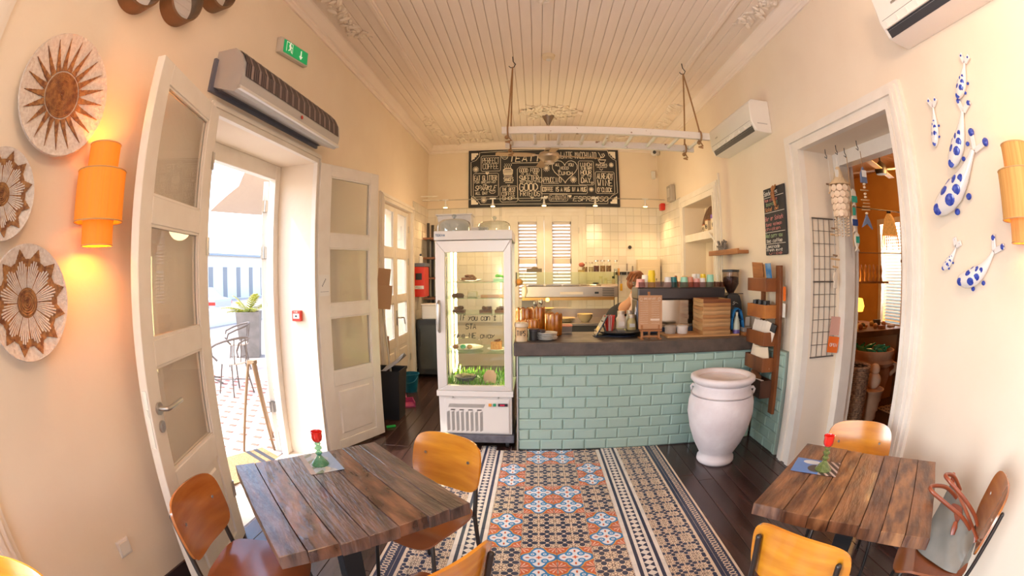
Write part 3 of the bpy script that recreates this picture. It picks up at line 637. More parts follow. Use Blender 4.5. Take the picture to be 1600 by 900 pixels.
m.obj('lettering', mat('black_vinyl', (.015, .015, .02), .5), dr)
for z in (1.515, 1.375, 1.235, .885): MB().box(FX0 + .03, FX1 - .03, FY0 + .08, FY1 - .03, z - .006, z).obj('shelf', GREEN_EDGE, t)
MB().box(FX0 + .03, FX1 - .03, FY0 + .08, FY1 - .03, .553, .57).obj('floor_tray', WH, t)
LED = mat('led_strip', (1, .9, .5), .5, emit=(1, .80, .38), es=14)
for x, y in ((FX0 + .05, FY1 - .06), (FX1 - .04, FY0 + .09)): MB().box(x - .008, x + .008, y - .006, y + .006, .6, 1.84).obj('light_strip', LED, t)
lamp('AREA', 'fridge_led_light', (FX0 + .07, FY1 - .08, 1.22), 38, (1, .82, .45), (PI / 2, 0, -PI / 4 - PI / 2 + PI / 2), shape='RECTANGLE', size=.03, size_y=1.2)
m = MB(); 
for i in range(16): m.box(-.79 + i * .036, -.775 + i * .036, FY0 + .1, FY1 - .05, 1.835, 1.838, TR(0, 0, 0))
MB().box(FX0 + .03, FX1 - .03, FY0 + .07, FY1 - .03, 1.838, 1.885).obj('fan_cover', ALU, t); m.obj('vent_slots', MATS['vent_dark'], t)
# fake grass mat
GR = mat('green_shred', (.12, .36, .01), .6, col2=(.25, .5, .03), sc=30)
m = MB(); random.seed(11)
for i in range(900):
    x, y = random.uniform(FX0 + .05, FX1 - .05), random.uniform(FY0 + .1, FY1 - .05); back = (y - FY0) / .6; z = .57; P_ = [Vector((x, y, z))]; h_ = random.uniform(.02, .05) + .09 * back * random.random()
    a = random.uniform(0, 6.28); q = Vector((math.cos(a), math.sin(a), 0)) * random.uniform(.01, .04); w_ = Vector((math.cos(a + 1.6), math.sin(a + 1.6), 0)) * .003
    p1 = Vector((x, y, z + h_ * .7)) + q * .5; p2 = Vector((x, y, z + h_)) + q
    m.add([P_[0] - w_, P_[0] + w_, p1 + w_, p1 - w_, p2], [(0, 1, 2, 3), (3, 2, 4)])
tag(m.obj('shredded_grass', GR), 'bright green shredded decorative grass in the bottom of the fridge', 'decoration', kind='stuff')
# cakes and plates in the fridge
CH = mat('china', (.78, .75, .70), .2, spec=.5); CHOC = mat('chocolate_cake', (.10, .035, .015), .6, col2=(.2, .08, .03), sc=60, bump=.5); SPG = mat('golden_cake', (.55, .30, .09), .7, col2=(.4, .16, .04), sc=50, bump=.5); NUT = mat('nut_topping', (.30, .10, .04), .5, col2=(.5, .22, .09), sc=70, bump=.8); CRM = mat('cream_icing', (.75, .65, .45), .5)
def plate(loc, r, lab, cat='plate', m=None, group=None, h=.018, name='plate'):
    o = MB().lathe([(.001, 0), (r * .55, 0), (r * .6, .003), (r, h), (r, h + .003), (r * .58, .006), (.001, .005)], 28).obj(name, m or CH, None, True); o.location = loc; return tag(o, lab, cat, group)
def blob(mb, c, r, n, seed, sz=.6):
    q = random.Random(seed)
    for i in range(n): a = q.uniform(0, 6.28); d_ = q.uniform(0, r); mb.ball((c[0] + math.cos(a) * d_, c[1] + math.sin(a) * d_, c[2] + q.uniform(0, .015)), q.uniform(.012, .02), sz=sz, seg=7, rings=5)
    return mb
plate((-.6, 4.2, 1.516), .12, 'oval glass plate under the sticky brown cake on the top fridge shelf', m=GL)
tag(blob(MB().box(-.68, -.55, 4.14, 4.24, 1.53, 1.555), (-.615, 4.19, 1.56), .055, 16, 1).obj('nut_cake', NUT), 'sticky brown nut cake on the top fridge shelf', 'cake')
tag(MB().box(-.38, -.27, 4.1, 4.2, 1.516, 1.545).obj('tray', mat('pale_green_card', (.35, .6, .4), .5)), 'pale green tray at the right of the top fridge shelf', 'tray')
tag(blob(MB(), (-.33, 4.15, 1.56), .04, 8, 2, .8).obj('lime_garnish', mat('lime', (.12, .55, .03), .4)), 'bright lime green garnish on the pale green tray', 'garnish')
tag(MB().box(-.49, -.24, 4.03, 4.12, 1.375, 1.40).obj('cutting_board', mat('board_wood', (.5, .26, .1), .5), bevel=.004), 'light wooden board on the second fridge shelf', 'board')
tag(MB().lathe([(.001, 0), (.055, 0), (.06, .02), (.045, .035), (.001, .04)], 18, TR(-.71, 4.12, 1.376)).obj('brownie', CHOC, None, True), 'small dark brownie at the left of the second fridge shelf', 'cake')
tag(MB().box(-.62, -.53, 4.1, 4.18, 1.376, 1.43).obj('cheesecake_slice', CRM, bevel=.01), 'pale yellow cheesecake slice on the second fridge shelf', 'cake')
for k, (x, lab) in enumerate(((-.70, 'dark cake loaf at the left of the third fridge shelf'), (-.45, 'chocolate muffin cluster in the middle of the third fridge shelf'), (-.31, 'chocolate muffin cluster at the right end of the third fridge shelf'))):
    tag(blob(MB().box(x - .06, x + .05, 4.1, 4.2, 1.236, 1.26), (x, 4.15, 1.265), .05, 12, 5 + k, .9).obj('chocolate_cake', CHOC), lab, 'cake')
plate((-.65, 4.2, .887), .16, 'wide shallow plate on the lowest glass shelf')
tag(MB().shell([(.15, 0), (.15, .05), (.13, .08), (.08, .1), (.02, .105), (.001, .105)], 28, TR(-.65, 4.2, .905)).obj('cake_dome', GL, None, True), 'low clear dome over the plate on the lowest glass shelf', 'dome')
for x, c, lab in ((-.74, (.45, .2, .1), 'brown pastry under the low dome'), (-.67, (.05, .5, .2), 'green iced pastry under the low dome'), (-.61, (.6, .35, .1), 'golden pastry under the low dome')):
    tag(MB().ball((x, 4.13, .918), .027, sz=.8).obj('pastry', mat('pastry_' + lab[:3], c, .5), None, True), lab, 'pastry')
plate((-.36, 4.12, .887), .085, 'small white plate under the layered cake slice')
o = MB().prism([(-.05, -.03), (.05, -.04), (.05, .04)], .075, TR(-.36, 4.12, .898)).obj('cake_slice', SPG); tag(o, 'layered golden and chocolate cake slice on a small white plate', 'cake'); blob(MB(), (-.345, 4.12, .975), .03, 10, 9).obj('topping', CHOC, o)
tag(MB().lathe([(.001, 0), (.07, 0), (.1, .035), (.1, .045), (.001, .045)], 24, TR(-.65, 4.12, .60)).obj('takeaway_bowl', mat('dark_clear_plastic', (.12, .12, .13), .2), None, True), 'dark takeaway bowl of food in the green grass', 'bowl')
tag(blob(MB(), (-.65, 4.12, .648), .07, 14, 12, .5).obj('salad', mat('pale_food', (.7, .6, .3), .6)), 'pale food heaped in the dark takeaway bowl', 'food')
tag(MB().prism([(-.055, 0), (.055, 0), (.06, .08), (.035, .12), (-.02, .125), (-.06, .075)], .012, TR(-.42, 4.08, .585, PI / 2 - .2, 0, .1)).obj('kraft_tag', mat('kraft', (.48, .30, .2), .8)), 'brown kraft card tag standing in the green grass', 'tag')
# on top of the fridge
def dome(x, y, r, h, lab):
    t = thing('glass_cake_dome', lab, 'dome', (x, y, 1.966)); pr = [(r, 0), (r, h * .55), (r * .93, h * .78), (r * .75, h * .93), (r * .4, h), (.012, h * 1.02)]
    MB().shell(pr, 36).shell([(a * .985, b * .985) for a, b in pr], 36).obj('cover', glass('dome_glass', (.93, .95, .94), 2.2), t, True)
    MB().lathe([(.001, h), (.01, h), (.008, h + .012), (.02, h + .022), (.022, h + .034), (.012, h + .046), (.001, h + .048)], 16).obj('knob', glass('knob_glass', (.8, .85, .85), 3), t, True); return t
dome(-.745, 4.15, .155, .13, 'clear glass cake dome with tall knob over the fridge logo'); dome(-.375, 4.2, .15, .11, 'clear glass cake dome at the right end of the fridge top')
tag(MB().box(-.62, -.46, 4.36, 4.5, 1.966, 2.04).obj('carton', WH, bevel=.004), 'small white carton between the two glass domes', 'box')
t = thing('white_crate', 'white plastic crate behind the left glass dome', 'crate', (-.76, 4.42, 1.966)); MB().add([(-.15, -.08, 0), (.15, -.08, 0), (.15, .08, 0), (-.15, .08, 0), (-.19, -.1, .19), (.15, -.1, .2), (.15, .1, .2), (-.19, .1, .19)], [(3, 2, 1, 0), (4, 5, 6, 7), (0, 1, 5, 4), (1, 2, 6, 5), (2, 3, 7, 6), (3, 0, 4, 7)]).obj('body', WH, t, bevel=.01); MB().box(-.2, .16, -.11, .11, .19, .205).obj('rim', WH, t, bevel=.003)
# ------------------------------------------------ things on the counter (top at z = 1.0)
AMB = mat('amber_glass_pot', (.50, .17, .012), .18, col2=(.32, .08, .006), sc=14, spec=.6, coat=.5); WOOD = mat('orange_wood', (.42, .17, .05), .45, col2=(.28, .10, .03), sc=3, st=(1, 1, 9), bump=.08)
KRAFT = mat('kraft_card', (.46, .25, .13), .75); PAPER = MATS['paper']; LID = mat('pale_metal_lid', (.6, .5, .4), .35, .7)
Z = 1.0
t = thing('tip_jar', 'cream bamboo-look tip jar with dark letters at the counter corner by the fridge', 'jar', (-.125, 3.95, Z))
MB().lathe([(.001, 0), (.052, 0), (.056, .02), (.05, .045), (.055, .07), (.051, .12), (.055, .125), (.001, .125)], 24).obj('body', mat('bamboo_cream', (.70, .42, .18), .5, col2=(.75, .6, .4), sc=10), t, True)
MB().lathe([(.001, .125), (.055, .125), (.06, .13), (.06, .158), (.05, .165), (.001, .165)], 24).obj('lid', mat('cream_lid', (.72, .6, .45), .5), t, True)
m = MB(); write(m, 'TIPS', -.036, .055, .042, .003, TR(0, -.0555, 0), width=.072, wd=.5); m.obj('lettering', MATS['black_print'], t)
for k, (x, y, r, h, lab) in enumerate(((-.02, 4.02, .05, .10, 'round black canister beside the tip jar'), (.045, 4.08, .042, .085, 'second black canister, between tip jar and plate stack'))):
    t = thing('black_canister', lab, 'canister', (x, y, Z)); MB().lathe([(.001, 0), (r, 0), (r, h - .018), (.001, h - .018)], 24).obj('body', BLK, t, True); MB().lathe([(.001, h - .017), (r + .003, h - .017), (r + .003, h), (.001, h + .002)], 24).obj('lid', mat('dark_lid', (.05, .04, .05), .3), t, True)
def scallop(x, y, r, h, lab, z=Z, n=9):
    t = thing('amber_pot', lab, 'pot', (x, y, z)); vs = []; fs = []; S_ = n * 8
    prof = [(.75, 0), (.95, .04), (1.0, .5), (1.0, .93), (.94, 1.0), (.86, .96), (.84, .1), (.0001, .06)]
    for r_, z_ in prof:
        for k in range(S_):
            a = 2 * PI * k / S_; b = abs(math.sin(a * n / 2)); rr = r * r_ * (.9 + .1 * b); vs.append((rr * math.cos(a), rr * math.sin(a), h * z_ + (h * .07 * b if z_ > .9 else 0)))
    for i in range(len(prof) - 1):
        for k in range(S_): k2 = (k + 1) % S_; fs.append((i * S_ + k, i * S_ + k2, (i + 1) * S_ + k2, (i + 1) * S_ + k))
    fs.append(tuple(range(S_))[::-1]); MB().add(vs, fs).obj('body', AMB, t, 60); return t
scallop(-.11, 4.42, .085, .24, 'amber fluted pot at the left end, behind the tip jar'); scallop(.02, 4.42, .075, .25, 'tallest amber fluted pot holding cutlery handles')
scallop(-.03, 4.22, .07, .155, 'low amber fluted pot in front of the two tall ones'); scallop(-.115, 4.2, .06, .15, 'low amber fluted pot right behind the tip jar'); scallop(.17, 4.3, .085, .20, 'wide amber fluted pot beside the plate stack')
for k in range(7):
    x, y = random.uniform(-.02, .06), random.uniform(4.4, 4.45)
    t = MB().cyl((x, y, 1.08), (x + random.uniform(-.02, .02), y, 1.27 + random.uniform(0, .05)), .004, 6).ball((x + .003, y, 1.29 + random.uniform(0, .03)), .013, sz=1.6, seg=8, rings=6).obj('spoon', STEEL, None, True); tag(t, 'steel spoon standing in the tallest amber pot', 'spoon', 'spoons in the tallest amber pot')
for k in range(5): plate((.1 + rng.uniform(-.004, .004), 4.02, Z + k * .013), .092, 'small white plate in the stack near the counter edge' if k < 4 else 'top plate of the stack near the counter edge', group='side plates on the counter', h=.014)
t = thing('clear_box', 'clear plastic box with an orange-pink lid on the counter', 'box', (.26, 4.42, Z))
MB().box(-.08, .09, -.06, .06, 0, .075).obj('body', glass('plastic_box', (.75, .68, .62), 1, .1, .25, (.5, .4, .33)), t); MB().box(-.085, .095, -.065, .065, .075, .088).obj('lid', mat('salmon_lid', (.72, .28, .16), .5), t, bevel=.004)
MB().ball((-.1, 0, .075), .014).obj('clip', RED, t, True)
tag(MB().tube([(.19, 4.33, 1.002), (.19, 4.33, 1.06), (.2, 4.34, 1.12)], .022, 10).obj('dark_bottle', mat('dark_blue', (.01, .02, .05), .3), None, True), 'dark slim bottle beside the clear box', 'bottle')
# black turntable tray and what it carries
t = thing('round_tray', 'round black tray on a foot with jars and straws', 'tray', (.80, 4.28, Z))
MB().lathe([(.001, 0), (.16, 0), (.17, .012), (.06, .02), (.05, .03), (.001, .03)], 32).obj('foot', mat('blue_black', (.03, .035, .06), .35), t, True)
MB().lathe([(.001, .03), (.2, .03), (.24, .042), (.243, .05), (.2, .042), (.001, .04)], 48).obj('dish', BLK, t, True)
def jar(x, y, r, h, mt, lidm, lab, z=Z + .042, name='jar', labl=True, lidh=.03):
    t = thing(name, lab, 'jar', (x, y, z)); MB().lathe([(.001, 0), (r, 0), (r, h * .72), (r * .72, h * .85), (r * .72, h), (.001, h)], 20).obj('body', mt, t, True)
    if labl: MB().box(-r * .6, r * .6, -r * 1.02, -r * .9, h * .25, h * .55).obj('sticker', PAPER, t)
    if lidm: MB().lathe([(.001, h), (r * .75, h), (r * .75, h + lidh), (.001, h + lidh)], 20).obj('lid', lidm, t, True)
    return t
SUG = mat('white_sugar', (.70, .62, .55), .7); SUG2 = mat('yellow_sugar', (.55, .45, .22), .6)
jar(.83, 4.36, .048, .15, SUG, LID, 'tall jar of white sugar with a metal lid on the black tray'); jar(.93, 4.33, .044, .115, SUG2, LID, 'jar of yellow sugar with a white label on the black tray')
jar(.93, 4.43, .04, .15, mat('salt_glass', (.5, .48, .45), .2), LID, 'narrower jar behind the yellow sugar jar'); jar(.755, 4.38, .025, .10, mat('cinnamon', (.3, .14, .07), .6), None, 'small brown shaker behind the red straws', labl=False)
t = thing('straw_holder', 'clear holder full of red and white straws on the black tray', 'holder', (.70, 4.25, Z + .042)); MB().shell([(.036, 0), (.036, .05)], 20).lathe([(.001, 0), (.036, 0), (.036, .003), (.001, .003)], 20).obj('cup', GL, t, True)
sm = [mat('red_straw', (.70, .05, .03), .4), mat('white_straw', (.75, .55, .5), .4)]
for k in range(26):
    a = k * 2.4; r_ = .005 + .027 * math.sqrt(k / 26); f = 1.75
    o = MB().cyl((r_ * math.cos(a), r_ * math.sin(a), .004), (r_ * math.cos(a) * f, r_ * math.sin(a) * f, .15), .0042, 6).obj('straw', sm[k % 4 == 3], None, True); o.location = (.70, 4.25, Z + .042); tag(o, 'white-striped straw in the clear holder' if k % 4 == 3 else 'red straw in the clear holder', 'straw', 'straws on the black tray')
t = thing('card_terminal', 'small dark card terminal lying on the front of the black tray', 'terminal', (.79, 4.14, Z + .05), .1, rot=(.12, 0, .1)); MB().box(-.045, .04, -.04, .045, 0, .022).obj('body', mat('terminal_grey', (.10, .09, .08), .5), t, bevel=.005)
MB().box(-.035, .025, .01, .04, .022, .024).obj('screen', mat('screen_green', (.25, .3, .12), .4), t); MB().box(.026, .038, -.035, -.01, .021, .024).obj('button', mat('lime_button', (.5, .6, .05), .4), t)
t = thing('tablet_stand', 'slim dark tablet leaning on its stand at the left of the tray', 'tablet', (.56, 4.22, Z)); MB().box(-.012, .0, -.09, .09, 0, .22, TR(0, 0, .004, 0, .52, 0)).obj('tablet', mat('dark_glass', (.015, .015, .02), .12), t, bevel=.004)
MB().box(-.02, .14, -.05, .05, 0, .008).box(.1, .108, -.05, .05, .004, .12, TR(0, 0, 0, 0, -.3, 0)).obj('stand', BLK, t)
# menu on easel
t = thing('table_easel', 'small orange wooden easel carrying the kraft menu', 'easel', (1.03, 4.02, Z))
for x in (-.08, .08): MB().box(x - .009, x + .009, -.07, -.045, 0, .12, TR(0, 0, 0, -.1, 0, 0)).obj('leg', WOOD, t)
MB().box(-.1, .1, -.09, -.03, .072, .09).obj('ledge', WOOD, t); MB().box(-.075, .075, -.055, -.04, .015, .03).obj('stretcher', WOOD, t); MB().box(-.011, .011, -.02, -.008, 0, .42, TR(0, 0, 0, -.08, 0, 0)).obj('mast', WOOD, t)
for x in (-.085, .085): MB().box(x - .012, x + .012, -.10, .03, 0, .012).obj('foot', WOOD, t)
t = thing('menu_board', 'kraft brown printed menu standing on the small easel', 'menu', (1.03, 3.965, Z + .091), rot=(-.07, 0, -.04)); MB().box(-.11, .11, 0, .006, 0, .30).obj('card', mat('menu_kraft', (.50, .28, .15), .7, col2=(.45, .24, .12), sc=8), t)
m = MB(); write(m, 'BREAKFAST', -.06, .262, .016, .0016, TR(0, -.001, 0), width=.11)
for c_ in (-.095, .01):
    for k in range(11): m.tube([(c_ + i * .0145, -.001, .245 - k * .0195 + random.uniform(-.002, .002)) for i in range(6)], .0011, 4)
for x in (-.085, .085):
    for k in range(3): m.tube([(x + .015 * math.cos(a), -.001, .265 - .215 * (x > 0) * 0 + .012 * math.sin(a) * (k + 1) / 2) for a in [i * .8 for i in range(8)]], .0009, 4)
m.box(.0, .085, -.0015, 0, .075, .092); m.obj('print', mat('white_print', (.75, .6, .48), .7), t)
# espresso machine
GM = mat('gunmetal', (.085, .08, .09), .3, .85); BSTEEL = mat('mirror_steel', (.62, .57, .52), .12, 1)
t = thing('espresso_machine', 'wide dark grey espresso machine seen from its back on the counter', 'coffee machine', (0, 0, 0))
MB().box(.99, 1.935, 4.32, 4.62, 1.325, 1.448).obj('upper_housing', GM, t, bevel=.018, seg=3)
MB().box(1.05, 1.90, 4.35, 4.40, 1.085, 1.325).obj('back_panel', BSTEEL, t, bevel=.003); MB().box(1.03, 1.91, 4.335, 4.42, 1.06, 1.085).obj('trim_strip', mat('warm_steel', (.7, .55, .4), .25, .9), t)
MB().box(1.02, 1.92, 4.32, 4.62, 1.0, 1.06).obj('base_housing', mat('navy_housing', (.02, .03, .06), .4), t, bevel=.006)
for x in (.99, 1.895): MB().box(x, x + .035, 4.36, 4.6, 1.03, 1.33).obj('side_frame', GM, t, bevel=.01)
m = MB()
for x0, x1, y0, y1 in ((1.0, 1.93, 4.322, 4.328), (1.0, 1.93, 4.6, 4.606), (1.0, 1.006, 4.322, 4.606), (1.924, 1.93, 4.322, 4.606)): m.box(x0, x1, y0, y1, 1.449, 1.50)
m.obj('cup_rail', glass('smoke_acrylic', (.70, .60, .60), 1.2), t)
for s in (0, .05): MB().tube([(1.0 + s, 4.43, 1.30), (.985 + s, 4.40, 1.2), (.99 + s, 4.4, 1.08)], .008, 8).obj('steam_wand', CHROME, t, True)
CUP = {'pink': (.75, .35, .32), 'white': (.8, .78, .75), 'yellow': (.85, .60, .02), 'teal': (.02, .22, .25), 'mint': (.35, .70, .52), 'salmon': (.75, .32, .22), 'clear': None}
cl = [(1.03, 4.38, 'pink', .05, .08, 'pink cup at the left end of the machine top'), (1.09, 4.42, 'white', .045, .12, 'tall white cup beside the yellow cups'), (1.145, 4.38, 'yellow', .042, .075, 'lowest of the three stacked yellow cups'),
 (1.225, 4.4, 'clear', .04, .085, 'glass beside the yellow cups'), (1.315, 4.38, 'white', .042, .10, 'white cup left of the teal cup'), (1.385, 4.42, 'teal', .045, .10, 'dark teal cup on the machine'), (1.49, 4.38, 'mint', .045, .10, 'mint cup in the middle of the machine top'),
 (1.565, 4.42, 'salmon', .045, .10, 'salmon cup right of the middle mint cup'), (1.625, 4.37, 'pink', .038, .085, 'pale pink cup right of the salmon cup'), (1.64, 4.48, 'white', .035, .13, 'taller white cup at the back'), (1.69, 4.38, 'white', .04, .09, 'white cup right of the pale pink cup'),
 (1.69, 4.5, 'white', .035, .13, 'tall white cup just behind its shorter white neighbour'), (1.735, 4.47, 'yellow', .035, .13, 'mustard yellow cup behind the right mint cup'), (1.785, 4.39, 'mint', .045, .125, 'tall mint cup at the right end'), (1.87, 4.39, 'clear', .042, .125, 'tall clear glass at the right end of the machine top')]
def cup(x, y, z, c, r, h, lab):
    mt = GL if c == 'clear' else mat('cup_' + c, CUP[c], .3); o = MB().lathe([(.001, 0), (r, 0), (r * .98, .004), (r * .78, h), (.001, h)], 20).obj('cup' if c != 'clear' else 'tumbler', mt, None, True); o.location = (x, y, z)
    return tag(o, lab + ', upside down' if c != 'clear' else lab, 'cup' if c != 'clear' else 'glass', 'cups on the espresso machine')
for x, y, c, r, h, lab in cl: cup(x, y, 1.449, c, r, h, lab)
cup(1.145, 4.38, 1.505, 'yellow', .041, .06, 'middle of the three stacked yellow cups'); cup(1.145, 4.38, 1.56, 'yellow', .04, .055, 'topmost of the three stacked yellow cups')
# ramekins, wooden trays, grinder, spray bottle
for x, y, c, n, lab in ((1.285, 4.17, (.45, .38, .33), 'stoneware_grey', 'grey stoneware ramekin with lid in front of the machine'), (1.40, 4.15, (.72, .68, .66), 'stoneware_white', 'white ramekin with lid in front of the machine')):
    t = thing('ramekin', lab, 'ramekin', (x, y, Z + .018)); MB().lathe([(.001, 0), (.05, 0), (.055, .01), (.055, .055), (.001, .055)], 28).obj('body', mat(n, c, .5, col2=tuple(a * .8 for a in c), sc=12), t, True); MB().lathe([(.001, .055), (.058, .055), (.058, .07), (.05, .076), (.001, .078)], 28).obj('lid', MATS[n], t, True)
tag(MB().box(1.2, 1.95, 3.98, 4.29, 1.0, 1.018).obj('serving_board', mat('board_wood', (.5, .26, .1), .5), bevel=.004), 'long wooden board under the ramekins and wooden trays', 'board')
TW = [mat('tray_wood_' + 'abc'[i], c, .55, col2=tuple(q * .55 for q in c), sc=4, st=(1, 1, 8), bump=.1) for i, c in enumerate(((.52, .28, .11), (.46, .21, .07), (.56, .32, .14)))]
TW.append(mat('tray_wood_dark', (.22, .07, .02), .5, col2=(.14, .04, .015), sc=4, st=(1, 1, 8)))
for k in range(9):
    h_ = .036; z = Z + .019 + k * (h_ + .0008); rz = rng.uniform(-.02, .02)
    t = thing('wooden_tray', ('lowest', 'second', 'third', 'fourth', 'middle', 'sixth', 'seventh', 'eighth', 'dark topmost')[k] + ' wooden tray, counted from the bottom of the stack' if k < 8 else 'dark topmost wooden tray of the stack', 'tray', (1.70 + rng.uniform(-.003, .003), 4.13, z), rz, 'stacked wooden trays')
    w = TW[3] if k == 8 else TW[k % 3]; w2 = TW[(k + 1) % 3]
    MB().box(-.145, .145, -.145, -.133, 0, h_).obj('front_board', w, t, bevel=.002); MB().box(-.145, .145, .133, .145, 0, h_).obj('back_board', w, t)
    MB().box(-.145, -.133, -.132, .132, 0, h_).obj('side_board', w2, t, bevel=.002); MB().box(.133, .145, -.132, .132, 0, h_).obj('side_board', w2, t); MB().box(-.132, .132, -.132, .132, .004, .012).obj('bottom_board', w2, t)
t = thing('coffee_grinder', 'tall black coffee grinder with a hopper of dark beans', 'grinder', (2.04, 4.42, Z))
MB().add(*(lambda pr, hw: ([(x * s, y, z) for z, x, y0, y1 in pr for s, y in ((-1, y0), (1, y0), (1, y1), (-1, y1))], [(i * 4 + k, i * 4 + (k + 1) % 4, (i + 1) * 4 + (k + 1) % 4, (i + 1) * 4 + k) for i in range(len(pr) - 1) for k in range(4)] + [(3, 2, 1, 0), tuple((len(pr) - 1) * 4 + k for k in range(4))]))([(0, .105, -.12, .13), (.03, .11, -.125, .13), (.2, .10, -.10, .12), (.3, .092, -.095, .11), (.37, .07, -.085, .09), (.385, .05, -.06, .06)], 0)).obj('body', mat('matt_black', (.025, .024, .028), .45), t, bevel=.015, seg=3)
MB().shell([(.035, .385), (.045, .4), (.085, .47), (.09, .48), (.09, .60)], 28).obj('hopper', glass('smoked_hopper', (.62, .55, .52), 1.5), t, True); MB().lathe([(.001, .388), (.032, .388), (.042, .402), (.081, .47), (.086, .48), (.086, .545), (.06, .555), (.001, .555)], 24).obj('beans', mat('coffee_beans', (.06, .03, .022), .6, col2=(.12, .06, .045), sc=90, bump=1), t, True)
MB().lathe([(.001, .60), (.095, .60), (.095, .625), (.001, .628)], 28).obj('hopper_lid', BLK, t, True); MB().box(.03, .12, -.07, -.06, .375, .383).obj('lever', BLK, t)
m = MB(); write(m, 'S', -.02, .27, .03, .002, TR(0, -.101, 0), slant=.3); m.tube([(.0, -.102, .285), (.02, -.102, .292), (.045, -.102, .28)], .002, 4); m.obj('emblem', MATS['white_plastic'], t)
t = thing('spray_bottle', 'clear spray bottle with a purple base in front of the grinder', 'bottle', (1.93, 4.02, Z)); MB().lathe([(.001, 0), (.034, 0), (.036, .03), (.036, .055)], 16).obj('liquid', mat('purple_liquid', (.12, .08, .25), .3), t, True)
MB().lathe([(.036, .055), (.035, .1), (.024, .15), (.012, .19), (.001, .19)], 16).obj('body', mat('cloudy_bottle', (.42, .45, .36), .3), t, True); MB().lathe([(.001, .19), (.012, .19), (.014, .22), (.001, .225)], 12).obj('nozzle', mat('cream_plastic', (.7, .6, .45), .5), t, True)
CLO = mat('blue_cloth', (.01, .12, .30), .9, bump=.3, bsc=80); m = MB(); P_ = [(1.875, 4.05, 1.06), (1.878, 4.05, 1.16), (1.895, 4.04, 1.24), (1.93, 4.03, 1.262), (1.965, 4.03, 1.24), (1.99, 4.03, 1.15), (2.0, 4.03, 1.07)]
for i in range(6): a, b = P_[i], P_[i + 1]; m.add([(a[0], a[1] - .05, a[2]), (b[0], b[1] - .05, b[2]), (b[0], b[1] + .06, b[2] + .004), (a[0], a[1] + .06, a[2] - .01)], [(0, 1, 2, 3)])
o = m.obj('cleaning_cloth', CLO, None, 80); md = o.modifiers.new('s', 'SOLIDIFY'); md.thickness = .006; tag(o, 'blue cleaning cloth draped over the spray bottle', 'cloth')
t = thing('knock_box', 'wooden trimmed steel knock box right of the spray bottle', 'box', (2.045, 4.05, Z)); MB().box(-.07, .13, -.12, .08, 0, .035).obj('base', WOOD, t, bevel=.003); MB().box(-.06, .05, -.09, .05, .036, .075).obj('drawer', mat('grey_taupe', (.3, .26, .23), .5), t, bevel=.004)
tag(MB().box(2.03, 2.15, 3.95, 4.02, 1.037, 1.046).obj('tablet', mat('dark_glass', (.015, .015, .02), .12), bevel=.003), 'dark tablet lying flat at the right end of the counter', 'tablet'); tag(MB().box(2.08, 2.13, 4.12, 4.125, 1.04, 1.16, TR(0, 0, 0, 0, 0, 0)).obj('paper_slip', PAPER), 'pale paper slip standing beside the grinder', 'paper')
# ------------------------------------------------ kitchen behind
t = thing('prep_unit', 'stainless topping rail with glass canopy along the back wall', 'refrigerator', (0, 0, 0)); PS = mat('satin_steel', (.50, .42, .36), .32, .9, rr=.06, bump=.02)
MB().box(-.21, 1.26, 6.88, 7.3, 1.22, 1.385).obj('body', PS, t, bevel=.006); MB().box(-.2, 1.2, 6.86, 7.28, 1.175, 1.218).obj('lower_trim', mat('amber_steel', (.55, .30, .10), .3, .8), t)
MB().box(.37, .72, 6.872, 6.882, 1.26, 1.30).obj('rating_plate', mat('pale_plate', (.72, .6, .5), .5), t); m = MB(); [m.box(1.02, 1.2, 6.872, 6.882, 1.24 + k * .025, 1.25 + k * .025) for k in range(5)]; m.obj('vent_grille', MATS['vent_dark'], t)
MB().box(.9, .96, 6.868, 6.88, 1.27, 1.30).obj('socket', BLK, t)
for k in range(4): MB().box(-.12 + k * .27, .13 + k * .27, 6.93, 7.2, 1.386, 1.41).obj('food_pan', BSTEEL, t, bevel=.01)
MB().box(1.0, 1.26, 6.89, 7.28, 1.386, 1.41).obj('end_board', mat('pale_board', (.62, .46, .34), .6), t)
cg = glass('canopy_glass', (.90, .95, .82), 1.0); MB().box(-.3, 1.27, 6.9, 7.25, 1.592, 1.6).obj('canopy_top', cg, t); MB().box(-.3, 1.27, 6.9, 6.906, 1.42, 1.592).obj('canopy_front', cg, t)
m = MB(); [m.box(x - .006, x + .006, y - .006, y + .006, 1.0 if x > 1 else 1.38, 1.6) for x in (-.295, 1.265) for y in (6.9, 7.24)]; m.obj('canopy_frame', DSTEEL, t); MB().box(.33, .335, 6.895, 6.91, 1.57, 1.61).obj('clip', DSTEEL, t)
MB().box(-.21, .0, 6.9, 7.2, .84, 1.17).obj('support', mat('grey_support', (.2, .17, .15), .5), t)
lamp('AREA', 'prep_unit_light', (.3, 7.0, 1.168), 2.5, (1, .6, .2), (0, 0, 0), shape='RECTANGLE', size=1.2, size_y=.06)
tag(MB().lathe([(.001, 0), (.03, 0), (.03, .006), (.001, .006)], 12, TR(.18, 6.86, 1.185, PI / 2, 0, 0)).obj('indicator_lamp', mat('amber_lamp', (1, .6, .1), .5, emit=(1, .55, .08), es=6)), 'small glowing amber lamp under the steel prep rail', 'lamp')
RS = mat('pink_rock', (.45, .12, .08), .6)
t = thing('storage_jar', 'wide glass jar with a pink lid on the glass canopy', 'jar', (.72, 7.05, 1.601)); MB().lathe([(.001, 0), (.06, 0), (.06, .03), (.001, .03)], 16).obj('contents', mat('yellow_grain', (.5, .33, .1), .8), t, True); MB().shell([(.062, 0), (.07, .05), (.05, .09)], 16).obj('glass_body', GL, t, True); MB().ball((0, 0, .11), .05, sz=.7).obj('lid', RS, t, True)
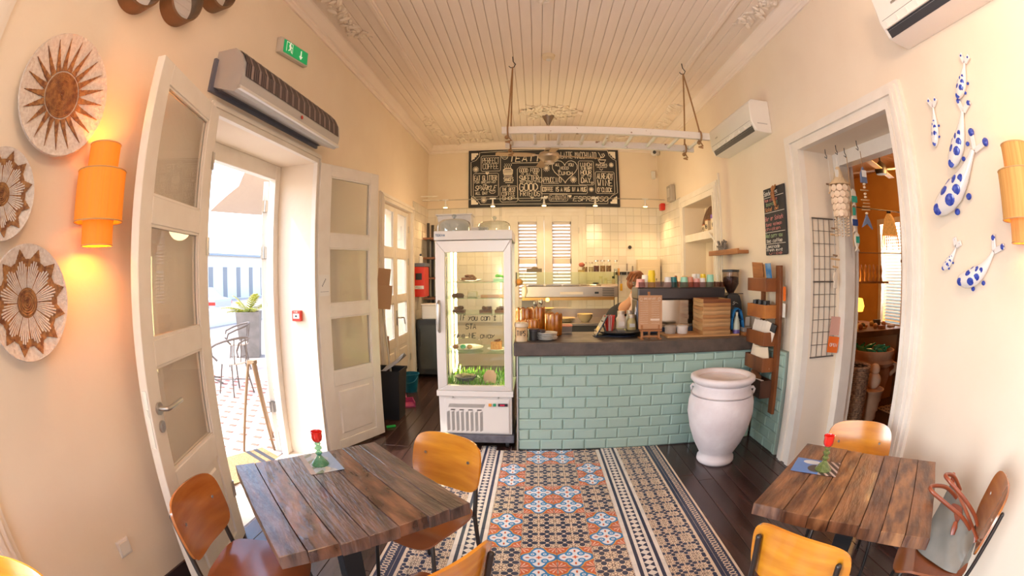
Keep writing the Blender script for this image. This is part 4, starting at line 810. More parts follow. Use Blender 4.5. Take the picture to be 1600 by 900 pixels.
for x, r, h, c, lid, lab in ((.835, .045, .13, (.42, .24, .1), True, 'squat glass jar of brown grain on the canopy'), (.935, .04, .13, (.62, .48, .25), True, 'squat glass jar of pale flour on the canopy'), (1.02, .045, .16, (.16, .04, .02), False, 'tall jar of dark red beans on the canopy'), (1.12, .045, .16, (.4, .2, .06), False, 'tall jar of golden nuts on the canopy'), (1.215, .042, .16, (.3, .15, .06), False, 'tall jar of brown nuts on the canopy'), (1.33, .035, .16, (.7, .65, .55), False, 'tall slim nearly empty jar at the canopy end')):
    x -= .07
    t = thing('storage_jar', lab, 'jar', (x, 7.05, 1.601), group='jars on the glass canopy'); MB().lathe([(.001, .002), (r * .93, .002), (r * .93, h * (.6 if x < 1.2 else .3)), (.001, h * .55 if x < 1.2 else .3 * h)], 16).obj('contents', mat('cont_%d' % round(x * 100), c, .8, col2=tuple(q * .4 for q in c), sc=60, bump=.5), t, True)
    MB().shell([(r, 0), (r, h * .75), (r * .7, h * .88), (r * .7, h)], 16).obj('glass_body', GL, t, True); MB().lathe([(.001, h), (r * .8, h), (r * .8, h + .02), (.001, h + .02)], 16).obj('lid', LID if lid else STEEL, t, True)
tag(MB().box(-.135, .1, 7.0, 7.1, 1.601, 1.655).ball((-.01, 7.05, 1.66), .05, sz=.6).obj('small_box', mat('brown_box', (.2, .15, .1), .6)), 'small dark box heaped with packets on the glass canopy', 'box')
for x, c, h, lab in ((.98, (.72, .6, .55), .1, 'white shaker on the end board'), (1.06, (.7, .55, .45), .07, 'short cream shaker on the end board'), (1.18, (.6, .42, .33), .1, 'pink shaker with black cap on the end board')):
    t = thing('shaker', lab, 'shaker', (x + .03, 7.0, 1.411)); MB().lathe([(.001, 0), (.028, 0), (.026, h * .6), (.018, h * .75), (.001, h)], 14).obj('body', mat('shk%d' % int(x * 100), c, .4), t, True); MB().lathe([(.001, h), (.022, h * .9), (.022, h + .02), (.001, h + .025)], 12).obj('cap', BLK if x > 1.1 else MATS['cream_lid'], t, True)
tag(MB().ball((.93, 7.0, 1.425), .05, sz=.3).obj('blue_dish', mat('dusty_blue', (.15, .16, .25), .5), None, True), 'small dusty blue dish beside the shakers', 'dish')
tag(MB().tube([(-.17, 6.86, 1.42), (-.15, 6.855, 1.38), (-.14, 6.855, 1.3), (-.17, 6.855, 1.21)], [.012, .016, .016, .01], 8).obj('ladle', mat('ivory', (.75, .62, .35), .5), None, True), 'ivory handled ladle hanging over the steel rail', 'ladle')
tag(MB().ball((-.25, 6.95, 1.45), .06, sz=.9).obj('bread_roll', mat('bread', (.6, .25, .05), .7), None, True), 'round golden bread roll at the left end of the prep rail', 'bread')
# back worktop and stacked crockery
t = thing('back_worktop', 'stainless worktop under the prep rail', 'worktop', (0, 0, 0)); MB().box(-.4, 2.1, 6.72, YB - .02, .80, .84).obj('top', PS, t, bevel=.004); MB().box(-.38, 2.08, 6.76, YB - .05, .1, .80).obj('cabinet', mat('dark_cabinet', (.04, .035, .035), .5), t); MB().box(-.4, 1.3, YB - .06, YB - .03, .84, .98).obj('upstand', PS, t)
for k in range(7): plate((.13 + rng.uniform(-.01, .01), 6.95, .841 + k * .03), .15 if k == 6 else .13, 'cream bowl plate in the stack on the back worktop' if k < 6 else 'wide yellow top plate of the back worktop stack', m=mat('cream_china', (.66, .5, .3), .3), group='stacked crockery on the worktop', h=.03)
for k in range(3): plate((.46, 6.95, .841 + k * .02), .15, 'flat cream plate in the low stack between the taller stacks', m=MATS['cream_china'], group='low plate stack', h=.02)
for k in range(3):
    o = MB().lathe([(.001, 0), (.06, 0), (.12, .07), (.125, .075), (.115, .072), (.055, .01), (.001, .01)], 28).obj('bowl', MATS['cream_china'], None, True); o.location = (.76, 6.95, .841 + k * .022); tag(o, 'pale bowl in the nested stack on the back worktop', 'bowl', 'nested bowls')
# knife rack, kettle cupboard etc. on the back wall
t = thing('knife_rack', 'black magnetic knife rack on the cream tiles', 'rack', (0, YB - .014, 0)); MB().box(1.36, 2.12, -.02, 0, 1.55, 1.6).obj('bar', BLK, t, bevel=.003)
for x, l, w_, c, z, lab in ((1.41, .05, .02, (.6, .3, .08), 1.64, 'tan handled knife at the left of the rack'), (1.46, .26, .02, (.7, .4, .02), 1.38, 'yellow handled knife on the rack'), (1.56, .2, .014, (.3, .25, .22), 1.72, 'long steel on the rack'), (1.66, .15, .012, (.25, .22, .2), 1.68, 'pointed knife left of the last one'), (1.76, .13, .012, (.25, .22, .2), 1.67, 'pointed knife at the right end')):
    t = thing('kitchen_knife', lab, 'knife', (x, YB - .04, z), group='knives on the rack'); MB().box(-w_, w_, -.006, 0, -.1, .02).obj('handle', mat('kn%d' % int(x * 100), c, .5), t); MB().add([(-w_ * .8, -.004, -.2 if z > 1.6 else .02), (w_ * .8, -.004, -.2 if z > 1.6 else .02), (0, -.004, .06 if z > 1.6 else .22), (0, -.001, -.05)], [(0, 1, 2), (0, 3, 1), (1, 3, 2), (0, 2, 3)]).obj('blade', STEEL, t)
t = thing('fuse_cabinet', 'cream wall cabinet in the back right corner behind the machine', 'cabinet', (1.93, YB - .12, 1.45)); MB().box(-.2, .2, -.02, .1, -.4, .36).obj('body', mat('cream_cabinet', (.7, .58, .42), .5), t, bevel=.006); MB().box(-.17, .17, -.032, -.021, -.37, .22).obj('door', MATS['cream_cabinet'], t, bevel=.004); MB().box(.12, .13, -.045, -.03, 0, .04).obj('latch', BLK, t)
t = thing('coffee_bag', 'cream paper bag with a round blue emblem behind the cups', 'bag', (1.95, 5.6, 1.28)); MB().box(-.07, .07, -.04, .04, 0, .27).obj('body', mat('cream_bag', (.68, .5, .3), .7), t, bevel=.012); MB().cyl((-.02, -.041, .2), (-.02, -.044, .2), .028, 20).obj('emblem', mat('blue_emblem', (.05, .06, .25), .5), t); MB().box(-.05, .01, -.044, -.041, .04, .13).obj('print', MATS['grey_print'], t)
t = thing('side_cabinet', 'dark cabinet carrying the cream bag behind the machine', 'cabinet', (1.9, 5.65, 0)); MB().box(-.25, .25, -.2, .25, .08, 1.25).obj('body', MATS['dark_cabinet'], t); MB().box(-.26, .26, -.22, .26, 1.25, 1.279).obj('top', PS, t)
tag(MB().lathe([(.001, 0), (.04, 0), (.04, .16), (.02, .22), (.018, .27), (.001, .275)], 14, TR(1.79, 5.6, 1.28)).obj('bottle', mat('orange_bottle', (.45, .18, .06), .4), None, True), 'orange brown bottle beside the cream bag', 'bottle')
tag(MB().cyl((1.62, YB - .03, 2.02), (1.62, YB - .01, 2.02), .03, 16).obj('suction_hook', BLK), 'round black hook stuck to the cream tiles', 'hook')
# left back corner: rack of glasses, dispenser, small fridge
t = thing('glass_rack', 'black framed rack with brown shelves in the back left corner', 'shelf', (0, 0, 0))
for x, y in ((-1.74, 7.28), (-1.74, 7.6), (-1.50, 7.28), (-1.50, 7.6)): MB().box(x - .02, x + .02, y - .02, y + .02, .0, 2.42).obj('post', DSTEEL, t)
for z in (2.15, 1.83, 1.50, 1.17): MB().box(-1.82, -1.46, 7.24, 7.64, z, z + .03).obj('shelf', mat('rack_wood', (.25, .11, .06), .5), t)
for z, sn in ((2.18, 'top'), (1.86, 'second'), (1.53, 'third'), (1.20, 'lowest')):
    for k in range(3):
        x = -1.67 + k * .05 + .01; h = rng.uniform(.1, .16); o = MB().shell([(.022, 0), (.032, h)], 12).lathe([(.001, 0), (.022, 0), (.022, .005), (.001, .005)], 12).obj('drinking_glass', GL, None, True); o.location = (x, 7.36, z); tag(o, 'clear drinking glass on the %s shelf of the black corner rack' % sn, 'glass', 'glasses on the %s shelf of the corner rack' % sn)
t = thing('wall_dispenser', 'red wall dispenser with a dark top and small window', 'dispenser', (XL + .002, 6.9, 0)); MB().box(0, .17, -.15, .15, 1.24, 1.70).obj('body', RED, t, bevel=.01); MB().box(.0, .18, -.16, .16, 1.70, 1.755).obj('top', mat('grey_blue_plastic', (.12, .13, .18), .4), t, bevel=.005); MB().box(.03, .13, -.152, -.149, 1.5, 1.6).obj('window', BLK, t); MB().box(.02, .16, -.154, -.15, 1.36, 1.41).obj('label_strip', PAPER, t)
m = MB(); write(m, 'PULL', .035, 1.37, .03, .002, TR(0, -.156, 0), width=.1); m.obj('lettering', MATS['grey_print'], t)
t = thing('white_bottle', 'small white bottle with dark cap on top of the red dispenser', 'bottle', (XL + .09, 6.85, 1.756)); MB().lathe([(.001, 0), (.035, 0), (.035, .09), (.015, .11), (.001, .11)], 14).obj('body', WH, t, True); MB().lathe([(.001, .11), (.017, .11), (.017, .14), (.001, .14)], 12).obj('cap', mat('dark_blue', (.01, .02, .05), .3), t, True)
t = thing('bar_fridge', 'low black glass-fronted fridge in the back corner', 'fridge', (-1.58, 6.9, 0)); MB().box(-.22, .26, -.22, .3, .05, .90).obj('body', BLK, t, bevel=.01); MB().box(-.17, .21, -.232, -.222, .14, .82).obj('pane', mat('fridge_pane', (.06, .065, .065), .15), t); MB().box(-.18, -.165, -.25, -.222, .5, .75).obj('handle', DSTEEL, t)
t = thing('white_tub', 'translucent white tub on top of the low black fridge', 'tub', (-1.60, 6.8, .901)); MB().box(-.12, .12, -.1, .1, 0, .22).obj('body', mat('milky_plastic', (.66, .6, .54), .4), t, bevel=.025, seg=3); MB().box(-.125, .125, -.105, .105, .215, .235).obj('lid', MATS['milky_plastic'], t, bevel=.006)
t = thing('bucket', 'blue plastic bucket on the dark floor by the back doors', 'bucket', (-1.69, 5.85, 0)); MB().shell([(.085, 0), (.12, .24), (.128, .242), (.128, .255), (.118, .255), (.083, .006)], 28).lathe([(.001, 0), (.085, 0), (.083, .006), (.001, .006)], 28).obj('body', mat('bucket_blue', (.0, .13, .22), .4), t, True); MB().tube([(.125 * math.cos(a), -.13 - .0 + .0 * a if False else -.125 * abs(math.sin(a)) * .6 - .07, .235 - .09 * math.sin(a)) for a in [PI * i / 12 for i in range(13)]], .004, 6).obj('handle', mat('bucket_blue', 0), t, True)
t = thing('waste_bin', 'tall black waste bin with a plastic liner beside the folded door', 'bin', (-1.60, 4.72, 0)); m = MB(); a_, b_ = .12, .155
m.add([(-a_, -a_, 0), (a_, -a_, 0), (a_, a_, 0), (-a_, a_, 0), (-b_, -b_, .56), (b_, -b_, .56), (b_, b_, .56), (-b_, b_, .56), (-b_ + .01, -b_ + .01, .56), (b_ - .01, -b_ + .01, .56), (b_ - .01, b_ - .01, .56), (-b_ + .01, b_ - .01, .56), (-.11, -.11, .06), (.11, -.11, .06), (.11, .11, .06), (-.11, .11, .06)], [(3, 2, 1, 0), (0, 1, 5, 4), (1, 2, 6, 5), (2, 3, 7, 6), (3, 0, 4, 7), (4, 5, 9, 8), (5, 6, 10, 9), (6, 7, 11, 10), (7, 4, 8, 11), (8, 9, 13, 12), (9, 10, 14, 13), (10, 11, 15, 14), (11, 8, 12, 15), (12, 13, 14, 15)])
m.obj('body', mat('bin_black', (.015, .016, .022), .45), t, bevel=.008); m = MB(); [m.box(-b_ - .008 * (k == 0), b_ + .008 * (k == 0), -b_ - .008, b_ + .008, .53, .565) for k in (0,)]; 
MB().add([(-b_ - .006, -b_ - .006, .535), (b_ + .006, -b_ - .006, .535), (b_ + .006, b_ + .006, .535), (-b_ - .006, b_ + .006, .535), (-b_ - .006, -b_ - .006, .563), (b_ + .006, -b_ - .006, .563), (b_ + .006, b_ + .006, .563), (-b_ - .006, b_ + .006, .563)], [(0, 1, 5, 4), (1, 2, 6, 5), (2, 3, 7, 6), (3, 0, 4, 7)]).obj('rim', MATS['bin_black'], t)
BAGM = mat('bin_liner', (.42, .45, .55), .35); m = MB(); q = random.Random(4); vs = [(-.12 + .30 * i / 6, -.02 + .1 * (j - 1) + q.uniform(-.02, .02), .50 + .2 * (i / 6) ** 1.2 + (0, .03, 0)[j] + q.uniform(-.012, .02)) for i in range(7) for j in range(3)]
m.add(vs, [(i * 3 + j, (i + 1) * 3 + j, (i + 1) * 3 + j + 1, i * 3 + j + 1) for i in range(6) for j in range(2)]); o = m.obj('bin_liner', BAGM, t, 80); o.modifiers.new('s', 'SOLIDIFY').thickness = .004
CB = mat('cardboard', (.42, .24, .14), .85)
tag(MB().box(-.07, .07, -.012, .0, 0, .40, TR(-1.69, 4.78, 1.26, .0, .12, .5)).obj('cardboard_sheet', CB), 'tall brown cardboard sheet propped behind the folded door', 'cardboard')
tag(MB().box(-.08, .08, -.012, .0, 0, .26, TR(-1.64, 4.70, 1.22, .1, .1, .45)).obj('cardboard_sheet', CB), 'shorter brown cardboard sheet in front of the tall one', 'cardboard')
t = thing('broom', 'broom leaning with its pale stick above the waste bin', 'broom'); MB().cyl((-1.58, 4.74, .35), (-1.68, 4.80, 1.24), .012, 8).obj('stick', mat('grey_stick', (.5, .46, .42), .4), t, True); MB().cyl((-1.573, 4.735, .30), (-1.58, 4.74, .36), .02, 8).obj('ferrule', BLK, t, True)
tag(MB().cyl((-1.64, 4.85, .25), (-1.65, 4.86, .9), .013, 8).obj('wooden_stick', mat('stick_brown', (.25, .12, .05), .5), None, True), 'brown wooden stick standing in the black waste bin', 'stick')
t = thing('dustpan', 'pink dustpan lying on the dark floor by the blue bucket', 'dustpan', (-1.56, 5.2, .0), .4); MB().box(-.09, .09, -.11, .1, 0, .015).box(-.09, -.08, -.11, .1, .015, .06).box(.08, .09, -.11, .1, .015, .06).box(-.09, .09, .09, .1, .015, .07).obj('pan', mat('pink_plastic', (.5, .06, .2), .45), t); MB().cyl((0, .1, .05), (0, .22, .1), .014, 8).obj('handle', MATS['pink_plastic'], t)
tag(MB().box(-.05, .05, -.015, .015, 0, .02, TR(-1.50, 4.35, .002, 0, 0, .6)).obj('door_wedge', mat('green_plastic', (.02, .45, .08), .4), bevel=.003), 'bright green door wedge on the floor behind the folded door', 'wedge')
# ------------------------------------------------ barista bending behind the machine
def skinned(name, verts, edges, radii, m, parent, sub=2, root=0):
    me = bpy.data.meshes.new(name); me.from_pydata(verts, edges, []); o = bpy.data.objects.new(name, me); C.objects.link(o); o.parent = parent; me.materials.append(m)
    sk = o.modifiers.new('skin', 'SKIN'); sk.use_smooth_shade = True
    sv = me.skin_vertices[0].data if me.skin_vertices else None
    if sv is None:
        bpy.context.view_layer.update(); sv = me.skin_vertices[0].data
    for i, r in enumerate(radii): sv[i].radius = r if isinstance(r, tuple) else (r, r); sv[i].use_root = (i == root)
    s = o.modifiers.new('sub', 'SUBSURF'); s.levels = sub; s.render_levels = sub; return o
SKN = mat('skin', (.52, .25, .14), .55, spec=.4); HAIR = mat('auburn_hair', (.16, .045, .015), .5, col2=(.34, .11, .03), sc=40, st=(1, 1, .15), bump=.6); BTOP = mat('black_top', (.015, .014, .016), .9); PINKT = mat('pale_pink_shirt', (.62, .42, .36), .9); JEAN = mat('dark_trousers', (.02, .025, .04), .9)
t = thing('person', 'auburn-haired person in a black top bending down behind the coffee machine', 'person', (0, 0, 0))
V_ = [(1.0, 5.84, .90), (1.01, 5.78, .97), (1.03, 5.68, 1.05), (1.07, 5.54, 1.12), (1.12, 5.45, 1.19), (1.17, 5.40, 1.27), (1.205, 5.385, 1.39),
      (1.0, 5.42, 1.08), (1.08, 5.22, 1.0), (1.28, 5.0, 1.06), (1.24, 5.50, 1.10), (1.34, 5.34, 1.0), (1.38, 5.28, 1.05),
      (.91, 5.83, .84), (.90, 5.78, .48), (.88, 5.86, .08), (.88, 5.76, .04), (1.10, 5.84, .84), (1.12, 5.80, .48), (1.12, 5.88, .08), (1.12, 5.78, .04)]
E_ = [(0, 1), (1, 2), (2, 3), (3, 4), (4, 5), (5, 6), (3, 7), (7, 8), (8, 9), (3, 10), (10, 11), (11, 12), (0, 13), (13, 14), (14, 15), (15, 16), (0, 17), (17, 18), (18, 19), (19, 20)]
R_ = [.13, .125, .13, .125, .075, .052, .05, .052, .038, .028, .052, .038, .028, .085, .06, .045, .035, .085, .06, .045, .035]
skinned('body', V_, E_, R_, SKN, t)
b = MB(); HM = TR(1.215, 5.385, 1.475, 0, .5, -.3)
b.ball((0, 0, 0), .1, .92, .78, 1.12, 20, 14, HM).ball((.075, 0, -.05), .045, 1, 1, 1.1, 10, 8, HM).ball((.1, 0, -.005), .017, 1.2, .8, 1.6, 8, 6, HM).ball((.078, 0, -.055), .018, 1, 1.4, .5, 8, 6, HM)
for s in (-1, 1): b.ball((.0, s * .078, -.01), .022, .8, .35, 1.4, 8, 6, HM)
b.obj('head', SKN, t, 80); [MB().ball((.084, s * .03, .012), .011, seg=8, rings=6, M=HM).obj('eye', mat('eye_white', (.7, .65, .6), .3), t, True) for s in (-1, 1)]
h = MB().ball((-.018, 0, .03), .106, .95, .88, 1.05, 20, 14, HM).ball((-.03, 0, -.02), .09, .9, .95, 1.0, 16, 10, HM)
for k in range(26): a = k * .42; h.tube([HM @ Vector((-.02 + .02 * math.cos(a), .02 * math.sin(a), .13)), HM @ Vector((-.02 + .09 * math.cos(a) - .01, .088 * math.sin(a), .07)), HM @ Vector((-.03 + .095 * min(math.cos(a), .3), .095 * math.sin(a), -.03))], [.006, .012, .006], 5)
h.obj('hair', HAIR, t, 80)
skinned('top', [(1.0, 5.85, .86), V_[1], V_[2], V_[3], (1.10, 5.48, 1.17), V_[7], (1.04, 5.32, 1.04), V_[10], (1.29, 5.42, 1.05)], [(0, 1), (1, 2), (2, 3), (3, 4), (3, 5), (5, 6), (3, 7), (7, 8)], [.15, .142, .148, .14, .088, .066, .054, .066, .054], BTOP, t)
MB().tube([(1.15, 5.36, 1.33), (1.165, 5.33, 1.29), (1.17, 5.32, 1.2), (1.12, 5.34, 1.1)], .034, 8).obj('pale_collar', PINKT, t, True)
skinned('trousers', [(1.005, 5.80, .97), (1.0, 5.84, .89), V_[13], V_[14], (.88, 5.85, .12), V_[17], V_[18], (1.12, 5.87, .12)], [(0, 1), (1, 2), (2, 3), (3, 4), (1, 5), (5, 6), (6, 7)], [.145, .15, .1, .075, .06, .1, .075, .06], JEAN, t)
for s, w_ in ((0, V_[9]), (1, V_[12])):
    w_ = Vector(w_); hv = [w_, w_ + Vector((.05, -.01, -.01))]; he = [(0, 1)]; hr = [.026, (.036, .016)]
    for k in range(4):
        y = -.03 + .02 * k; L_ = (.062, .072, .068, .052)[k]; i = len(hv); hv += [w_ + Vector((.085, y, -.012)), w_ + Vector((.085 + L_ * .55, y, -.018)), w_ + Vector((.085 + L_, y, -.035))]; he += [(1, i), (i, i + 1), (i + 1, i + 2)]; hr += [.010, .009, .0075]
    i = len(hv); hv += [w_ + Vector((.04, -.045, -.02)), w_ + Vector((.075, -.062, -.035))]; he += [(1, i), (i, i + 1)]; hr += [.011, .009]; skinned('hand', hv, he, hr, SKN, t)
# ------------------------------------------------ blackboard on the back wall
CHB = mat('chalkboard', (.022, .021, .024), .7, col2=(.035, .033, .036), sc=3); CHALK = mat('chalk', (.86, .78, .67), .9)
t = thing('chalkboard', 'wide black chalkboard full of hand-lettered coffee sayings above the shuttered window', 'chalkboard', (-1.127, YB - .04, 3.72))
MB().box(0, 2.59, 0, .035, -1.01, 0).obj('board', CHB, t, bevel=.003)
m = MB(); k1 = .01118 / 9.19; k2 = .01148 / 9.19; TM_ = TR(0, -.003, 0)
def U(u, s=0): return ((728 + u / 9.19) - 733) * .01118 if s == 0 else ((848 + u / 9.19) - 733) * .01118
def V(v): return -((232 + v / 9.19) - 237) * .01148
def wr(txt, u0, u1, v0, v1, s=0, r=.0045, sl=0, jit=.012): write(m, txt, U(u0, s), V(v1), V(v0) - V(v1), r, TM_, width=U(u1, s) - U(u0, s), slant=sl, jit=jit)
def ln(pts, s=0, r=.004, cl=False): m_ = MB(); m_.tube([Vector((U(a, s), 0, V(b))) for a, b in pts], r, 4, cl); m.add(m_.v, m_.f, TM_)
def bx_(u0, u1, v0, v1, s=0, c=14, r=.0038): ln([(u0 + c, v0), (u1 - c, v0), (u1, v0 + c), (u1, v1 - c), (u1 - c, v1), (u0 + c, v1), (u0, v1 - c), (u0, v0 + c)], s, r, True)
def star(u, v, q, s=0):
    for i in range(6): a = PI * i / 6 + .2; ln([(u - q * math.cos(a), v - q * math.sin(a)), (u + q * math.cos(a), v + q * math.sin(a))], s, .0045)
def heart(u, v, q, s=0, r=.004, fill=True):
    P_ = [(u + q * 16 * math.sin(a) ** 3 / 16, v - q * (13 * math.cos(a) - 5 * math.cos(2 * a) - 2 * math.cos(3 * a) - math.cos(4 * a)) / 16) for a in [2 * PI * i / 26 for i in range(26)]]
    if fill: m.add([(U(a, s), -.005, V(b)) for a, b in P_], [tuple(range(26))[::-1]])
    else: ln(P_, s, r, True)
ln([(215, 78), (700, 62), (1260, 48), (2010, 55), (2030, 72)], 0); ln([(205, 78), (200, 130), (150, 190), (80, 215), (85, 690), (150, 730), (200, 790), (215, 815), (1200, 820), (1990, 812)], 0)
ln([(920, 70), (940, 130), (990, 180), (1035, 200), (1035, 480), (1040, 660), (960, 700), (900, 760), (895, 815)], 1)
for u, v, s, dx, dy in ((85, 85, 0, 1, 1), (85, 815, 0, 1, -1), (1030, 72, 1, -1, 1), (1030, 812, 1, -1, -1)):
    m.add([(U(u + dx * a, s), -.005, V(v + dy * b)) for a, b in ((0, 0), (95, 0), (100, 25), (70, 35), (75, 55), (50, 60), (45, 85), (20, 90), (10, 108), (0, 100))], [tuple(range(10)) if dx * dy < 0 else tuple(range(10))[::-1]])
bx_(225, 500, 130, 350); wr('PERFECT', 245, 480, 158, 235); wr('COFFEE', 250, 470, 245, 318)
ln([(560 + 45 * math.cos(a), 140 + 45 * math.sin(a)) for a in [i * .4 for i in range(16)]], 0, .005, True); [ln([(530, 120 + 18 * i), (592, 120 + 18 * i)], 0, .004) for i in range(3)]
wr('TEATIME', 620, 1230, 132, 222, r=.0085, sl=.15); ln([(660, 242), (1230, 240)], 0, .005)
star(150, 320, 45); star(262, 752, 45); bx_(115, 470, 380, 710); heart(312, 380, 26); wr('EAT GLITTER', 130, 445, 412, 482, r=.0055); wr('FOR BREAKFAST', 135, 435, 492, 520, r=.003); wr('AND', 250, 300, 530, 550, r=.003)
wr('SPARKLE', 135, 430, 555, 620, r=.0055, sl=.3); wr('ALL DAY', 145, 315, 635, 678, r=.0045); ln([(335, 635), (360, 628), (385, 636), (410, 628), (430, 640), (405, 662), (365, 662)], 0, .005, True)
for i in range(4): ln([(565 + 28 * i, 320), (550 + 28 * i, 290), (572 + 28 * i, 270), (560 + 28 * i, 248)], 0, .0045)
ln([(540, 335), (570, 318), (640, 318), (668, 340), (668, 390), (540, 390)], 0, .009, True); ln([(548, 395), (550, 430), (665, 430), (662, 395)], 0, .006, True); [ln([(545, 340 + 12 * i), (663, 340 + 12 * i)], 0, .005) for i in range(7)]; wr('SHAKES', 545, 678, 445, 500, r=.005); ln([(565, 518), (670, 520)], 0, .006); ln([(600, 545), (612, 575), (625, 545)], 0, .005)
for i in range(28):
    a = i / 28
bx_(492, 738, 568, 788, c=22); wr('THE BEST', 520, 705, 590, 640, r=.0042); wr('COFFEE', 515, 700, 650, 702, r=.0048); wr('SHOP', 525, 690, 715, 760, r=.005)
bx_(735, 1075, 300, 775, c=30); wr('GOOD FOOD', 765, 1040, 320, 376, r=.0048); wr('IS ALL THE', 780, 1025, 386, 412, r=.0035); wr('SWEETER', 765, 1030, 425, 495, r=.0065); wr('WHEN SHARED WITH', 770, 1040, 503, 522, r=.0025); wr('GOOD', 765, 1015, 535, 632, r=.0085); wr('FRIENDS', 775, 1045, 645, 710, r=.0062); heart(938, 735, 24)
star(40, 320, 52, 1); star(415, 480, 50, 1); star(665, 618, 34, 1); star(965, 265, 35, 1)
wr('LATTE MACCHIATO', 250, 750, 88, 180, 1, r=.0052); heart(300, 345, 178, 1, .005, False); wr('ALL', 165, 230, 250, 290, 1); wr('YOU', 345, 420, 250, 292, 1); wr('NEED', 230, 352, 300, 338, 1); wr('IS', 198, 235, 345, 372, 1); wr('LUNCH', 215, 402, 368, 415, 1, r=.0055)
wr('CAPPUCCINO', -60, 245, 450, 522, 1, r=.0045); ln([(-10, 535), (210, 535)], 1); bx_(492, 708, 215, 555, 1); wr('LUNCH', 522, 680, 240, 292, 1, r=.005); wr('IS THE HAPPY', 525, 685, 300, 340, 1, r=.0035); wr('HOUR', 525, 672, 350, 408, 1, r=.0058); wr('OF THE', 530, 680, 418, 440, 1, r=.003); wr('DAY', 528, 660, 452, 525, 1, r=.0075); heart(678, 525, 16, 1, .004, False)
bx_(-45, 608, 565, 680, 1); wr('COFFEE IS A HUG IN A MUG', -20, 590, 588, 648, 1, r=.0062); bx_(70, 330, 688, 782, 1); wr('SANDWICH', 85, 300, 702, 765, 1, r=.004); heart(362, 715, 24, 1); heart(25, 730, 30, 1)
wr('ESPRESSO', 405, 885, 718, 780, 1, r=.0062, sl=.3); bx_(730, 1000, 365, 672, 1); wr('ALREADY', 752, 980, 388, 466, 1, r=.006); wr('WINE', 760, 968, 480, 565, 1, r=.0072); wr("O'CLOCK", 755, 960, 590, 650, 1, r=.006)
wr('PANCAKES', 745, 905, 252, 285, 1, r=.0038); ln([(755, 302), (900, 302)], 1, .005); ln([(775, 195), (890, 195), (860, 240), (805, 240)], 1, .008, True); ln([(800, 185), (820, 150), (850, 160), (875, 130), (860, 105), (835, 110), (845, 140)], 1, .007); ln([(785, 85), (830, 170)], 1, .005); ln([(790, 320), (820, 345), (840, 322)], 1, .005)
m.obj('lettering', CHALK, t)
# ------------------------------------------------ cable light system
t = thing('cable_light_rail', 'pair of thin steel cables carrying the small spotlights', 'cable'); 
for z, y in ((2.79, 7.3), (2.81, 7.36)): MB().cyl((XL, y, z), (XR, y, z), .0035, 6).obj('cable', STEEL, t)
for y in (7.1, 7.25): MB().cyl((XL + .02, y, 2.84 - (y - 7.1) * .25), (XL + .3, y, 2.83 - (y - 7.1) * .25), .01, 8).obj('tensioner', WHITE, t)
GLOW = mat('lamp_glow', (1, .75, .3), .5, emit=(1, .62, .18), es=14)
sp_ = None
for k, (x, lab) in enumerate(((-1.457, 'small spotlight on the cables left of the chalkboard'), (-.677, 'small spotlight at the left part of the chalkboard'), (.15, 'small spotlight at the middle of the chalkboard'), (.983, 'small spotlight at the right part of the chalkboard'), (1.824, 'small spotlight on the cables right of the chalkboard'))):
    if sp_ is None:
        t = sp_ = thing('cable_spotlight', lab, 'spotlight', (x, 7.3, 2.79), group='spotlights on the cables')
        MB().box(-.05, .05, -.006, .006, .0, .02).obj('crossbar', WH, t); MB().cyl((0, 0, 0), (0, 0, -.07), .012, 8).obj('stem', WH, t); MB().lathe([(.018, -.06), (.02, -.09), (.038, -.118), (.001, -.1)], 16).obj('shade', WH, t, True); MB().lathe([(.001, -.128), (.03, -.126), (.036, -.119), (.001, -.112)], 14).obj('bulb', GLOW, t, True)
    else: dup(sp_, (x, 7.3, 2.79), label=lab)
    lamp('SPOT', 'cable_spot_light', (x, 7.3, 2.64), 26, (1, .62, .28), (-.25, 0, 0), spot_size=2.3, spot_blend=.7, shadow_soft_size=.03)
# small devices in the back right corner
t = thing('security_camera', 'small white security camera in the ceiling corner', 'camera', (2.07, 7.5, 3.66)); MB().box(.0, .1, -.03, .05, -.04, .06).obj('mount', WH, t, bevel=.01); MB().ball((0, -.05, -.01), .065, seg=16, rings=10).obj('dome', WH, t, True); MB().cyl((-.01, -.1, -.02), (-.015, -.125, -.025), .03, 16).obj('lens', BLK, t)
tag(MB().box(2.05, 2.12, YB - .06, YB, 3.22, 3.36).obj('motion_sensor', WH, bevel=.012), 'small white motion sensor low in the back corner', 'sensor')
t = thing('alarm_siren', 'grey alarm box above the niche door casing', 'alarm', (XR, 6.82, 2.82)); MB().box(-.09, 0, -.11, .11, -.13, .13).obj('case', mat('grey_case', (.38, .33, .28), .5), t, bevel=.02); MB().box(-.1, -.085, -.06, .06, -.06, .08).obj('cover', mat('grey_case_light', (.5, .45, .4), .5), t, bevel=.01)
tag(MB().box(2.09, XR - .006, 7.28, 7.42, 2.62, 2.74).obj('fire_sounder', RED, bevel=.025, seg=3), 'red rounded fire sounder on the cream tiles of the right corner', 'alarm')
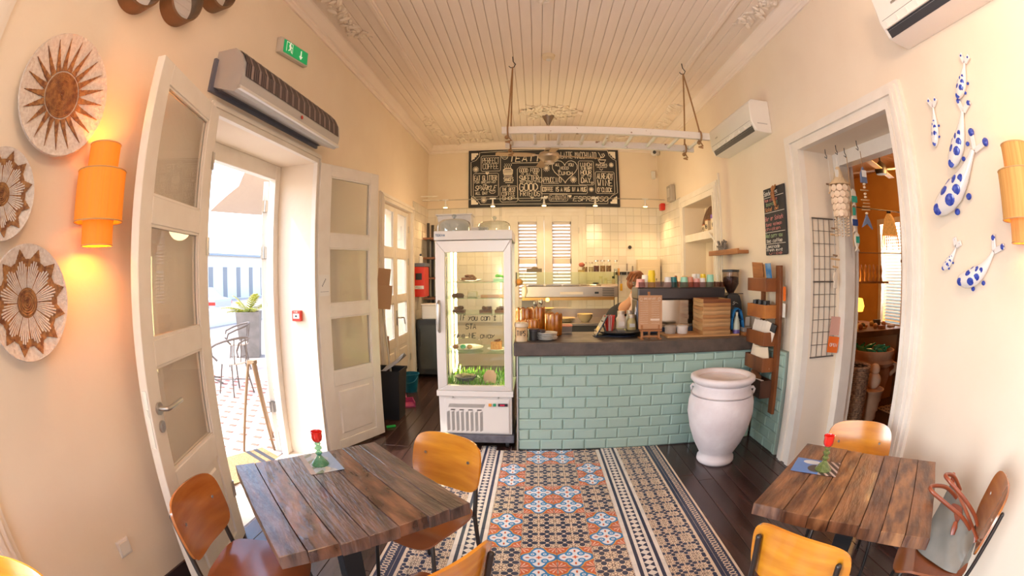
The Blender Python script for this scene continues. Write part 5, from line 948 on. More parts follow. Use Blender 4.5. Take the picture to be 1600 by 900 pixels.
# ------------------------------------------------ ceiling fan, smoke detector, stucco
t = thing('ceiling_fan', 'brushed metal ceiling fan hanging before the chalkboard', 'fan', (.21, 6.2, 3.85)); NI = mat('brushed_nickel', (.50, .42, .35), .35, .9)
MB().lathe([(.001, -.17), (.02, -.168), (.09, -.03), (.095, 0), (.001, 0)], 24).obj('canopy', mat('dark_nickel', (.25, .2, .17), .35, .9), t, True); MB().cyl((0, 0, -.16), (0, 0, -.56), .013, 10).obj('downrod', NI, t); MB().lathe([(.02, -.46), (.07, -.56), (.001, -.56)], 20).obj('coupling', NI, t, True)
MB().lathe([(.001, -.75), (.07, -.745), (.075, -.715), (.1, -.70), (.15, -.66), (.155, -.63), (.13, -.59), (.07, -.57), (.001, -.565)], 32).obj('motor_housing', NI, t, True)
for k in range(4):
    a = .18 + k * PI / 2; M_ = Matrix.Rotation(a, 4, 'Z')
    MB().box(.13, .24, -.02, .02, -.632, -.622, M_).obj('blade_arm', NI, t)
    b = MB(); P_ = [(.2, -.04), (.32, -.062), (.72, -.055), (.745, -.03), (.745, .03), (.72, .055), (.32, .062), (.2, .04)]; b.prism(P_, .008, M_ @ TR(0, 0, -.63, math.radians(10), 0, 0)); b.obj('blade', mat('fan_blade', (.30, .20, .12), .5), t)
t = thing('smoke_detector', 'round cream smoke detector on the boarded ceiling', 'detector', (.172, 4.32, 3.85)); MB().lathe([(.001, -.055), (.035, -.055), (.045, -.045), (.06, -.04), (.065, -.012), (.07, 0), (.001, 0)], 28).obj('body', mat('aged_cream_plastic', (.72, .58, .38), .5), t, True); MB().lathe([(.001, -.058), (.03, -.058), (.03, -.054), (.001, -.054)], 20).obj('sensor_cap', WH, t, True)
STU = mat('stucco', (.82, .72, .62), .7)
def stucco(lab, pts, r, n, seed, loc, z=3.85):
    q = random.Random(seed); b = MB()
    for i in range(n):
        f = q.random() * (len(pts) - 1); k = min(int(f), len(pts) - 2); u = f - k; p = Vector(pts[k]).lerp(Vector(pts[k + 1]), u); a = q.uniform(0, 6.28); d = r * math.sqrt(q.random())
        c = (p.x - loc[0] + d * math.cos(a), p.y - loc[1] + d * math.sin(a), q.uniform(-.03, -.002)); M_ = TR(*c, q.uniform(-.5, .5), q.uniform(-.5, .5), q.uniform(0, 6.28))
        b.ball((0, 0, 0), q.uniform(.018, .034), 1.7, .8, .6, 7, 5, M_)
    o = b.obj('ceiling_ornament', STU, None, True); o.location = (*loc, z); return tag(o, lab, 'ornament')
stucco('oval plaster flower rosette around the ceiling fan', [(.0, 6.1, 0), (.42, 6.1, 0)], .28, 170, 1, (.21, 6.12)); stucco('thin spray at the rosette', [(-.2, 6.1, 0), (.64, 6.12, 0)], .07, 50, 2, (.21, 6.1))['label'] = 'thin plaster leaf spray crossing the fan rosette'
stucco('small plaster rosette at the top middle of the ceiling', [(.12, 3.1, 0), (.14, 3.2, 0)], .09, 40, 3, (.13, 3.15)); stucco('plaster flower garland on the left ceiling border near the exit sign', [(-1.62, 2.7, 0), (-1.58, 3.0, 0), (-1.62, 3.3, 0), (-1.56, 3.6, 0)], .07, 90, 4, (-1.6, 3.1))
stucco('plaster flower garland on the right ceiling border near the big air conditioner', [(1.93, 2.6, 0), (1.97, 2.9, 0), (1.9, 3.3, 0)], .07, 90, 5, (1.93, 3.0)); stucco('plaster scroll in the left back ceiling corner', [(-1.5, 6.1, 0), (-1.55, 6.6, 0), (-1.45, 7.1, 0), (-1.1, 7.4, 0), (-.7, 7.4, 0)], .07, 130, 6, (-1.4, 6.9))
stucco('plaster scroll in the right back ceiling corner', [(1.95, 6.2, 0), (1.95, 6.6, 0), (1.8, 7.0, 0), (1.4, 7.35, 0)], .07, 100, 7, (1.8, 6.9)); stucco('plaster bow behind the ladder at the left back', [(-1.15, 7.0, 0), (-.75, 6.95, 0)], .08, 50, 8, (-.95, 7.0)); stucco('small plaster flower on the right border above the wall air conditioner', [(1.93, 5.6, 0), (1.96, 5.9, 0)], .09, 50, 9, (1.95, 5.75))
# ------------------------------------------------ hanging ladder
LP = mat('chipped_white_paint', (.80, .74, .66), .6, col2=(.30, .17, .09), sc=16, lo=.66, hi=.7, amt=.6)
t = thing('hanging_ladder', 'chipped white wooden ladder hanging level on ropes from the ceiling', 'ladder', (0, 0, 0))
for y, z in ((4.02, 2.90), (4.50, 2.90)): MB().box(-.29, 1.70, y - .022, y + .022, z - .035, z + .035).obj('rail', LP, t, bevel=.006)
for k in range(9): x = -.22 + k * .232; MB().cyl((x, 4.03, 2.9), (x, 4.49, 2.9), .017, 10).obj('rung', LP, t, True)
ROPE = mat('hemp_rope', (.36, .20, .09), .9, bump=.6, bsc=120)
for x, hx, lab in ((-.235, -.2, 'hemp rope sling holding the left end of the ladder'), (1.60, 1.615, 'hemp rope sling holding the right end of the ladder')):
    t = thing('rope_sling', lab, 'rope'); hz = 3.72
    for y in (4.02, 4.50):
        P_ = [Vector((hx, 4.34, hz)).lerp(Vector((x, y, 2.945)), i / 14) for i in range(15)]; MB().tube(P_, .0085, 6).obj('rope', ROPE, t, True)
        MB().tube([(x + .0, y + .042 * math.cos(a), 2.9 + .05 * math.sin(a)) for a in [i * .52 for i in range(12)]], .009, 6, True).ball((x - .01, y + .02, 2.84), .02).tube([(x, y, 2.84), (x + .03, y + .02, 2.81), (x - .02, y, 2.79), (x + .02, y - .01, 2.78)], .009, 6).obj('knot', ROPE, t, True)
    h = MB().tube([(hx, 4.34, 3.85), (hx + .005, 4.34, 3.79), (hx + .03, 4.34, 3.755), (hx + .012, 4.34, 3.72), (hx - .02, 4.34, 3.715), (hx - .04, 4.34, 3.735)], .005, 6).obj('hook', DSTEEL, t, True)
# ------------------------------------------------ left wall, high
t = thing('exit_sign', 'small green emergency exit sign box on the cream wall', 'sign', (XL, 2.81, 3.335), rot=(math.radians(7), 0, 0)); MB().box(0, .045, -.23, .23, -.065, .065).obj('case', mat('clear_case', (.62, .56, .5), .4), t, bevel=.008); MB().box(.045, .052, -.19, .2, -.055, .05).obj('panel', mat('exit_green', (.0, .33, .10), .4, emit=(0, .5, .15), es=.25), t)
m = MB(); W_ = TR(.053, -.05, 0, 0, 0, PI / 2)
m.box(-.0, .001, -.035, -.03, -.035, .035).box(0, .001, .02, .025, -.035, .035).box(0, .001, -.035, .025, .032, .037).box(0, .001, -.04, -.02, -.035, -.03)
mm = MB(); mm.add([(.054, -.115 + a, b) for a, b in ((.0, .03), (.012, .036), (.02, .03), (.03, .012), (.045, .01), (.045, .004), (.026, .002), (.03, -.01), (.045, -.035), (.036, -.038), (.018, -.012), (.002, -.03), (-.016, -.03), (-.016, -.024), (-.002, -.022), (.006, -.004), (-.006, .012))], [tuple(range(17))]).ball((.054, -.094, .042), .008, sx=.2)
for a, b in (((.03, .03), (.03, -.04)), ((.03, -.04), (.01, -.018)), ((.03, -.04), (.05, -.018))): mm.tube([(.054, a[0] + .05, a[1]), (.054, b[0] + .05, b[1])], .006, 4)
mm.box(.0535, .0545, -.16, -.155, -.04, .04).box(.0535, .0545, -.065, -.06, -.04, .04).box(.0535, .0545, -.16, -.06, .038, .042); mm.obj('pictogram', mat('sign_white', (.8, .85, .75), .5, emit=(.8, .9, .7), es=.3), t)
t = thing('air_curtain', 'long silver grey air curtain unit above the terrace door', 'air curtain', (XL, 0, 0)); SIL = mat('silver_grey', (.52, .51, .52), .35, .3)
pr = [(0, 2.72), (.20, 2.645), (.23, 2.66), (.245, 2.74), (.235, 2.83), (.20, 2.895), (.15, 2.945), (0, 2.96)]; n = len(pr); y0, y1 = 1.94, 3.40
MB().add([(x, y, z) for y in (y0, y1) for x, z in pr], [tuple(range(n)), tuple(range(n, 2 * n))[::-1]] + [(i, i + n, (i + 1) % n + n, (i + 1) % n) for i in range(n)]).obj('housing', SIL, t, 30)
gp = [(.247, 2.74), (.237, 2.832), (.202, 2.898), (.155, 2.944)]; me = MB()
me.add([(x + .001, y, z + .001) for y in (y0 + .03, y1 - .03) for x, z in gp], [(i, i + 4, i + 5, i + 1) for i in range(3)]); me.obj('intake_grille', mat('grille_dark', (.07, .055, .06), .5), t)
m = MB(); [m.add([(x + .003, y, z + .002) for y in (y0 + .04 + .0225 * k, y0 + .05 + .0225 * k) for x, z in gp], [(i, i + 4, i + 5, i + 1) for i in range(3)]) for k in range(62)]; o = m.obj('grille_rib', mat('grille_rib', (.16, .12, .12), .5), t); o['kind'] = 'stuff'
m = MB(); [m.add([(x + .004, y, z + .002) for y in (y0 + .0 + .088 * k, y0 + .022 + .088 * k) for x, z in gp], [(i, i + 4, i + 5, i + 1) for i in range(3)]) for k in range(1, 16)]; m.obj('fan_bars', mat('fan_bar', (.28, .22, .21), .5), t)
MB().add([(.205, y0 + .01, 2.648), (.232, y0 + .01, 2.662), (.232, y1 - .01, 2.662), (.205, y1 - .01, 2.648)], [(0, 1, 2, 3)]).box(.225, .247, y0, y1, 2.655, 2.675).obj('outlet_lip', mat('pale_lip', (.72, .70, .68), .3, .2), t); MB().cyl((.246, 2.72, 2.71), (.25, 2.72, 2.71), .014, 16).obj('emblem', mat('logo_red', (.5, .03, .03), .4), t)
MB().box(0, .15, y0 + .05, y1 + .02, 2.70, 2.72).box(0, .02, y0 - .03, y1 + .03, 2.68, 2.9).obj('back_plate', mat('blue_grey_plate', (.14, .15, .2), .5), t)
# ------------------------------------------------ right wall units
def aircon(lab, x0, y0, y1, z0, z1):
    t = thing('air_conditioner', lab, 'air conditioner', (XR, 0, 0)); d = x0; h = z1 - z0
    pr = [(0, z1), (-d * .85, z1), (-d, z1 - .03), (-d, z0 + h * .32), (-d * .88, z0 + .05), (-d * .8, z0 + .012), (-d * .45, z0), (0, z0)]; n = len(pr)
    MB().add([(x, y, z) for y in (y0, y1) for x, z in pr], [tuple(range(n))[::-1], tuple(range(n, 2 * n))] + [(i, (i + 1) % n, (i + 1) % n + n, i + n) for i in range(n)]).obj('housing', mat('ac_white', (.80, .76, .70), .35), t, 35, bevel=.008)
    e = .03; MB().add([(-d - .001, y0 + e, z0 + h * .34), (-d - .001, y1 - e, z0 + h * .34), (-d * .885, y1 - e, z0 + .05), (-d * .885, y0 + e, z0 + .05)], [(0, 1, 2, 3)]).add([(-d * .885, y0 + e, z0 + .049), (-d * .885, y1 - e, z0 + .049), (-d * .8, y1 - e, z0 + .010), (-d * .8, y0 + e, z0 + .010)], [(0, 1, 2, 3)]).obj('outlet', mat('ac_dark', (.03, .03, .035), .5), t)
    MB().box(-d * .985, -d * .94, y0 + e, y1 - e, z0 + .055, z0 + .067, None).obj('flap', MATS['ac_white'], t)
    for k in range(9): y = y0 + e + .03 + (y1 - y0 - .12) * k / 8; MB().box(-d * .99, -d * .93, y, y + .008, z0 + .06, z0 + h * .32).obj('louver', MATS['ac_white'], t)
    MB().box(-d - .004, -d, y1 - .22, y1 - .16, z0 + h * .52, z0 + h * .56).obj('emblem', STEEL, t); MB().box(-d * .7, -d * .2, y0 - .002, y0, z0 + h * .25, z0 + h * .28).obj('side_print', mat('faint_print', (.5, .48, .45), .5), t); return t
aircon('white wall air conditioner above the niche and small shelf', .22, 3.57, 4.62, 2.86, 3.18); aircon('big white air conditioner above the blue koi fish, cut by the frame', .23, .68, 1.62, 2.88, 3.2)
t = thing('small_chalkboard', 'narrow rounded chalkboard with coloured writing beside the doorway casing', 'chalkboard', (XR - .004, 3.835, 2.065)); 
MB().box(-.02, 0, -.40, 0, -.31, .305).obj('board', CHB, t, bevel=.018, seg=3)
cs = {c: MB() for c in 'wpgo'}; MX = Matrix(((0, 1, 0, -.024), (-1, 0, 0, 0), (0, 0, 1, 0), (0, 0, 0, 1)))
for txt, z, h, x0, wd_, c in (('Sandwiches', .235, .045, .02, .26, 'w'), ('ham cheese', .18, .028, .03, .24, 'p'), ('toast 8', .14, .03, .05, .22, 'g'), ('Salad bowl', .09, .035, .03, .26, 'o'), ('Burger Salads', .005, .038, .02, .34, 'p'), ('tuna salmon', -.045, .03, .03, .3, 'p'), ('chicken', -.085, .028, .02, .28, 'p'), ('Red curry soup', -.15, .036, .02, .34, 'g'), ('tea coffee', -.195, .03, .03, .3, 'w'), ('Lemonade', -.245, .03, .02, .26, 'w'), ('fresh mint', -.275, .025, .03, .3, 'w'), ('juice', -.302, .024, .02, .3, 'p')):
    write(cs[c], txt, x0, z, h, .0022, MX, width=wd_, slant=.2, jit=.02)
for z in (.215, .075, -.105, -.21): write(cs['w'], '-', 0, z - .01, .02, .0015, MX, width=.001); cs['w'].box(-.0255, -.022, -.39, -.02, z, z + .004)
for c, q in (('w', (.75, .7, .62)), ('p', (.6, .25, .22)), ('g', (.35, .45, .25)), ('o', (.65, .3, .12))): cs[c].obj('lettering', mat('chalk_' + c, q, .9), t)
m = MB()
for k in range(9): a = k * .7; m.tube([(-.04, -.21 - .03 * math.cos(a) * .5, .22 + .02 * k / 4), (-.035, -.23 + .05 * math.sin(a), .25 + .06 * math.cos(a * 1.3))], .008, 5)
m.tube([(-.035, -.22, .3), (-.04, -.235, .2), (-.035, -.26, .12)], .013, 6).obj('wooden_bird', WOOD, t)
# small wall shelf with dried coral, conduit
t = thing('wall_shelf', 'narrow orange wooden wall shelf under the small chalkboard line', 'shelf', (XR, 0, 0)); MB().box(-.13, -.001, 4.25, 5.05, 1.79, 1.825).box(-.14, -.12, 4.24, 5.06, 1.785, 1.84).obj('board', WOOD, t, bevel=.003)
m = MB(); q = random.Random(8)
for i in range(60): a = q.uniform(0, 6.28); p = Vector((-.065, 4.82, 1.826)); r = q.uniform(.04, .1); m.tube([p + Vector((q.uniform(-.03, .03), q.uniform(-.08, .08), 0)), p + Vector((math.cos(a) * r * .5, math.sin(a) * r, q.uniform(.04, .13)))], q.uniform(.004, .012), 5)
o = m.obj('dried_coral', mat('grey_coral', (.38, .34, .30), .9, col2=(.2, .18, .15), sc=40)); o.location = (XR, 0, 0); tag(o, 'grey dried coral clump on the narrow orange shelf', 'coral')
t = thing('wall_conduit', 'thin vertical cable conduit and lever beside the niche casing', 'conduit', (XR, 0, 0)); MB().box(-.02, 0, 4.945, 4.97, 1.02, 2.76).obj('channel', WHITE, t); MB().cyl((-.03, 5.3, 2.08), (-.03, 5.0, 1.9), .012, 8).obj('lever', WH, t); MB().tube([(-.03, 4.95, 1.5), (-.035, 4.955, 1.42), (-.03, 4.95, 1.36)], .01, 6).obj('tassel', mat('grey_rope', (.4, .35, .3), .9), t)
# niche behind the counter
st(MB().box(XR + .33, XR + .36, 5.0, 6.6, 0, 2.8).obj('niche_wall', WALL)); st(MB().box(XR + .0, XR + .34, 5.16, 6.33, 2.02, 2.12).obj('trim_15', WHITE))
t = thing('round_tray', 'round woven brown tray leaning at the back of the niche', 'tray', (2.44, 6.0, 2.121)); MB().lathe([(.001, 0), (.19, 0), (.2, .02), (.18, .025), (.001, .01)], 36, TR(0, 0, .2, 0, -PI / 2 + .25, 0)).obj('disc', mat('woven_brown', (.20, .11, .06), .7, col2=(.1, .05, .03), sc=20, bump=.4), t, True)
tag(MB().tube([(2.5, 6.1 + .22 * math.cos(a), 2.34 + .22 * math.sin(a)) for a in [i * .262 for i in range(24)]], .008, 6, True).obj('hoop', mat('cream_lid', (.72, .6, .45), .5), None, True), 'thin pale hoop leaning behind the round woven tray', 'hoop')
for y, z, h, top, lab in ((5.78, 2.121, .10, (.4, .12, .06), 'small cream carton at the left in the niche'), (5.66, 2.121, .15, (.45, .18, .08), 'cream carton between its neighbours in the niche'), (5.42, 2.121, .16, (.2, .1, .45), 'cream carton with a purple top at the right in the niche')):
    t = thing('carton', lab, 'carton', (2.3, y, z)); w_ = .08 if h > .155 else .05; MB().box(-.04, .04, -w_, w_, 0, h).obj('body', mat('cream_carton', (.72, .6, .42), .7), t); MB().box(-.041, .041, -w_ - .001, w_ + .001, h, h + (.05 if h > .155 else .015)).obj('top', mat('ctop%d' % int(top[2] * 100), top, .6), t)
    m = MB(); m.tube([(-.043, -.03 * math.cos(a) , h * .5 + .03 * math.sin(a)) for a in [i * .7 for i in range(9)]], .003, 4, True).tube([(-.043, -.03, h * .3), (-.043, .01, h * .6), (-.043, .03, h * .35)], .003, 4); m.obj('print', MATS['black_print'], t)
t = thing('wooden_paddle', 'brown wooden board hanging on the wall inside the niche', 'board', (2.505, 6.5, 1.45)); MB().box(-.015, 0, -.10, .10, 0, .62).obj('board', mat('paddle_wood', (.40, .17, .05), .5, col2=(.3, .1, .03), sc=4, st=(1, 1, .2)), t, bevel=.01)
MB().box(-.05, -.016, -.09, .09, .3, .33).obj('ledge', MATS['paddle_wood'], t); m = MB(); write(m, 'CAFE', 0, .5, .05, .004, TR(-.018, .07, 0, 0, 0, -PI / 2), width=.14); write(m, 'OPEN', 0, .03, .03, .003, TR(-.018, .07, 0, 0, 0, -PI / 2), width=.14); m.obj('print', mat('cream_print', (.7, .55, .35), .6), t)
# ------------------------------------------------ vertical crate rack on the right wall
t = thing('crate_rack', 'tall brown wooden wall rack with five small crates by the doorway', 'rack', (0, 0, 0)); CW = mat('stained_wood', (.27, .085, .022), .42, col2=(.12, .035, .012), sc=5, st=(1, 1, .25), bump=.1); CW2 = mat('stained_wood_dark', (.10, .04, .02), .5, col2=(.06, .025, .015), sc=6)
CW1 = mat('stained_wood_orange', (.48, .18, .04), .42, col2=(.3, .1, .03), sc=5, bump=.08)
for y in (3.44, 3.80): MB().box(2.085 if y < 3.6 else 2.11, 2.115 if y < 3.6 else 2.14, y, y + .05 + (.03 if y < 3.6 else 0), .36 if y < 3.6 else .42, 1.66 if y < 3.6 else 1.6).obj('post', CW, t, bevel=.003)
for k, (z0, z1) in enumerate(((1.435, 1.55), (1.205, 1.32), (.965, 1.085), (.735, .86), (.50, .66))):
    w = (CW, CW1, CW, CW, CW2)[k]; y0, y1, x0, x1 = 3.50, 3.86, 1.965, 2.085
    c = MB().box(x0, x0 + .012, y0, y1, z0, z1).box(x0 + .012, x1, y0, y0 + .012, z0, z1).box(x0 + .012, x1, y1 - .012, y1, z0, z1).box(x1 - .012, x1, y0 + .012, y1 - .012, z0, z1).box(x0 + .012, x1 - .012, y0 + .012, y1 - .012, z0, z0 + .012).obj('crate', w, t, bevel=.002); c['label'] = ('topmost crate', 'second crate, bright orange wood', 'middle crate', 'fourth crate', 'lowest crate, dark stained')[k]
def card(lab, cat, name, x, y, z, w_, h, mt, ry=-.12, rz=0, d=.012, rx=0): o = MB().box(-d / 2, d / 2, -w_ / 2, w_ / 2, 0, h).obj(name, mt, None, bevel=.002); o.location = (x, y, z); o.rotation_euler = (rx, ry, rz); return tag(o, lab, cat)
card('orange kraft board standing in the topmost crate', 'board', 'kraft_board', 2.03, 3.74, 1.45, .2, .24, WOOD, rx=.05); card('second kraft board behind its twin in the topmost crate', 'board', 'kraft_board', 2.05, 3.70, 1.45, .2, .22, mat('board_wood', 0), rx=-.06); card('blue photo card standing in the topmost crate', 'card', 'photo_card', 2.05, 3.56, 1.45, .09, .23, mat('blue_photo', (.02, .16, .42), .4, col2=(.3, .45, .6), sc=9))
for k in range(6):
    t = thing('spice_jar', 'small jar with a black lid in the orange crate', 'jar', (2.0 + .05 * (k % 2), 3.55 + .05 * k + .01, 1.218), group='spice jars in the second crate'); MB().lathe([(.001, 0), (.021, 0), (.021, .1), (.001, .1)], 14).obj('body', mat('spice_glass', (.3, .27, .25), .2), t, True); MB().lathe([(.001, .101), (.023, .101), (.023, .135), (.001, .135)], 14).obj('lid', BLK, t, True)
for k in range(5):
    o = card('white packet with black corner in the middle crate', 'packet', 'seed_packet', 2.025, 3.56 + .06 * k, .98, .11, .2, mat('packet_white', (.72, .62, .52), .7), rx=.35, rz=.5, d=.01); o['group'] = 'packets in the middle crate'
    MB().box(-.008, .008, -.056, .0, .13, .201).obj('black_corner', BLK, o)
for k in range(3):
    o = card(('cream paper packet at the left of the fourth crate', 'cream paper packet with dark emblem in the fourth crate', 'cream paper packet at the right end of the fourth crate')[k], 'packet', 'paper_packet', 2.02, 3.57 + .09 * (2 - k), .752, .15, .2, mat('packet_cream', (.74, .6, .44), .75), rx=.3 - .2 * k, rz=.4)
    if k == 1: MB().cyl((-.008, .0, .13), (-.012, 0, .13), .025, 14).obj('emblem', BLK, o)
card('brown kraft carton in the lowest crate', 'carton', 'kraft_carton', 2.02, 3.74, .515, .13, .2, mat('brown_kraft', (.30, .12, .05), .7), rx=.4, d=.05); card('white framed card in the lowest crate', 'card', 'framed_card', 2.0, 3.57, .515, .11, .15, WH, d=.012, rz=.3)
tag(MB().box(-.006, 0, -.02, .02, -.06, .06, TR(2.12, 3.415, 1.42)).obj('orange_tag', mat('orange_card', (.8, .16, .02), .5)), 'small orange tag hanging on the right post of the crate rack', 'tag')
tag(MB().box(-.006, 0, -.02, .02, -.06, .06, TR(2.12, 3.415, 1.28)).obj('white_tag', PAPER), 'small white tag hanging under the orange one', 'tag')
# ------------------------------------------------ koi fish on the right wall
KW = mat('glazed_white', (.78, .74, .72), .15, spec=.6, coat=.4); KB = mat('cobalt_glaze', (.01, .03, .30), .2, col2=(.05, .1, .5), sc=60, spec=.6, coat=.4)
def koi(lab, head, tail, w_, bend=.0, fork=1):
    """head, tail: (y, z) on the wall"""
    H_ = Vector((head[0], head[1])); T_ = Vector((tail[0], tail[1])); L = (T_ - H_).length; d = (T_ - H_) / L; n = Vector((-d.y, d.x)); cen = (H_ + T_) / 2
    t = thing('koi_fish', lab, 'ornament', (XR, cen.x, cen.y), group='koi fish on the wall')
    def C_(f): b = bend * L * (4 * f * (1 - f)) ; p = H_ - cen + d * (f * L) + n * b; return p
    prof = [(0, .02), (.03, .45), (.08, .68), (.16, .88), (.27, 1), (.4, .98), (.52, .82), (.64, .6), (.76, .4), (.86, .27), (.93, .24)]; S_ = 14; vs = []; fs = []
    for f, r in prof:
        p = C_(f); tn = (C_(min(f + .02, 1)) - C_(max(f - .02, 0))).normalized(); nn = Vector((-tn.y, tn.x))
        for k in range(S_): a = 2 * PI * k / S_; q = p + nn * (math.cos(a) * r * w_ / 2); vs.append((-w_ * .34 - math.sin(a) * r * w_ * .34, q.x, q.y))
    for i in range(len(prof) - 1):
        for k in range(S_): k2 = (k + 1) % S_; fs.append((i * S_ + k, i * S_ + k2, (i + 1) * S_ + k2, (i + 1) * S_ + k))
    fs += [tuple(range(S_))[::-1], tuple((len(prof) - 1) * S_ + k for k in range(S_))]; MB().add(vs, fs).obj('body', KW, t, 80)
    p = C_(.92); tn = (C_(1) - C_(.9)).normalized(); nn = Vector((-tn.y, tn.x))
    for s in (-1, 1):
        b = MB(); a0 = p; a1 = p + tn * .05 * L / .3 + nn * s * .035 * L / .3; q = [a0 - nn * s * .008, a0 + nn * s * .014, a1 + nn * s * .018, a1 + tn * .02, a0 + tn * .03]
        b.add([(-.012, v.x, v.y) for v in q] + [(-.026, v.x, v.y) for v in q], [(0, 1, 2, 3, 4)[::-1], (5, 6, 7, 8, 9)] + [(i, (i + 1) % 5, (i + 1) % 5 + 5, i + 5) for i in range(5)]); b.obj('tail_fin', KW, t, bevel=.003); b = MB(); b.ball((-.02, a1.x, a1.y), .014 * L / .3, sx=.8, seg=8, rings=6); b.obj('blue_tip', KB, t, True)
    def spot(f, g, r, e=1.2, nm='blue_spot'):
        p = C_(f); tn = (C_(min(f + .02, 1)) - C_(max(f - .02, 0))).normalized(); nn = Vector((-tn.y, tn.x)); rr = 0
        for (f0, r0), (f1, r1) in zip(prof, prof[1:]):
            if f0 <= f <= f1: rr = r0 + (r1 - r0) * (f - f0) / (f1 - f0)
        R_ = rr * w_ / 2; q = p + nn * (R_ * g); x = -w_ * .34 - math.sqrt(max(0, 1 - g * g)) * rr * w_ * .34; ang = math.atan2(tn.y, tn.x)
        nv = Vector((-math.sqrt(max(0, 1 - g * g)) * 1.2, nn.x * g, nn.y * g)).normalized(); tv = Vector((0, tn.x, tn.y)); bv = nv.cross(tv).normalized(); M_ = Matrix((tv, bv, nv)).transposed().to_4x4(); M_.translation = Vector((x, q.x, q.y)) - nv * .002
        MB().ball((0, 0, 0), r * w_, e, 1, .18, 12, 6, M_).obj(nm, KB, t, True)
    for f, g, r, e in ((.09, .25, .22, 1.1), (.3, -.55, .17, 1.4), (.32, .45, .22, 1.2), (.46, .4, .19, 1.2), (.5, -.5, .14, 1.6), (.4, -.9, .1, 1.8), (.58, .1, .13, 1.5)): spot(f, g, r, e)
    spot(.06, -.5, .045, 1, 'eye')
    for f, s in ((.25, 1), (.5, 1)):
        p = C_(f) + n * s * w_ * .58; MB().ball((-.02, p.x, p.y), w_ * .14, .35, 1.1, .9, 10, 6).obj('fin', KB, t, True)
koi('small koi fish topmost on the wall', (1.32, 2.485), (1.18, 2.66), .07, .06); koi('slim koi fish at the left, beside the doorway casing top', (1.585, 2.275), (1.53, 2.51), .06, .03)
koi('second largest koi fish, below the slim one', (1.475, 2.145), (1.29, 2.43), .10, .06); koi('largest koi fish in the middle of the group', (1.63, 1.93), (1.25, 2.23), .14, .08); koi('smallest koi fish at the lower left', (1.615, 1.63), (1.49, 1.755), .05, .08); koi('lower right koi fish with a curved tail', (1.48, 1.575), (1.19, 1.735), .095, .14)
# ------------------------------------------------ string wall sconces
def sconce(lab, y, side, lit):
    x = XL + .135 if side < 0 else XR - .125; t = thing('wall_sconce', lab, 'lamp', (x, y, 1.94))
    SM = mat('string_shade', (.62, .22, .03), .8, col2=(.5, .2, .04), sc=60, st=(1, 1, .03), bump=.4, emit=(1, .22, .004), es=.42) if lit else mat('string_shade_dim', (.66, .36, .12), .8, col2=(.5, .24, .07), sc=60, st=(1, 1, .03), bump=.4, emit=(1, .4, .05), es=.12)
    for nm, r, z0, z1 in (('upper_shade', .078, .095, .215), ('wide_shade', .122, -.105, .1), ('lower_shade', .078, -.20, -.1)):
        MB().shell([(r, z0), (r, z1)], 36).shell([(r - .004, z1), (r - .004, z0)], 36).obj(nm, SM, t, True)
        for z in (z0, z1): MB().lathe([(r - .005, z - .003), (r + .003, z - .003), (r + .003, z + .003), (r - .005, z + .003), (r - .005, z - .003)][:-1], 36).shell([(r - .005, z - .003), (r - .005, z + .003)], 36) if False else MB().tube([(r * math.cos(a), r * math.sin(a), z) for a in [i * PI / 18 for i in range(36)]], .003, 5, True).obj('rim', mat('shade_rim', (.6, .35, .15), .6), t, True)
    MB().lathe([(.001, -.05), (.03, -.045), (.035, 0), (.02, .05), (.001, .06)], 16).obj('bulb', mat('sconce_bulb', (1, .7, .3), .5, emit=(1, .5, .1), es=12), t, True)
    MB().box(*(( -.132, -.03) if side < 0 else (.03, .122)), -.02, .02, -.03, .03).obj('wall_bracket', DSTEEL, t)
    for dz in (-.15, .0, .16): lamp('POINT', 'sconce_light', (x, y, 1.94 + dz), 6.5 if lit else 1.6, (1, .30, .02), shadow_soft_size=.03)
sconce('tiered orange string wall lamp glowing beside the open left door', 1.11, -1, True); sconce('tiered string wall lamp right of the koi fish, cut by the frame', .935, 1, False)
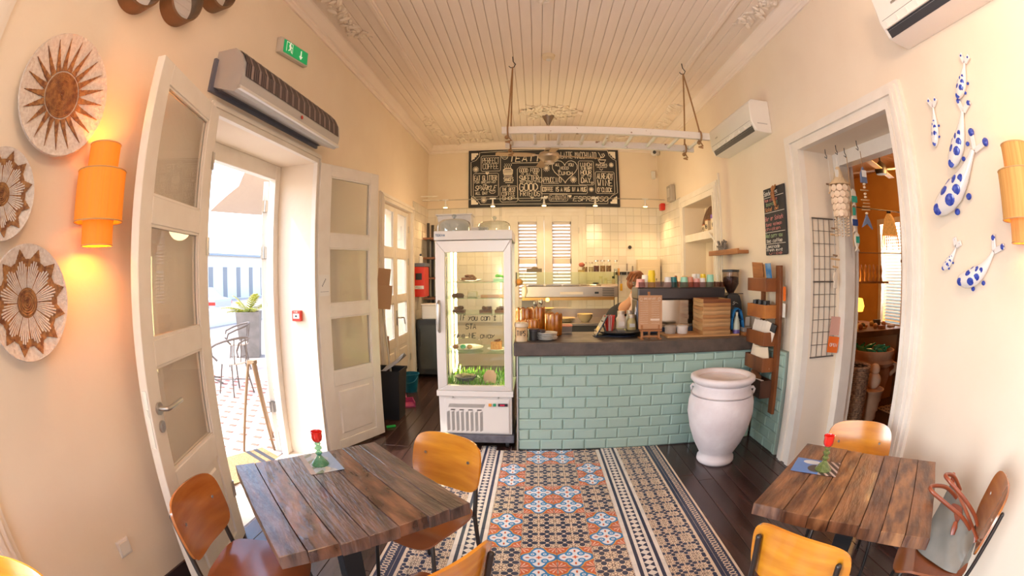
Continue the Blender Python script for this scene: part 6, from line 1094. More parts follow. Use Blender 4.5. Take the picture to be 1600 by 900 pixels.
# ------------------------------------------------ woven wall baskets
def basket(lab, y, z, r, kind):
    t = thing('woven_basket', lab, 'basket', (XL + .01, y, z)); R90 = Matrix.Rotation(PI / 2, 4, 'Y'); WV = mat('white_weave', (.72, .66, .60), .9, col2=(.6, .52, .46), sc=70, bump=.7); BR = mat('brown_weave', (.40, .20, .07), .8, col2=(.16, .06, .025), sc=45, bump=.7)
    MB().lathe([(.001, 0), (r * .5, 0), (r * .97, .045), (r, .06), (r * .985, .068), (r * .5, .03), (.001, .028)], 56, R90).obj('dish', WV, t, True)
    def pt(a, q, h=.0): f = max(0, (q / r - .5) / .485); return (.0295 + .038 * min(1, f) + h, q * math.cos(a), q * math.sin(a))
    n = 21 if kind == 0 else 12 if kind == 1 else 11
    if kind == 0:
        for i in range(14): q = r * (.022 + .026 * i); MB().tube([pt(a, q, .004) for a in [k * PI / 18 for k in range(36)]], r * .013, 5, True).obj('coil', BR, t, True)
        for i in range(n):
            a = 2 * PI * i / n; m = MB(); N_ = 9
            for j in range(N_):
                q = r * (.40 + .5 * j / N_); w_ = (1 - j / N_) * .115 * (1 - .15 * (j % 2)); q2 = q + r * .5 / N_; w2 = (1 - (j + .85) / N_) * .115
                ps = [pt(a - w_ * r / q * .5 * 1.0, q, .002), pt(a + w_ * r / q * .5, q, .002), pt(a + w2 * r / q2 * .5, q2, .002), pt(a - w2 * r / q2 * .5, q2, .002)]; up = [(x + .005, y_, z_) for x, y_, z_ in ps]
                m.add(ps + up, [(4, 5, 6, 7), (0, 1, 5, 4), (1, 2, 6, 5), (2, 3, 7, 6), (3, 0, 4, 7)])
            m.obj('ray', BR, t)
    else:
        for i in range(5): q = r * (.03 + .045 * i); MB().tube([pt(a, q, .005) for a in [k * PI / 12 for k in range(24)]], r * .024, 5, True).obj('coil', BR, t, True)
        MB().lathe([(r * .3, .0295), (r * .72, .05), (r * .74, .054), (r * .3, .034)], 48, R90).obj('brown_ring', BR, t, True)
        for i in range(n):
            a = 2 * PI * (i + .5) / n; m = MB(); N_ = 7
            for j in range(N_):
                q = r * (.68 + .24 * j / N_); w_ = (1 - j / N_) * .34 * (1 - .1 * (j % 2)); q2 = q + r * .24 / N_; w2 = (1 - (j + .8) / N_) * .34
                ps = [pt(a - w_ * r / q * .5, q, .002), pt(a + w_ * r / q * .5, q, .002), pt(a + w2 * r / q2 * .5, q2, .002), pt(a - w2 * r / q2 * .5, q2, .002)]; m.add(ps + [(x + .005, y_, z_) for x, y_, z_ in ps], [(4, 5, 6, 7), (0, 1, 5, 4), (1, 2, 6, 5), (2, 3, 7, 6), (3, 0, 4, 7)])
            m.obj('leaf_point', BR, t)
            for j in range(6):
                b = a + (j - 2.5) * 2 * PI / n / 6.5; L_ = .66 + .06 * math.cos((j - 2.5)); m = MB(); m.tube([pt(b, r * .26, .008), pt(b, r * .5, .012), pt(b, r * L_, .010)], [r * .008, r * .018, r * .018], 5).obj('white_strip', WV, t)
basket('large white basket with a brown sunburst of thin rays', .835, 2.34, .262, 0); basket('small white leaf-star basket cut by the left frame edge, between two bigger ones', .60, 1.915, .168, 2); basket('lower white basket with a brown leaf star and white strips', .76, 1.53, .215, 1)
# round wooden wall mirrors
def mirror(lab, y, z): t = thing('round_mirror', lab, 'mirror', (XL, y, z)); R90 = Matrix.Rotation(PI / 2, 4, 'Y'); MB().lathe([(.142, 0), (.142, .10), (.13, .105), (.128, .055), (.001, .055), (.001, 0)][:5], 40, R90).obj('frame', mat('mirror_wood', (.20, .11, .05), .45, col2=(.13, .07, .03), sc=6), t, True); MB().lathe([(.001, .0552), (.126, .0552), (.126, .058), (.001, .058)], 40, R90).obj('mirror', mat('mirror_glass', (.85, .85, .85), .03, 1), t)
mirror('left round deep-framed mirror at the top of the left wall', 1.10, 3.0); mirror('middle round deep-framed mirror, lowest of the three, top left wall', 1.44, 3.07); mirror('round mirror right of the middle one, almost out of frame', 1.72, 3.30)
t = thing('wall_switch', 'white double wall switch low on the left wall', 'switch', (XL, 1.03, .385)); MB().box(0, .012, -.045, .045, -.045, .045).obj('plate', WH, t, bevel=.004); MB().box(.012, .018, -.034, .034, -.034, .034).obj('rocker', mat('ivory_white', (.74, .7, .63), .4), t, bevel=.003)
# ------------------------------------------------ doorway to the shop
st(MB().box(2.50, 2.62, 2.99, 3.08, 0, 2.58).box(2.50, 2.62, 1.93, 2.02, 0, 2.58).box(2.50, 2.62, 2.02, 2.99, 2.47, 2.58).obj('trim_16', WHITE, bevel=.003)); st(MB().box(2.62, 2.70, 3.03, 3.10, 0, 2.55).obj('trim_17', WHITE)); st(MB().box(XR - .05, XR + .40, 1.93, 3.08, -.02, .0).obj('trim_18', MATS['worn_threshold']))
SW = mat('shop_wall', (.72, .42, .12), .8, col2=(.66, .36, .1), sc=2); SCE = mat('shop_ceiling', (.55, .33, .18), .7)
st(MB().box(2.53, 7.4, -1.3, -1.2, 0, 3.6).box(2.53, 7.4, 8.0, 8.1, 0, 3.6).box(2.531, 2.54, -1.2, 1.90, 0, 3.6).box(2.531, 2.54, 3.12, 5.0, 0, 3.6).box(2.55, 2.56, 5, 8, 0, 3.6).box(2.531, 2.54, 1.90, 3.12, 2.6, 3.6).obj('wall_shop', SW))
m = MB(); m.box(6.5, 6.6, -1.2, 5.85, 0, 3.6).box(6.5, 6.6, 6.5, 8, 0, 3.6).box(6.5, 6.6, 5.85, 6.5, 2.5, 3.6).box(6.5, 6.6, 5.85, 6.5, 0, .7); st(m.obj('wall_shop_far', SW))
ce2 = st(MB().box(2.53, 6.6, -1.2, 8.0, 3.5, 3.6).obj('ceiling_shop', SCE)); bm = MB().box(2.54, 6.5, -.05, .05, -.02, 0).mesh('board', SCE)
for i in range(30): inst(MB().cham(2.54, 6.5, -.06, .06, 0, .012, .004).mesh('board', SCE) if i == 0 else bpy.data.meshes['board'] if False else bm, 'board', ce2, (0, 2.0 + .125 * i, 3.5))
sf = st(MB().box(2.56, 7.4, -1.2, 8.0, -.05, -.002).obj('floor_shop', FLW)); 
for i in range(5):
    for j in range(11): inst(TM['s'], 'tile', sf, (4.25 + P * i, 3.3 + PY * j, .002))
for y in range(8): inst(MB().cham(0, 1.15, 0, .13, -.02, 0, .003).mesh('plank', FLW), 'plank', sf, (2.75, 2.2 + .133 * y, .012))
lamp('POINT', 'shop_lamp', (4.8, 4.2, 2.9), 55, (1, .55, .2), shadow_soft_size=.2); lamp('POINT', 'shop_lamp_low', (4.9, 5.6, 1.5), 12, (1, .45, .1), shadow_soft_size=.1)
# shuttered window of the shop
w2 = st(bpy.data.objects.new('window_2', None)); C.objects.link(w2); MB().box(6.42, 6.5, 5.79, 5.88, .6, 2.6).box(6.42, 6.5, 6.47, 6.56, .6, 2.6).box(6.42, 6.5, 5.88, 6.47, 2.5, 2.6).box(6.42, 6.5, 5.88, 6.47, .6, .72).obj('window_frame', WHITE, w2); me = MB().box(-.02, .02, 5.88, 6.47, -.004, .004).mesh('slat', SH)
for k in range(30): inst(me, 'slat', w2, (6.54, 0, .76 + k * .058), (0, .7, 0))
lamp('AREA', 'shop_daylight', (6.9, 6.2, 1.8), 60, (1, .93, .85), (0, PI / 2, 0), shape='RECTANGLE', size=1.6, size_y=.7)
# wire grid with cards on the reveal, hooks and mobiles in the doorway
t = thing('wire_grid', 'dark wire display grid fixed on the doorway reveal', 'grid', (0, 3.065, 0)); GW = mat('grid_wire', (.22, .19, .17), .4, .7)
for k in range(5): MB().cyl((2.20 + k * .06, 0, .93), (2.20 + k * .06, 0, 2.03), .0028, 6).obj('upright', GW, t)
for k in range(12): z = .93 + k * .1; MB().cyl((2.19, -.006, z), (2.45, -.006, z), .006 if k in (0, 6, 11) else .0025, 6).obj('crossbar', GW, t)
t = thing('orange_card', 'bright orange hanging card at the bottom of the wire grid', 'card', (2.42, 3.045, .96), rot=(0, .12, 0)); MB().box(-.06, .06, -.004, 0, 0, .13).obj('card', mat('orange_card', 0), t); m = MB(); write(m, 'OPEN', -.04, .05, .025, .002, TR(0, -.006, 0), width=.08); m.obj('lettering', PAPER, t)
tag(MB().box(-.055, .055, -.003, 0, 0, .15, TR(2.435, 3.05, 1.10, 0, .1, 0)).obj('pink_sachet', mat('pale_pink', (.62, .35, .28), .6)), 'pale pink sachet above the orange card on the wire grid', 'sachet')
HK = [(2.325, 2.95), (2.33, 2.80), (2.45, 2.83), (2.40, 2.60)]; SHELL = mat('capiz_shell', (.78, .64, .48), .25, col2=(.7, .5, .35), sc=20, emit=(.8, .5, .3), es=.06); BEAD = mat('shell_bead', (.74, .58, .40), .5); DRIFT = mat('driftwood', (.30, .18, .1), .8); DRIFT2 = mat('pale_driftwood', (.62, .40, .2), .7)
for k, (x, y) in enumerate(HK): tag(MB().tube([(x, y, 2.578), (x, y, 2.54), (x + .012, y, 2.52), (x, y - .01, 2.50), (x - .014, y, 2.515)], .0035, 6).obj('ceiling_hook', DSTEEL, None, True), ('ceiling hook nearest the reveal, holding the driftwood string', 'ceiling hook holding the shell chandelier', 'ceiling hook holding the fish pair', 'ceiling hook holding the single denim fish')[k], 'hook')
t = thing('shell_chandelier', 'hanging wind chime of pale round shells below a beaded crown', 'wind chime', (2.37, 2.86, 2.5)); MB().cyl((0, 0, 0), (0, 0, -.08), .002, 5).obj('string', PAPER, t); MB().shell([(.015, -.08), (.03, -.11), (.045, -.17), (.085, -.21), (.095, -.225)], 20).obj('crown', mat('crown_bead', (.70, .52, .32), .6, bump=.8, bsc=80), t, 60)
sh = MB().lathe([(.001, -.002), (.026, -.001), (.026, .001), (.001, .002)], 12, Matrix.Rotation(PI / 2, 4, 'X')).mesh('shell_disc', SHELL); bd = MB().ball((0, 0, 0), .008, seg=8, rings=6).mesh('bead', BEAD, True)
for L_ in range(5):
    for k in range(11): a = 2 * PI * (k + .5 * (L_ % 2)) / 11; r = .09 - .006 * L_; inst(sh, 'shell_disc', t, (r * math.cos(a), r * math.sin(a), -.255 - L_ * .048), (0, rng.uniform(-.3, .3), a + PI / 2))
for k in range(7):
    a = 2 * PI * k / 7
    for j in range(8): inst(bd, 'bead', t, (.06 * math.cos(a), .06 * math.sin(a), -.46 - .022 * j))
t = thing('price_tag', 'small white price tag on the shell wind chime', 'tag', (2.33, 2.83, 2.36)); MB().box(-.02, .02, -.002, 0, -.03, .03).obj('card', PAPER, t)
def cfish(b, x, y, z, L_, mt, par, nm='fish'):
    P_ = [(0, -.5), (.18, -.35), (.2, -.1), (.12, .15), (.05, .3), (.18, .5), (0, .42), (-.18, .5), (-.05, .3), (-.12, .15), (-.2, -.1), (-.18, -.35)]
    o = MB().prism([(a * L_, -c * L_) for a, c in P_], .02, TR(0, .01, 0, PI / 2, 0, 0)).obj(nm, mt, par, bevel=.005); o.location = (x, y, z); return o
DN = mat('denim_blue', (.16, .20, .32), .9); TG = mat('teal_fabric', (.04, .34, .24), .9); NV = mat('navy_fabric', (.02, .05, .2), .9); WF = mat('white_fabric', (.72, .62, .5), .9)
t = thing('denim_fish_chime', 'hanging denim fish with driftwood and pebbles as its spine', 'wind chime', (2.43, 2.60, 2.5)); MB().cyl((0, 0, 0), (0, 0, -.14), .003, 5).obj('cord', ROPE, t); MB().prism([(0, 0), (.03, -.05), (.035, -.12), (-.035, -.12), (-.03, -.05)], .015, TR(0, .008, -.12, PI / 2, 0, 0)).obj('fish_head', DN, t)
for k in range(10): z = -.25 - .024 * k; (MB().cyl((-.03 - .01 * (k % 3), 0, z), (.04, 0, z + .004), .005, 6).obj('twig', DRIFT2, t) if k % 3 == 2 or k in (6, 7) else MB().ball((0, 0, z), .014, sz=.7, seg=8, rings=6).obj('pebble', BEAD, t, True))
MB().prism([(0, 0), (.03, -.05), (.06, -.11), (.0, -.07), (-.06, -.10), (-.03, -.05)], .012, TR(0, .008, -.47, PI / 2, 0, 0)).obj('fish_tail', DN, t); MB().box(-.03, .02, -.02, -.018, -.2, -.15).obj('tag', PAPER, t)
t = thing('fabric_fish_string', 'string of patchwork fabric fish hanging at the doorway', 'wind chime', (2.44, 2.80, 2.5)); MB().cyl((0, 0, 0), (0, 0, -.7), .003, 5).obj('cord', mat('yellow_cord', (.5, .25, .06), .8), t)
cfish(t, .03, 0, -.32, .14, WF, t); MB().box(.0, .06, -.015, -.011, -.36, -.31).obj('teal_patch', TG, t); cfish(t, -.0, .01, -.30, .12, mat('pale_aqua', (.5, .6, .52), .9), t); cfish(t, .02, 0, -.52, .15, WF, t); MB().box(-.01, .05, -.015, -.011, -.54, -.49).obj('navy_patch', NV, t)
MB().box(.0, .03, -.014, -.01, -.46, -.40).obj('teal_patch', TG, t); cfish(t, .04, 0, -.66, .15, WF, t); MB().box(.02, .06, -.015, -.011, -.67, -.62).obj('teal_patch', TG, t)
t = thing('driftwood_string', 'string of driftwood sticks and a white paddle shape by the wire grid', 'wind chime', (2.37, 2.98, 2.5)); MB().cyl((0, 0, 0), (0, 0, -.88), .002, 5).obj('cord', PAPER, t)
for k, (z, l, mm_) in enumerate(((-.2, .1, DRIFT), (-.27, .06, DRIFT2), (-.55, .06, DRIFT), (-.6, .08, DRIFT2), (-.76, .04, DRIFT), (-.79, .09, DRIFT2), (-.85, .05, DRIFT2))): MB().cyl((-l / 2, 0, z), (l / 2, -.01, z - .006), .008, 6).obj('stick', mm_, t, True)
MB().prism([(-.012, 0), (.012, 0), (.025, -.04), (.016, -.08), (.02, -.13), (-.02, -.13), (-.016, -.08), (-.03, -.05)], .012, TR(0, .0, -.89, PI / 2, 0, 0)).obj('white_shape', WF, t, bevel=.004); MB().ball((0, 0, -.235), .015, seg=8, rings=6).obj('pebble', BEAD, t, True)
t = thing('capiz_strand', 'strand of round pale shells hanging behind the right door casing', 'wind chime', (2.60, 2.06, 2.45)); MB().cyl((0, 0, .05), (0, 0, -.65), .002, 5).obj('cord', PAPER, t)
for k in range(9): MB().lathe([(.001, -.002), (.038, -.001), (.038, .001), (.001, .002)], 16, TR(.012 * (-1) ** k, 0, -.05 - .07 * k, PI / 2, .5, .6)).obj('shell_disc', SHELL, t)
# shop furniture
WD = mat('shop_wood', (.20, .09, .035), .5, col2=(.12, .05, .02), sc=5, bump=.15); TER = mat('terracotta', (.50, .29, .17), .75, col2=(.42, .23, .13), sc=8, bump=.15)
t = thing('display_counter', 'brown wooden display counter in the orange shop room', 'counter', (4.0, 4.55, 0)); MB().box(-.75, .6, -.5, .5, .88, .95).obj('top', WD, t, bevel=.006); MB().box(-.70, .5, -.45, .45, .08, .88).obj('carcass', mat('shop_wood_light', (.36, .2, .09), .6), t); MB().box(-.72, .52, -.47, .47, 0, .09).obj('plinth', WD, t)
for x in (.44,): MB().box(x, x + .08, -.47, -.4, .09, .88).obj('corner_post', WD, t)
q = random.Random(21); 
for k in range(16):
    c = [(.5, .3, .15), (.35, .14, .05), (.6, .42, .2), (.1, .08, .06), (.55, .2, .05)][k % 5]; o = (MB().box(-.05, .05, -.03, .03, 0, q.uniform(.02, .1)) if k % 2 else MB().ball((0, 0, .03), .035)).obj('trinket', mat('trinket_%d' % (k % 5), c, .5), None, False); o.location = (3.4 + .07 * k, 4.15 + q.uniform(0, .3), .951); tag(o, 'small trinket laid out on the shop counter', 'trinket', 'trinkets on the shop counter')
tag(MB().box(3.4, 3.7, 4.12, 4.3, .951, .956).obj('salmon_paper', mat('salmon_paper', (.75, .25, .1), .7)), 'flat salmon orange paper at the front of the shop counter', 'paper')
def urn(x, y, lab, prof, nm='terracotta_urn'): t = thing(nm, lab, 'urn', (x, y, 0)); MB().lathe(prof, 36).obj('body', TER, t, 60); return t
t = urn(3.72, 3.85, 'wide terracotta urn with stacked rims holding green glass in the shop', [(.001, 0), (.14, 0), (.15, .03), (.12, .06), (.2, .3), (.25, .5), (.25, .56), (.23, .6), (.28, .63), (.29, .66), (.26, .69), (.27, .72), (.29, .76), (.285, .79), (.27, .79), (.25, .74), (.001, .72)])
for k in range(3): MB().tube([(.26 * math.cos(a) , .26 * math.sin(a), .5), (.33 * math.cos(a), .33 * math.sin(a), .56), (.33 * math.cos(a), .33 * math.sin(a), .62), (.27 * math.cos(a), .27 * math.sin(a), .64)] if (a := -.6 + 2.1 * k) or True else [], .025, 8).obj('handle', TER, t, True)
for k in range(9): a = k * .7; o = MB().lathe([(.001, 0), (.03, 0), (.032, .08), (.012, .12), (.012, .16), (.001, .16)], 10).obj('green_bottle', mat('green_glass', (.02, .22, .12), .1), None, True); o.location = (3.72 + .16 * math.cos(a), 3.85 + .16 * math.sin(a), .76); o.rotation_euler = (1.2, 0, a); tag(o, 'green glass bottle lying in the wide terracotta urn', 'bottle', 'green bottles in the urn')
urn(3.33, 3.42, 'narrow ringed terracotta urn like a stack of cones in the shop', [(.001, 0), (.07, 0), (.075, .08), (.09, .085), (.095, .17), (.11, .175), (.115, .26), (.13, .265), (.135, .36), (.15, .365), (.155, .45), (.165, .455), (.17, .48), (.155, .48), (.14, .44), (.001, .42)])
for z, r, lab in ((.56, .085, 'large pale stone ball resting on the narrow ringed urn'), (.67, .06, 'smaller pale stone ball above the large one')): tag(MB().ball((3.36, 3.40, z), r, seg=16, rings=10).obj('stone_ball', mat('pale_stone', (.62, .42, .28), .8, bump=.4, bsc=40), None, True), lab, 'ball')
t = thing('wicker_basket', 'tall dark wicker basket standing in a low bowl behind the doorway', 'basket', (2.98, 3.31, 0)); WK = mat('wicker', (.16, .09, .055), .8, col2=(.4, .24, .14), sc=40, bump=.4)
for k in range(40): z = .05 + k * .0175; r = .125 + .02 * k / 40; MB().tube([((r + .004 * (-1) ** (i + k)) * math.cos(i * PI / 12), (r + .004 * (-1) ** (i + k)) * math.sin(i * PI / 12), z) for i in range(24)], .009, 5, True).obj('weave_row', WK, t, True)
MB().shell([(.12, .02), (.138, .75)], 24).obj('lining', mat('basket_inside', (.06, .035, .02), .9), t); MB().tube([(.15 * math.cos(i * PI / 12), .15 * math.sin(i * PI / 12), .755) for i in range(24)], .016, 6, True).obj('rim', WK, t, True); MB().lathe([(.001, 0), (.14, 0), (.18, .1), (.17, .1), (.12, .02), (.001, .02)], 24).obj('saucer', mat('dark_bowl', (.12, .06, .04), .6), t, True)
for y, x, lab in ((4.14, 4.3, 'orange straw pendant lamp nearest in the shop'), (4.16, 4.75, 'orange straw pendant lamp half hidden by the right casing')):
    t = thing('straw_pendant', lab, 'lamp', (x, y, 2.2)); SP = mat('straw_lamp', (.45, .20, .05), .8, col2=(.2, .07, .02), sc=40, bump=.6, emit=(1, .4, .08), es=.35); MB().shell([(.03, .12), (.07, .06), (.10, -.06), (.115, -.14)], 20).obj('shade', SP, t, True); MB().lathe([(.001, .12), (.03, .12), (.03, .15), (.001, .16)], 12).obj('cap', DSTEEL, t)
    m = MB(); [m.tube([(.11 * math.cos(a), .11 * math.sin(a), -.13), (.13 * math.cos(a), .13 * math.sin(a), -.24 - .04 * (i % 3))], .004, 4) for i, a in enumerate([j * .25 for j in range(25)])]; m.obj('fringe', SP, t); MB().ball((0, 0, -.02), .035).obj('bulb', mat('sconce_bulb', 0), t, True)
tag(MB().tube([(3.2, 4.3, 2.4), (3.8, 4.15, 2.35), (4.3, 4.14, 2.355), (4.75, 4.16, 2.36), (5.6, 4.1, 2.38)], .006, 6).obj('lamp_cord', BLK, None, True), 'thin black cord carrying the straw pendants', 'cord')
tag(MB().cyl((3.6, 5.4, 1.88), (5.6, 2.9, 1.82), .008, 6).obj('hanging_rail', STEEL), 'thin steel rail across the shop room', 'rail')
t = thing('ceiling_fan', 'dark ceiling fan in the shop room', 'fan', (4.6, 4.5, 3.5)); MB().cyl((0, 0, 0), (0, 0, -.5), .012, 8).lathe([(.06, 0), (.04, -.12), (.001, -.14)][::-1], 16).lathe([(.001, -.6), (.08, -.6), (.1, -.55), (.08, -.48), (.001, -.4)], 20).obj('motor', DSTEEL, t, True)
for k in range(4): MB().box(.1, .6, -.05, .05, -.545, -.538, Matrix.Rotation(.5 + k * PI / 2, 4, 'Z')).obj('blade', mat('pale_blade', (.5, .35, .2), .5), t)
t = thing('lit_table_lamp', 'small glowing amber lamp at the back of the shop counter', 'lamp', (4.3, 4.85, .951)); MB().lathe([(.001, 0), (.05, 0), (.02, .03), (.02, .15), (.001, .15)], 16).obj('base', WD, t, True); MB().lathe([(.09, .15), (.11, .22), (.08, .32), (.001, .33)], 20).obj('shade', mat('amber_shade', (1, .6, .1), .5, emit=(1, .45, .04), es=3.5), t, True)
t = thing('hat_shelf', 'small dark shelf with carved figures on the orange shop wall', 'shelf', (5.2, 5.55, 1.45)); MB().box(-.4, .4, -.1, .1, 0, .03).obj('board', WD, t)
for k in range(7): o = MB().lathe([(.001, 0), (.03, 0), (.012, .08), (.025, .16), (.01, .25), (.001, .26)], 8).obj('figurine', mat('figurine_wood', (.28, .13, .05), .6), None, True); o.location = (4.9 + .1 * k, 5.55, 1.481); tag(o, 'slim carved wooden figurine on the dark shop shelf', 'figurine', 'figurines on the shop shelf')
t = thing('ring_mobile', 'mobile of small wooden rings below a driftwood piece in the shop', 'wind chime', (4.5, 3.98, 1.75)); MB().tube([(-.15, 0, 0), (-.02, 0, .03), (.12, 0, .01)], .02, 6).obj('driftwood', DRIFT, t, True)
for c in range(3):
    for k in range(5): MB().tube([(-.1 + .09 * c + .028 * math.cos(a), 0, -.12 - .085 * k + .028 * math.sin(a)) for a in [i * .63 for i in range(10)]], .008, 5, True).obj('ring', DRIFT2, t, True)
t = thing('shop_chair', 'dark chair beside the shop counter at the bright window', 'chair', (5.7, 4.35, 0)); MB().box(-.2, .2, -.2, .2, .44, .47).obj('seat', WD, t, bevel=.005); MB().box(-.2, .2, .18, .2, .6, .95).obj('backrest', WD, t)
for x in (-.18, .18):
    for y in (-.18, .18): MB().cyl((x, y, 0), (x, y, .45 if y < 0 else .9), .014, 8).obj('leg', WD, t)
# ------------------------------------------------ white terracotta jar by the counter
PW = mat('whitewashed_clay', (.78, .72, .72), .7, col2=(.68, .60, .60), sc=5, bump=.25, bsc=18); PI_ = mat('bare_clay_inside', (.55, .33, .25), .8, col2=(.7, .55, .5), sc=4)
t = thing('clay_jar', 'large whitewashed clay jar with rope band and lug handles beside the counter', 'jar', (1.55, 3.43, 0)); pr = [(.001, 0), (.155, 0), (.168, .02), (.165, .05), (.145, .075), (.165, .11), (.215, .2), (.26, .32), (.288, .45), (.285, .55), (.262, .63), (.245, .66), (.25, .68), (.24, .70), (.262, .715), (.282, .735), (.28, .76), (.255, .772), (.225, .765), (.21, .74)]
MB().lathe(pr + [(.205, .735)], 56).obj('body', PW, t, 70); MB().shell([(.209, .742), (.205, .69), (.22, .6), (.24, .45), (.2, .2), (.001, .15)], 40).obj('inside', PI_, t, True)
t.children[0].data.polygons.foreach_get if False else None
m = MB(); N_ = 120; [m.tube([(.267 * math.cos(a), .267 * math.sin(a), .615 + .006 * math.sin(a * 60 + s)) for a in [2 * PI * i / N_ for i in range(N_)]], .007, 5, True) for s in (0, PI)]; m.obj('rope_band', PW, t, True)
for a in (-.12, 2.35): M_ = Matrix.Rotation(a, 3, 'Z'); MB().tube([M_ @ Vector(p) for p in ((.252, 0, .64), (.285, 0, .648), (.30, 0, .63), (.292, 0, .605), (.268, 0, .592))], [.016, .013, .011, .013, .017], 10).obj('handle', PW, t, True)
# ------------------------------------------------ plank tables
TB = mat('table_plank', (.038, .022, .02), .34, col2=(.17, .095, .07), sc=4, st=(1.1, 6, 1), bump=.7, bsc=13, detail=8, rr=.12, lo=.38, hi=.66, spec=.7, coat=.5); TB2 = mat('table_plank_warm', (.07, .026, .012), .38, col2=(.26, .115, .05), sc=4, st=(1.1, 5, 1), bump=.6, bsc=13, detail=8, rr=.12, lo=.38, hi=.66, spec=.55, coat=.2)
TB3 = mat('table_plank_knotty', (.05, .022, .014), .3, col2=(.22, .10, .055), sc=7, st=(.8, 2.6, 1), bump=.6, bsc=10, detail=9, rr=.14, lo=.4, hi=.62, spec=.7, coat=.5); TB4 = mat('table_plank_knotty_warm', (.08, .028, .012), .36, col2=(.32, .15, .06), sc=7, st=(.8, 2.6, 1), bump=.5, bsc=10, detail=9, rr=.12, lo=.4, hi=.62, coat=.2)
def table(lab, x, y, rz, L, W, mt, seed, zt=.752):
    t = thing('cafe_table', lab, 'table', (x, y, 0), rz); q = random.Random(seed); ws = [q.uniform(.8, 1.25) for _ in range(7)]; sm_ = sum(ws); v = -W / 2
    for k in range(7):
        w_ = ws[k] / sm_ * W; n = 10; T = .05; dz = q.uniform(-.002, .001); vs = []; xs = [-L / 2 + L * i / n for i in range(n + 1)]; e0, e1 = q.uniform(-.008, .004), q.uniform(-.004, .008); b = .003
        lw = [q.uniform(0, .002) if k else q.uniform(-.004, .004) for _ in xs]; rw = [q.uniform(0, .002) if k < 6 else q.uniform(-.004, .004) for _ in xs]
        for i, xx in enumerate(xs):
            X_ = xx + (e0 if i == 0 else e1 if i == n else 0); z = zt + dz + q.uniform(-.0012, .0006); a, c = v + .0005 + lw[i] * .5, v + w_ - .0005 - rw[i] * .5; s = b if i in (0, n) else 0; X2 = X_ + (b if i == 0 else -b if i == n else 0)
            vs += [(X_, a, zt - T), (X_, a, z - b), (X2, a + b * .6, z), (X2, c - b * .6, z), (X_, c, z - b), (X_, c, zt - T)]
        fs = [(i * 6 + j, (i + 1) * 6 + j, (i + 1) * 6 + (j + 1) % 6, i * 6 + (j + 1) % 6)[::-1] for i in range(n) for j in range(6)] + [(0, 1, 2, 3, 4, 5)[::-1], tuple(n * 6 + j for j in range(6))]
        o = MB().add([(a, b_, c_ - zt) for a, b_, c_ in vs], fs).obj('plank', mt[(k * 2 + seed) % len(mt)], t); o.location = (q.uniform(-.001, .001), 0, zt); 
        v += w_
    BP = mat('black_iron', (.02, .02, .022), .45, .5); MB().box(-.045, .045, -.045, .045, .02, zt - .06).obj('post', BP, t, bevel=.004); MB().box(-.22, .22, -.22, .22, 0, .02).obj('base_plate', BP, t, bevel=.004); MB().box(-.2, .2, -.04, .04, zt - .062, zt - .0505).box(-.04, .04, -.2, .2, zt - .0625, zt - .051).obj('top_bracket', BP, t)
    return t
table('dark plank cafe table at the left, by the terrace door', -.79, 1.525, math.radians(-44.5), .80, .745, (TB, TB, TB3), 3); table('warm brown plank cafe table at the right, by the shop doorway', 1.345, 1.32, math.radians(40.3), .725, .76, (TB2, TB2, TB4), 9)
# postcards, candle holders
def cardz(lab, x, y, rz, w_, h, fn): o = MB().box(-w_ / 2, w_ / 2, -h / 2, h / 2, 0, .0012).obj('postcard', pattern('postcard_' + lab[:6].strip(), fn, .3), None); o.location = (x, y, .7535); o.rotation_euler = (0, 0, rz); tag(o, lab, 'card')
cardz('landscape postcard under the candle holder on the left table', -.965, 1.735, math.radians(-47), .235, .16, lambda x, y, z: ((.45, .50, .55), [(y + esin(x * 40) * .02 > .03, (.30, .42, .60)), (eabs(y + esin(x * 60) * .012) < .012, (.62, .58, .55)), ((y < -.015) * (esin(x * 90 + y * 60) > .3), (.22, .26, .18)), (y < -.055, (.40, .33, .30))]))
cardz('blue sky photo postcard under the candle holder on the right table', 1.25, 1.56, math.radians(-45), .225, .16, lambda x, y, z: ((.10, .22, .55), [(hyp(x + .03, (y - .045) * 2) < .045, (.6, .65, .72)), (hyp(x, y + .02) < .04, (.06, .05, .05)), (x > .02, (.06, .04, .04)), ((x > .02) * (esin(x * 160 + y * 120) > .35), (.5, .4, .38))]))
GG = glass('green_glass_solid', (.55, .80, .64), 2.5, .02, .28, (.1, .36, .2)); GG2 = glass('olive_glass_solid', (.66, .76, .50), 2.5, .02, .28, (.25, .33, .1)); RG = mat('red_glass', (.75, .02, .01), .08, spec=.8, coat=1)
def candle(lab, x, y, g):
    t = thing('candle_holder', lab, 'candle holder', (x, y, .7548)); S_ = 32; vs = []; pr = [(.038, 0), (.04, .004), (.034, .012), (.022, .028), (.012, .042), (.009, .048)]
    for r, z in pr:
        for k in range(S_): a = 2 * PI * k / S_; rr = r * (1 + .07 * (k % 2) * (z < .03)); vs.append((rr * math.cos(a), rr * math.sin(a), z))
    MB().add(vs, [(i * S_ + k, i * S_ + (k + 1) % S_, (i + 1) * S_ + (k + 1) % S_, (i + 1) * S_ + k) for i in range(5) for k in range(S_)] + [tuple(range(S_))[::-1]]).obj('foot', g, t, 60)
    MB().lathe([(.009, .047), (.016, .054), (.017, .06), (.009, .068), (.009, .072), (.017, .079), (.017, .086), (.009, .093), (.010, .097), (.015, .102), (.01, .11), (.001, .11)], 20).obj('stem', g, t, True)
    MB().lathe([(.001, .109), (.012, .11), (.022, .12), (.026, .135), (.025, .15), (.028, .162), (.025, .163), (.022, .15), (.021, .13), (.001, .122)], 12).obj('cup', RG, t, 60); return t
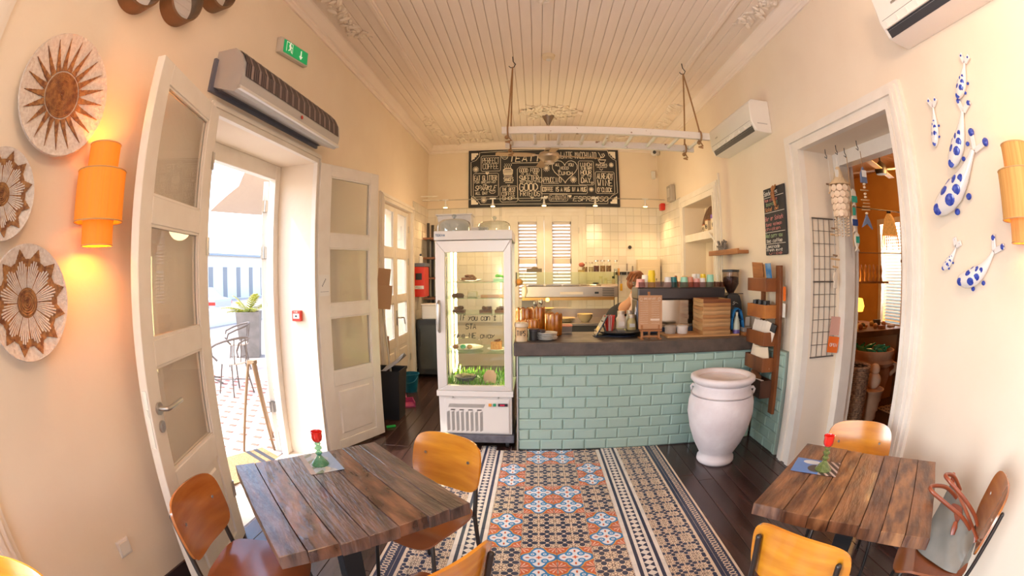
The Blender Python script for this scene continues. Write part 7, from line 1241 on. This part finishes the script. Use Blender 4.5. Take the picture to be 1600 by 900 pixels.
candle('green glass candle holder with red cup on the left table', -.955, 1.715, GG); candle('olive green glass candle holder with red tulip cup on the right table', 1.262, 1.518, GG2)
# ------------------------------------------------ plywood and steel chairs
PLY = mat('seat_plywood', (.25, .075, .025), .24, col2=(.17, .045, .015), sc=3, st=(1, 1, 1), coat=.6, rr=.06, bump=.03); BK = mat('honey_plywood', (.66, .27, .02), .22, col2=(.52, .18, .012), sc=4, st=(1, 1, 6), coat=.7, rr=.05); BKD = mat('brown_plywood', (.42, .14, .025), .22, col2=(.32, .09, .015), sc=4, st=(1, 1, 6), coat=.7, rr=.05)
FR = mat('bronze_tube', (.055, .045, .04), .35, .7)
def slab(fn, nu, nv, th, name, mt, par):
    P_ = [[Vector(fn(i / nu, j / nv)) for j in range(nv + 1)] for i in range(nu + 1)]; vs = []; N = {}
    for i in range(nu + 1):
        for j in range(nv + 1):
            a = P_[min(i + 1, nu)][j] - P_[max(i - 1, 0)][j]; b = P_[i][min(j + 1, nv)] - P_[i][max(j - 1, 0)]; n = a.cross(b); n = n.normalized() if n.length > 1e-9 else Vector((0, 0, 1)); N[i, j] = n
    for s in (.5, -.5):
        for i in range(nu + 1):
            for j in range(nv + 1): vs.append(P_[i][j] + N[i, j] * th * s)
    w_ = nv + 1; K = (nu + 1) * w_; fs = []
    for i in range(nu):
        for j in range(nv): q = (i * w_ + j, (i + 1) * w_ + j, (i + 1) * w_ + j + 1, i * w_ + j + 1); fs += [q, tuple(x + K for x in q[::-1])]
    rim = [(i, 0) for i in range(nu)] + [(nu, j) for j in range(nv)] + [(i, nv) for i in range(nu, 0, -1)] + [(0, j) for j in range(nv, 0, -1)]
    for k in range(len(rim)): a = rim[k]; b = rim[(k + 1) % len(rim)]; A_, B_ = a[0] * w_ + a[1], b[0] * w_ + b[1]; fs.append((A_, A_ + K, B_ + K, B_))
    return MB().add(vs, fs).obj(name, mt, par, 50)
def sq(u, v, r=.35):
    """unit square grid to rounded square"""
    x, y = u * 2 - 1, v * 2 - 1; e = 1 - r * .5 * (abs(x) * abs(y)) ** 3.0; return x * e, y * e
def chair(bm_):
    t = thing('plywood_chair', '', 'chair')
    def seat(u, v): x, y = sq(u, v, .3); return (x * .20 * (1 - .04 * (y + 1)) if False else x * .205, y * .20, .452 - .055 * max(0, (y - .45) / .55) ** 2 - .012 * (1 - x * x) * (1 - y * y) + .012 * max(0, -(y + .5)) )
    slab(seat, 16, 16, .012, 'seat', PLY, t)
    def back(u, v): x, y = sq(u, v, .34); return (x * .205, -.235 - .03 * y + .035 * x * x, .675 + y * .135)
    bk = slab(back, 16, 12, .011, 'backrest', bm_, t)
    for s in (-1, 1):
        MB().tube([(s * .19, -.235, 0), (s * .178, -.20, .25), (s * .172, -.19, .42), (s * .170, -.205, .5), (s * .166, -.222, .6), (s * .164, -.248, .74)], .0115, 10).ball((s * .164, -.249, .742), .0118, seg=10, rings=6).obj('leg', FR, t, True)
        lg = MB().tube([(s * .195, .19, 0), (s * .18, .165, .25), (s * .17, .145, .42), (s * .165, .12, .436), (s * .168, -.15, .436), (s * .172, -.19, .42)], .0105, 10).obj('leg', FR, t, True)
        for z in (.70,): MB().cyl((s * .13, -.222 + .008, z), (s * .13, -.214 + .004, z), .007, 10).obj('rivet', STEEL, bk)
        MB().cyl((s * .193, .19, 0), (s * .194, .19, .02), .014, 10).obj('foot_cap', BLK, lg)
    MB().tube([(-.168, .1, .434), (.168, .1, .434)], .008, 8).tube([(-.17, -.15, .434), (.17, -.15, .434)], .008, 8).obj('crossbar', FR, t, True)
    return t
def rzf(fx, fy): return math.atan2(fy, fx) - PI / 2
ca = chair(BK); cb = chair(BKD)
def place(src, first, x, y, f, lab):
    o = src if first else dup(src, (x, y, 0)); o.location = (x, y, 0); o.rotation_euler = (0, 0, rzf(*f)); o['label'] = lab; o['group'] = 'plywood chairs'; return o
place(cb, 1, -1.08, 1.22, (.97, .2), 'brown-backed plywood chair at the left of the left table, against the open door')
place(ca, 1, -.53, 1.865, (-.44, -.9), 'honey plywood chair at the right of the left table, sunlit backrest toward the fridge')
place(ca, 0, -.43, 1.185, (-.83, .56), 'honey plywood chair at the near side of the left table, cut by the frame')
place(ca, 0, -1.34, .05, (.47, -.88), 'plywood chair of which only the yellow back top shows in the bottom left corner')
place(ca, 0, 1.63, 1.65, (-.61, -.79), 'honey plywood chair behind the right table, in front of the shop doorway')
place(ca, 0, 1.04, 1.14, (.85, .52), 'yellow-backed plywood chair at the near left of the right table, seen from behind')
place(cb, 0, 1.72, .975, (-.6, .8), 'brown plywood chair at the right wall carrying the grey handbag')
# handbag
CV = mat('grey_canvas', (.14, .13, .105), .5, col2=(.19, .175, .145), sc=6, bump=.1, sheen=.3); LE = mat('tan_leather', (.27, .06, .02), .32, col2=(.2, .04, .014), sc=8, coat=.3)
t = thing('handbag', 'slumped grey canvas handbag with tan leather handles on the right chair', 'handbag', (1.715, .92, .458), math.radians(-86))
def bh(x): return .29 - .085 * (x + 1)                      # the near end sags
def bagf(s):
    def f(u, v): x = u * 2 - 1; z = v; w_ = .15 - .02 * z; d = .07 * (1 - z) ** .8 + .010; return (x * w_, s * d * (1 - .35 * x ** 4) + .06 * z + .016 * math.sin(6 * x + 9 * z) * (1 - z) * z * 3 * (.4 + .6 * max(0, x)), z * bh(x))
    return f
slab(bagf(-1), 22, 14, .004, 'front_body', CV, t); slab(bagf(1), 22, 14, .004, 'back_body', CV, t)
for s in (-1, 1):
    def gus(u, v, s=s): z = v; w_ = .15 - .02 * z; d = (.07 * (1 - z) ** .8 + .010) * .65; y = (u * 2 - 1); return (s * (w_ - .018 * (1 - y * y) * (1 - z)), y * d + .06 * z, z * bh(s))
    slab(gus, 6, 10, .004, 'gusset', CV, t)
MB().box(-.145, .145, -.05, .05, -.002, .006).obj('bottom', CV, t)
MB().tube([(x * .13, .06, bh(x) + .003) for x in (-1.1, -.6, 0, .6, 1.1)], [.013] * 5, 8, flat=.5).obj('zip_band', LE, t, True)
def flap(u, v): x, y = sq(u, v, .6); k = y * .5 + .5; return (-.035 + x * .055 * (.6 + .4 * (1 - k)), .033 - .022 * k - .006, bh(-.2) + .004 - .115 * k)
fl_ = slab(flap, 10, 10, .004, 'flap', LE, t)
MB().tube([(.0, -.0, .17), (.012, -.012, .145), (.02, -.02, .12)], [.010, .017, .012], 8, flat=.4).obj('strap_tab', LE, t, True); MB().ball((-.02, .0, .20), .006).obj('snap', mat('brass', (.6, .4, .12), .25, 1), fl_, True)
def smooth(P_, n=5):
    P_ = [Vector(p) for p in P_]; o = []
    for i in range(len(P_) - 1):
        a, b, c, d = P_[max(i - 1, 0)], P_[i], P_[i + 1], P_[min(i + 2, len(P_) - 1)]
        for k in range(n): u = k / n; o.append(.5 * ((2 * b) + (c - a) * u + (2 * a - 5 * b + 4 * c - d) * u * u + (3 * b - a - 3 * c + d) * u ** 3))
    return o + [P_[-1]]
MB().tube(smooth([(-.06, .03, .25), (-.10, -.05, .31), (-.13, -.15, .335), (-.10, -.18, .33), (-.02, -.12, .28), (.05, -.04, .22), (.09, .02, .16)]), .009, 10).obj('handle', LE, t, True)
MB().tube(smooth([(-.07, .07, .27), (-.10, -.0, .345), (-.11, -.08, .37), (-.06, -.09, .355), (.02, -.03, .29), (.08, .03, .22), (.11, .06, .17)]), .009, 10).obj('handle', LE, t, True)
MB().tube([(-.125, .06, .28), (-.135, .06, .32)], .012, 10).ball((-.136, .06, .322), .012).obj('corner_tab', LE, t, True); MB().tube([(.12, .06, .125), (.135, .055, .10)], .013, 10).obj('corner_tab', LE, t, True)
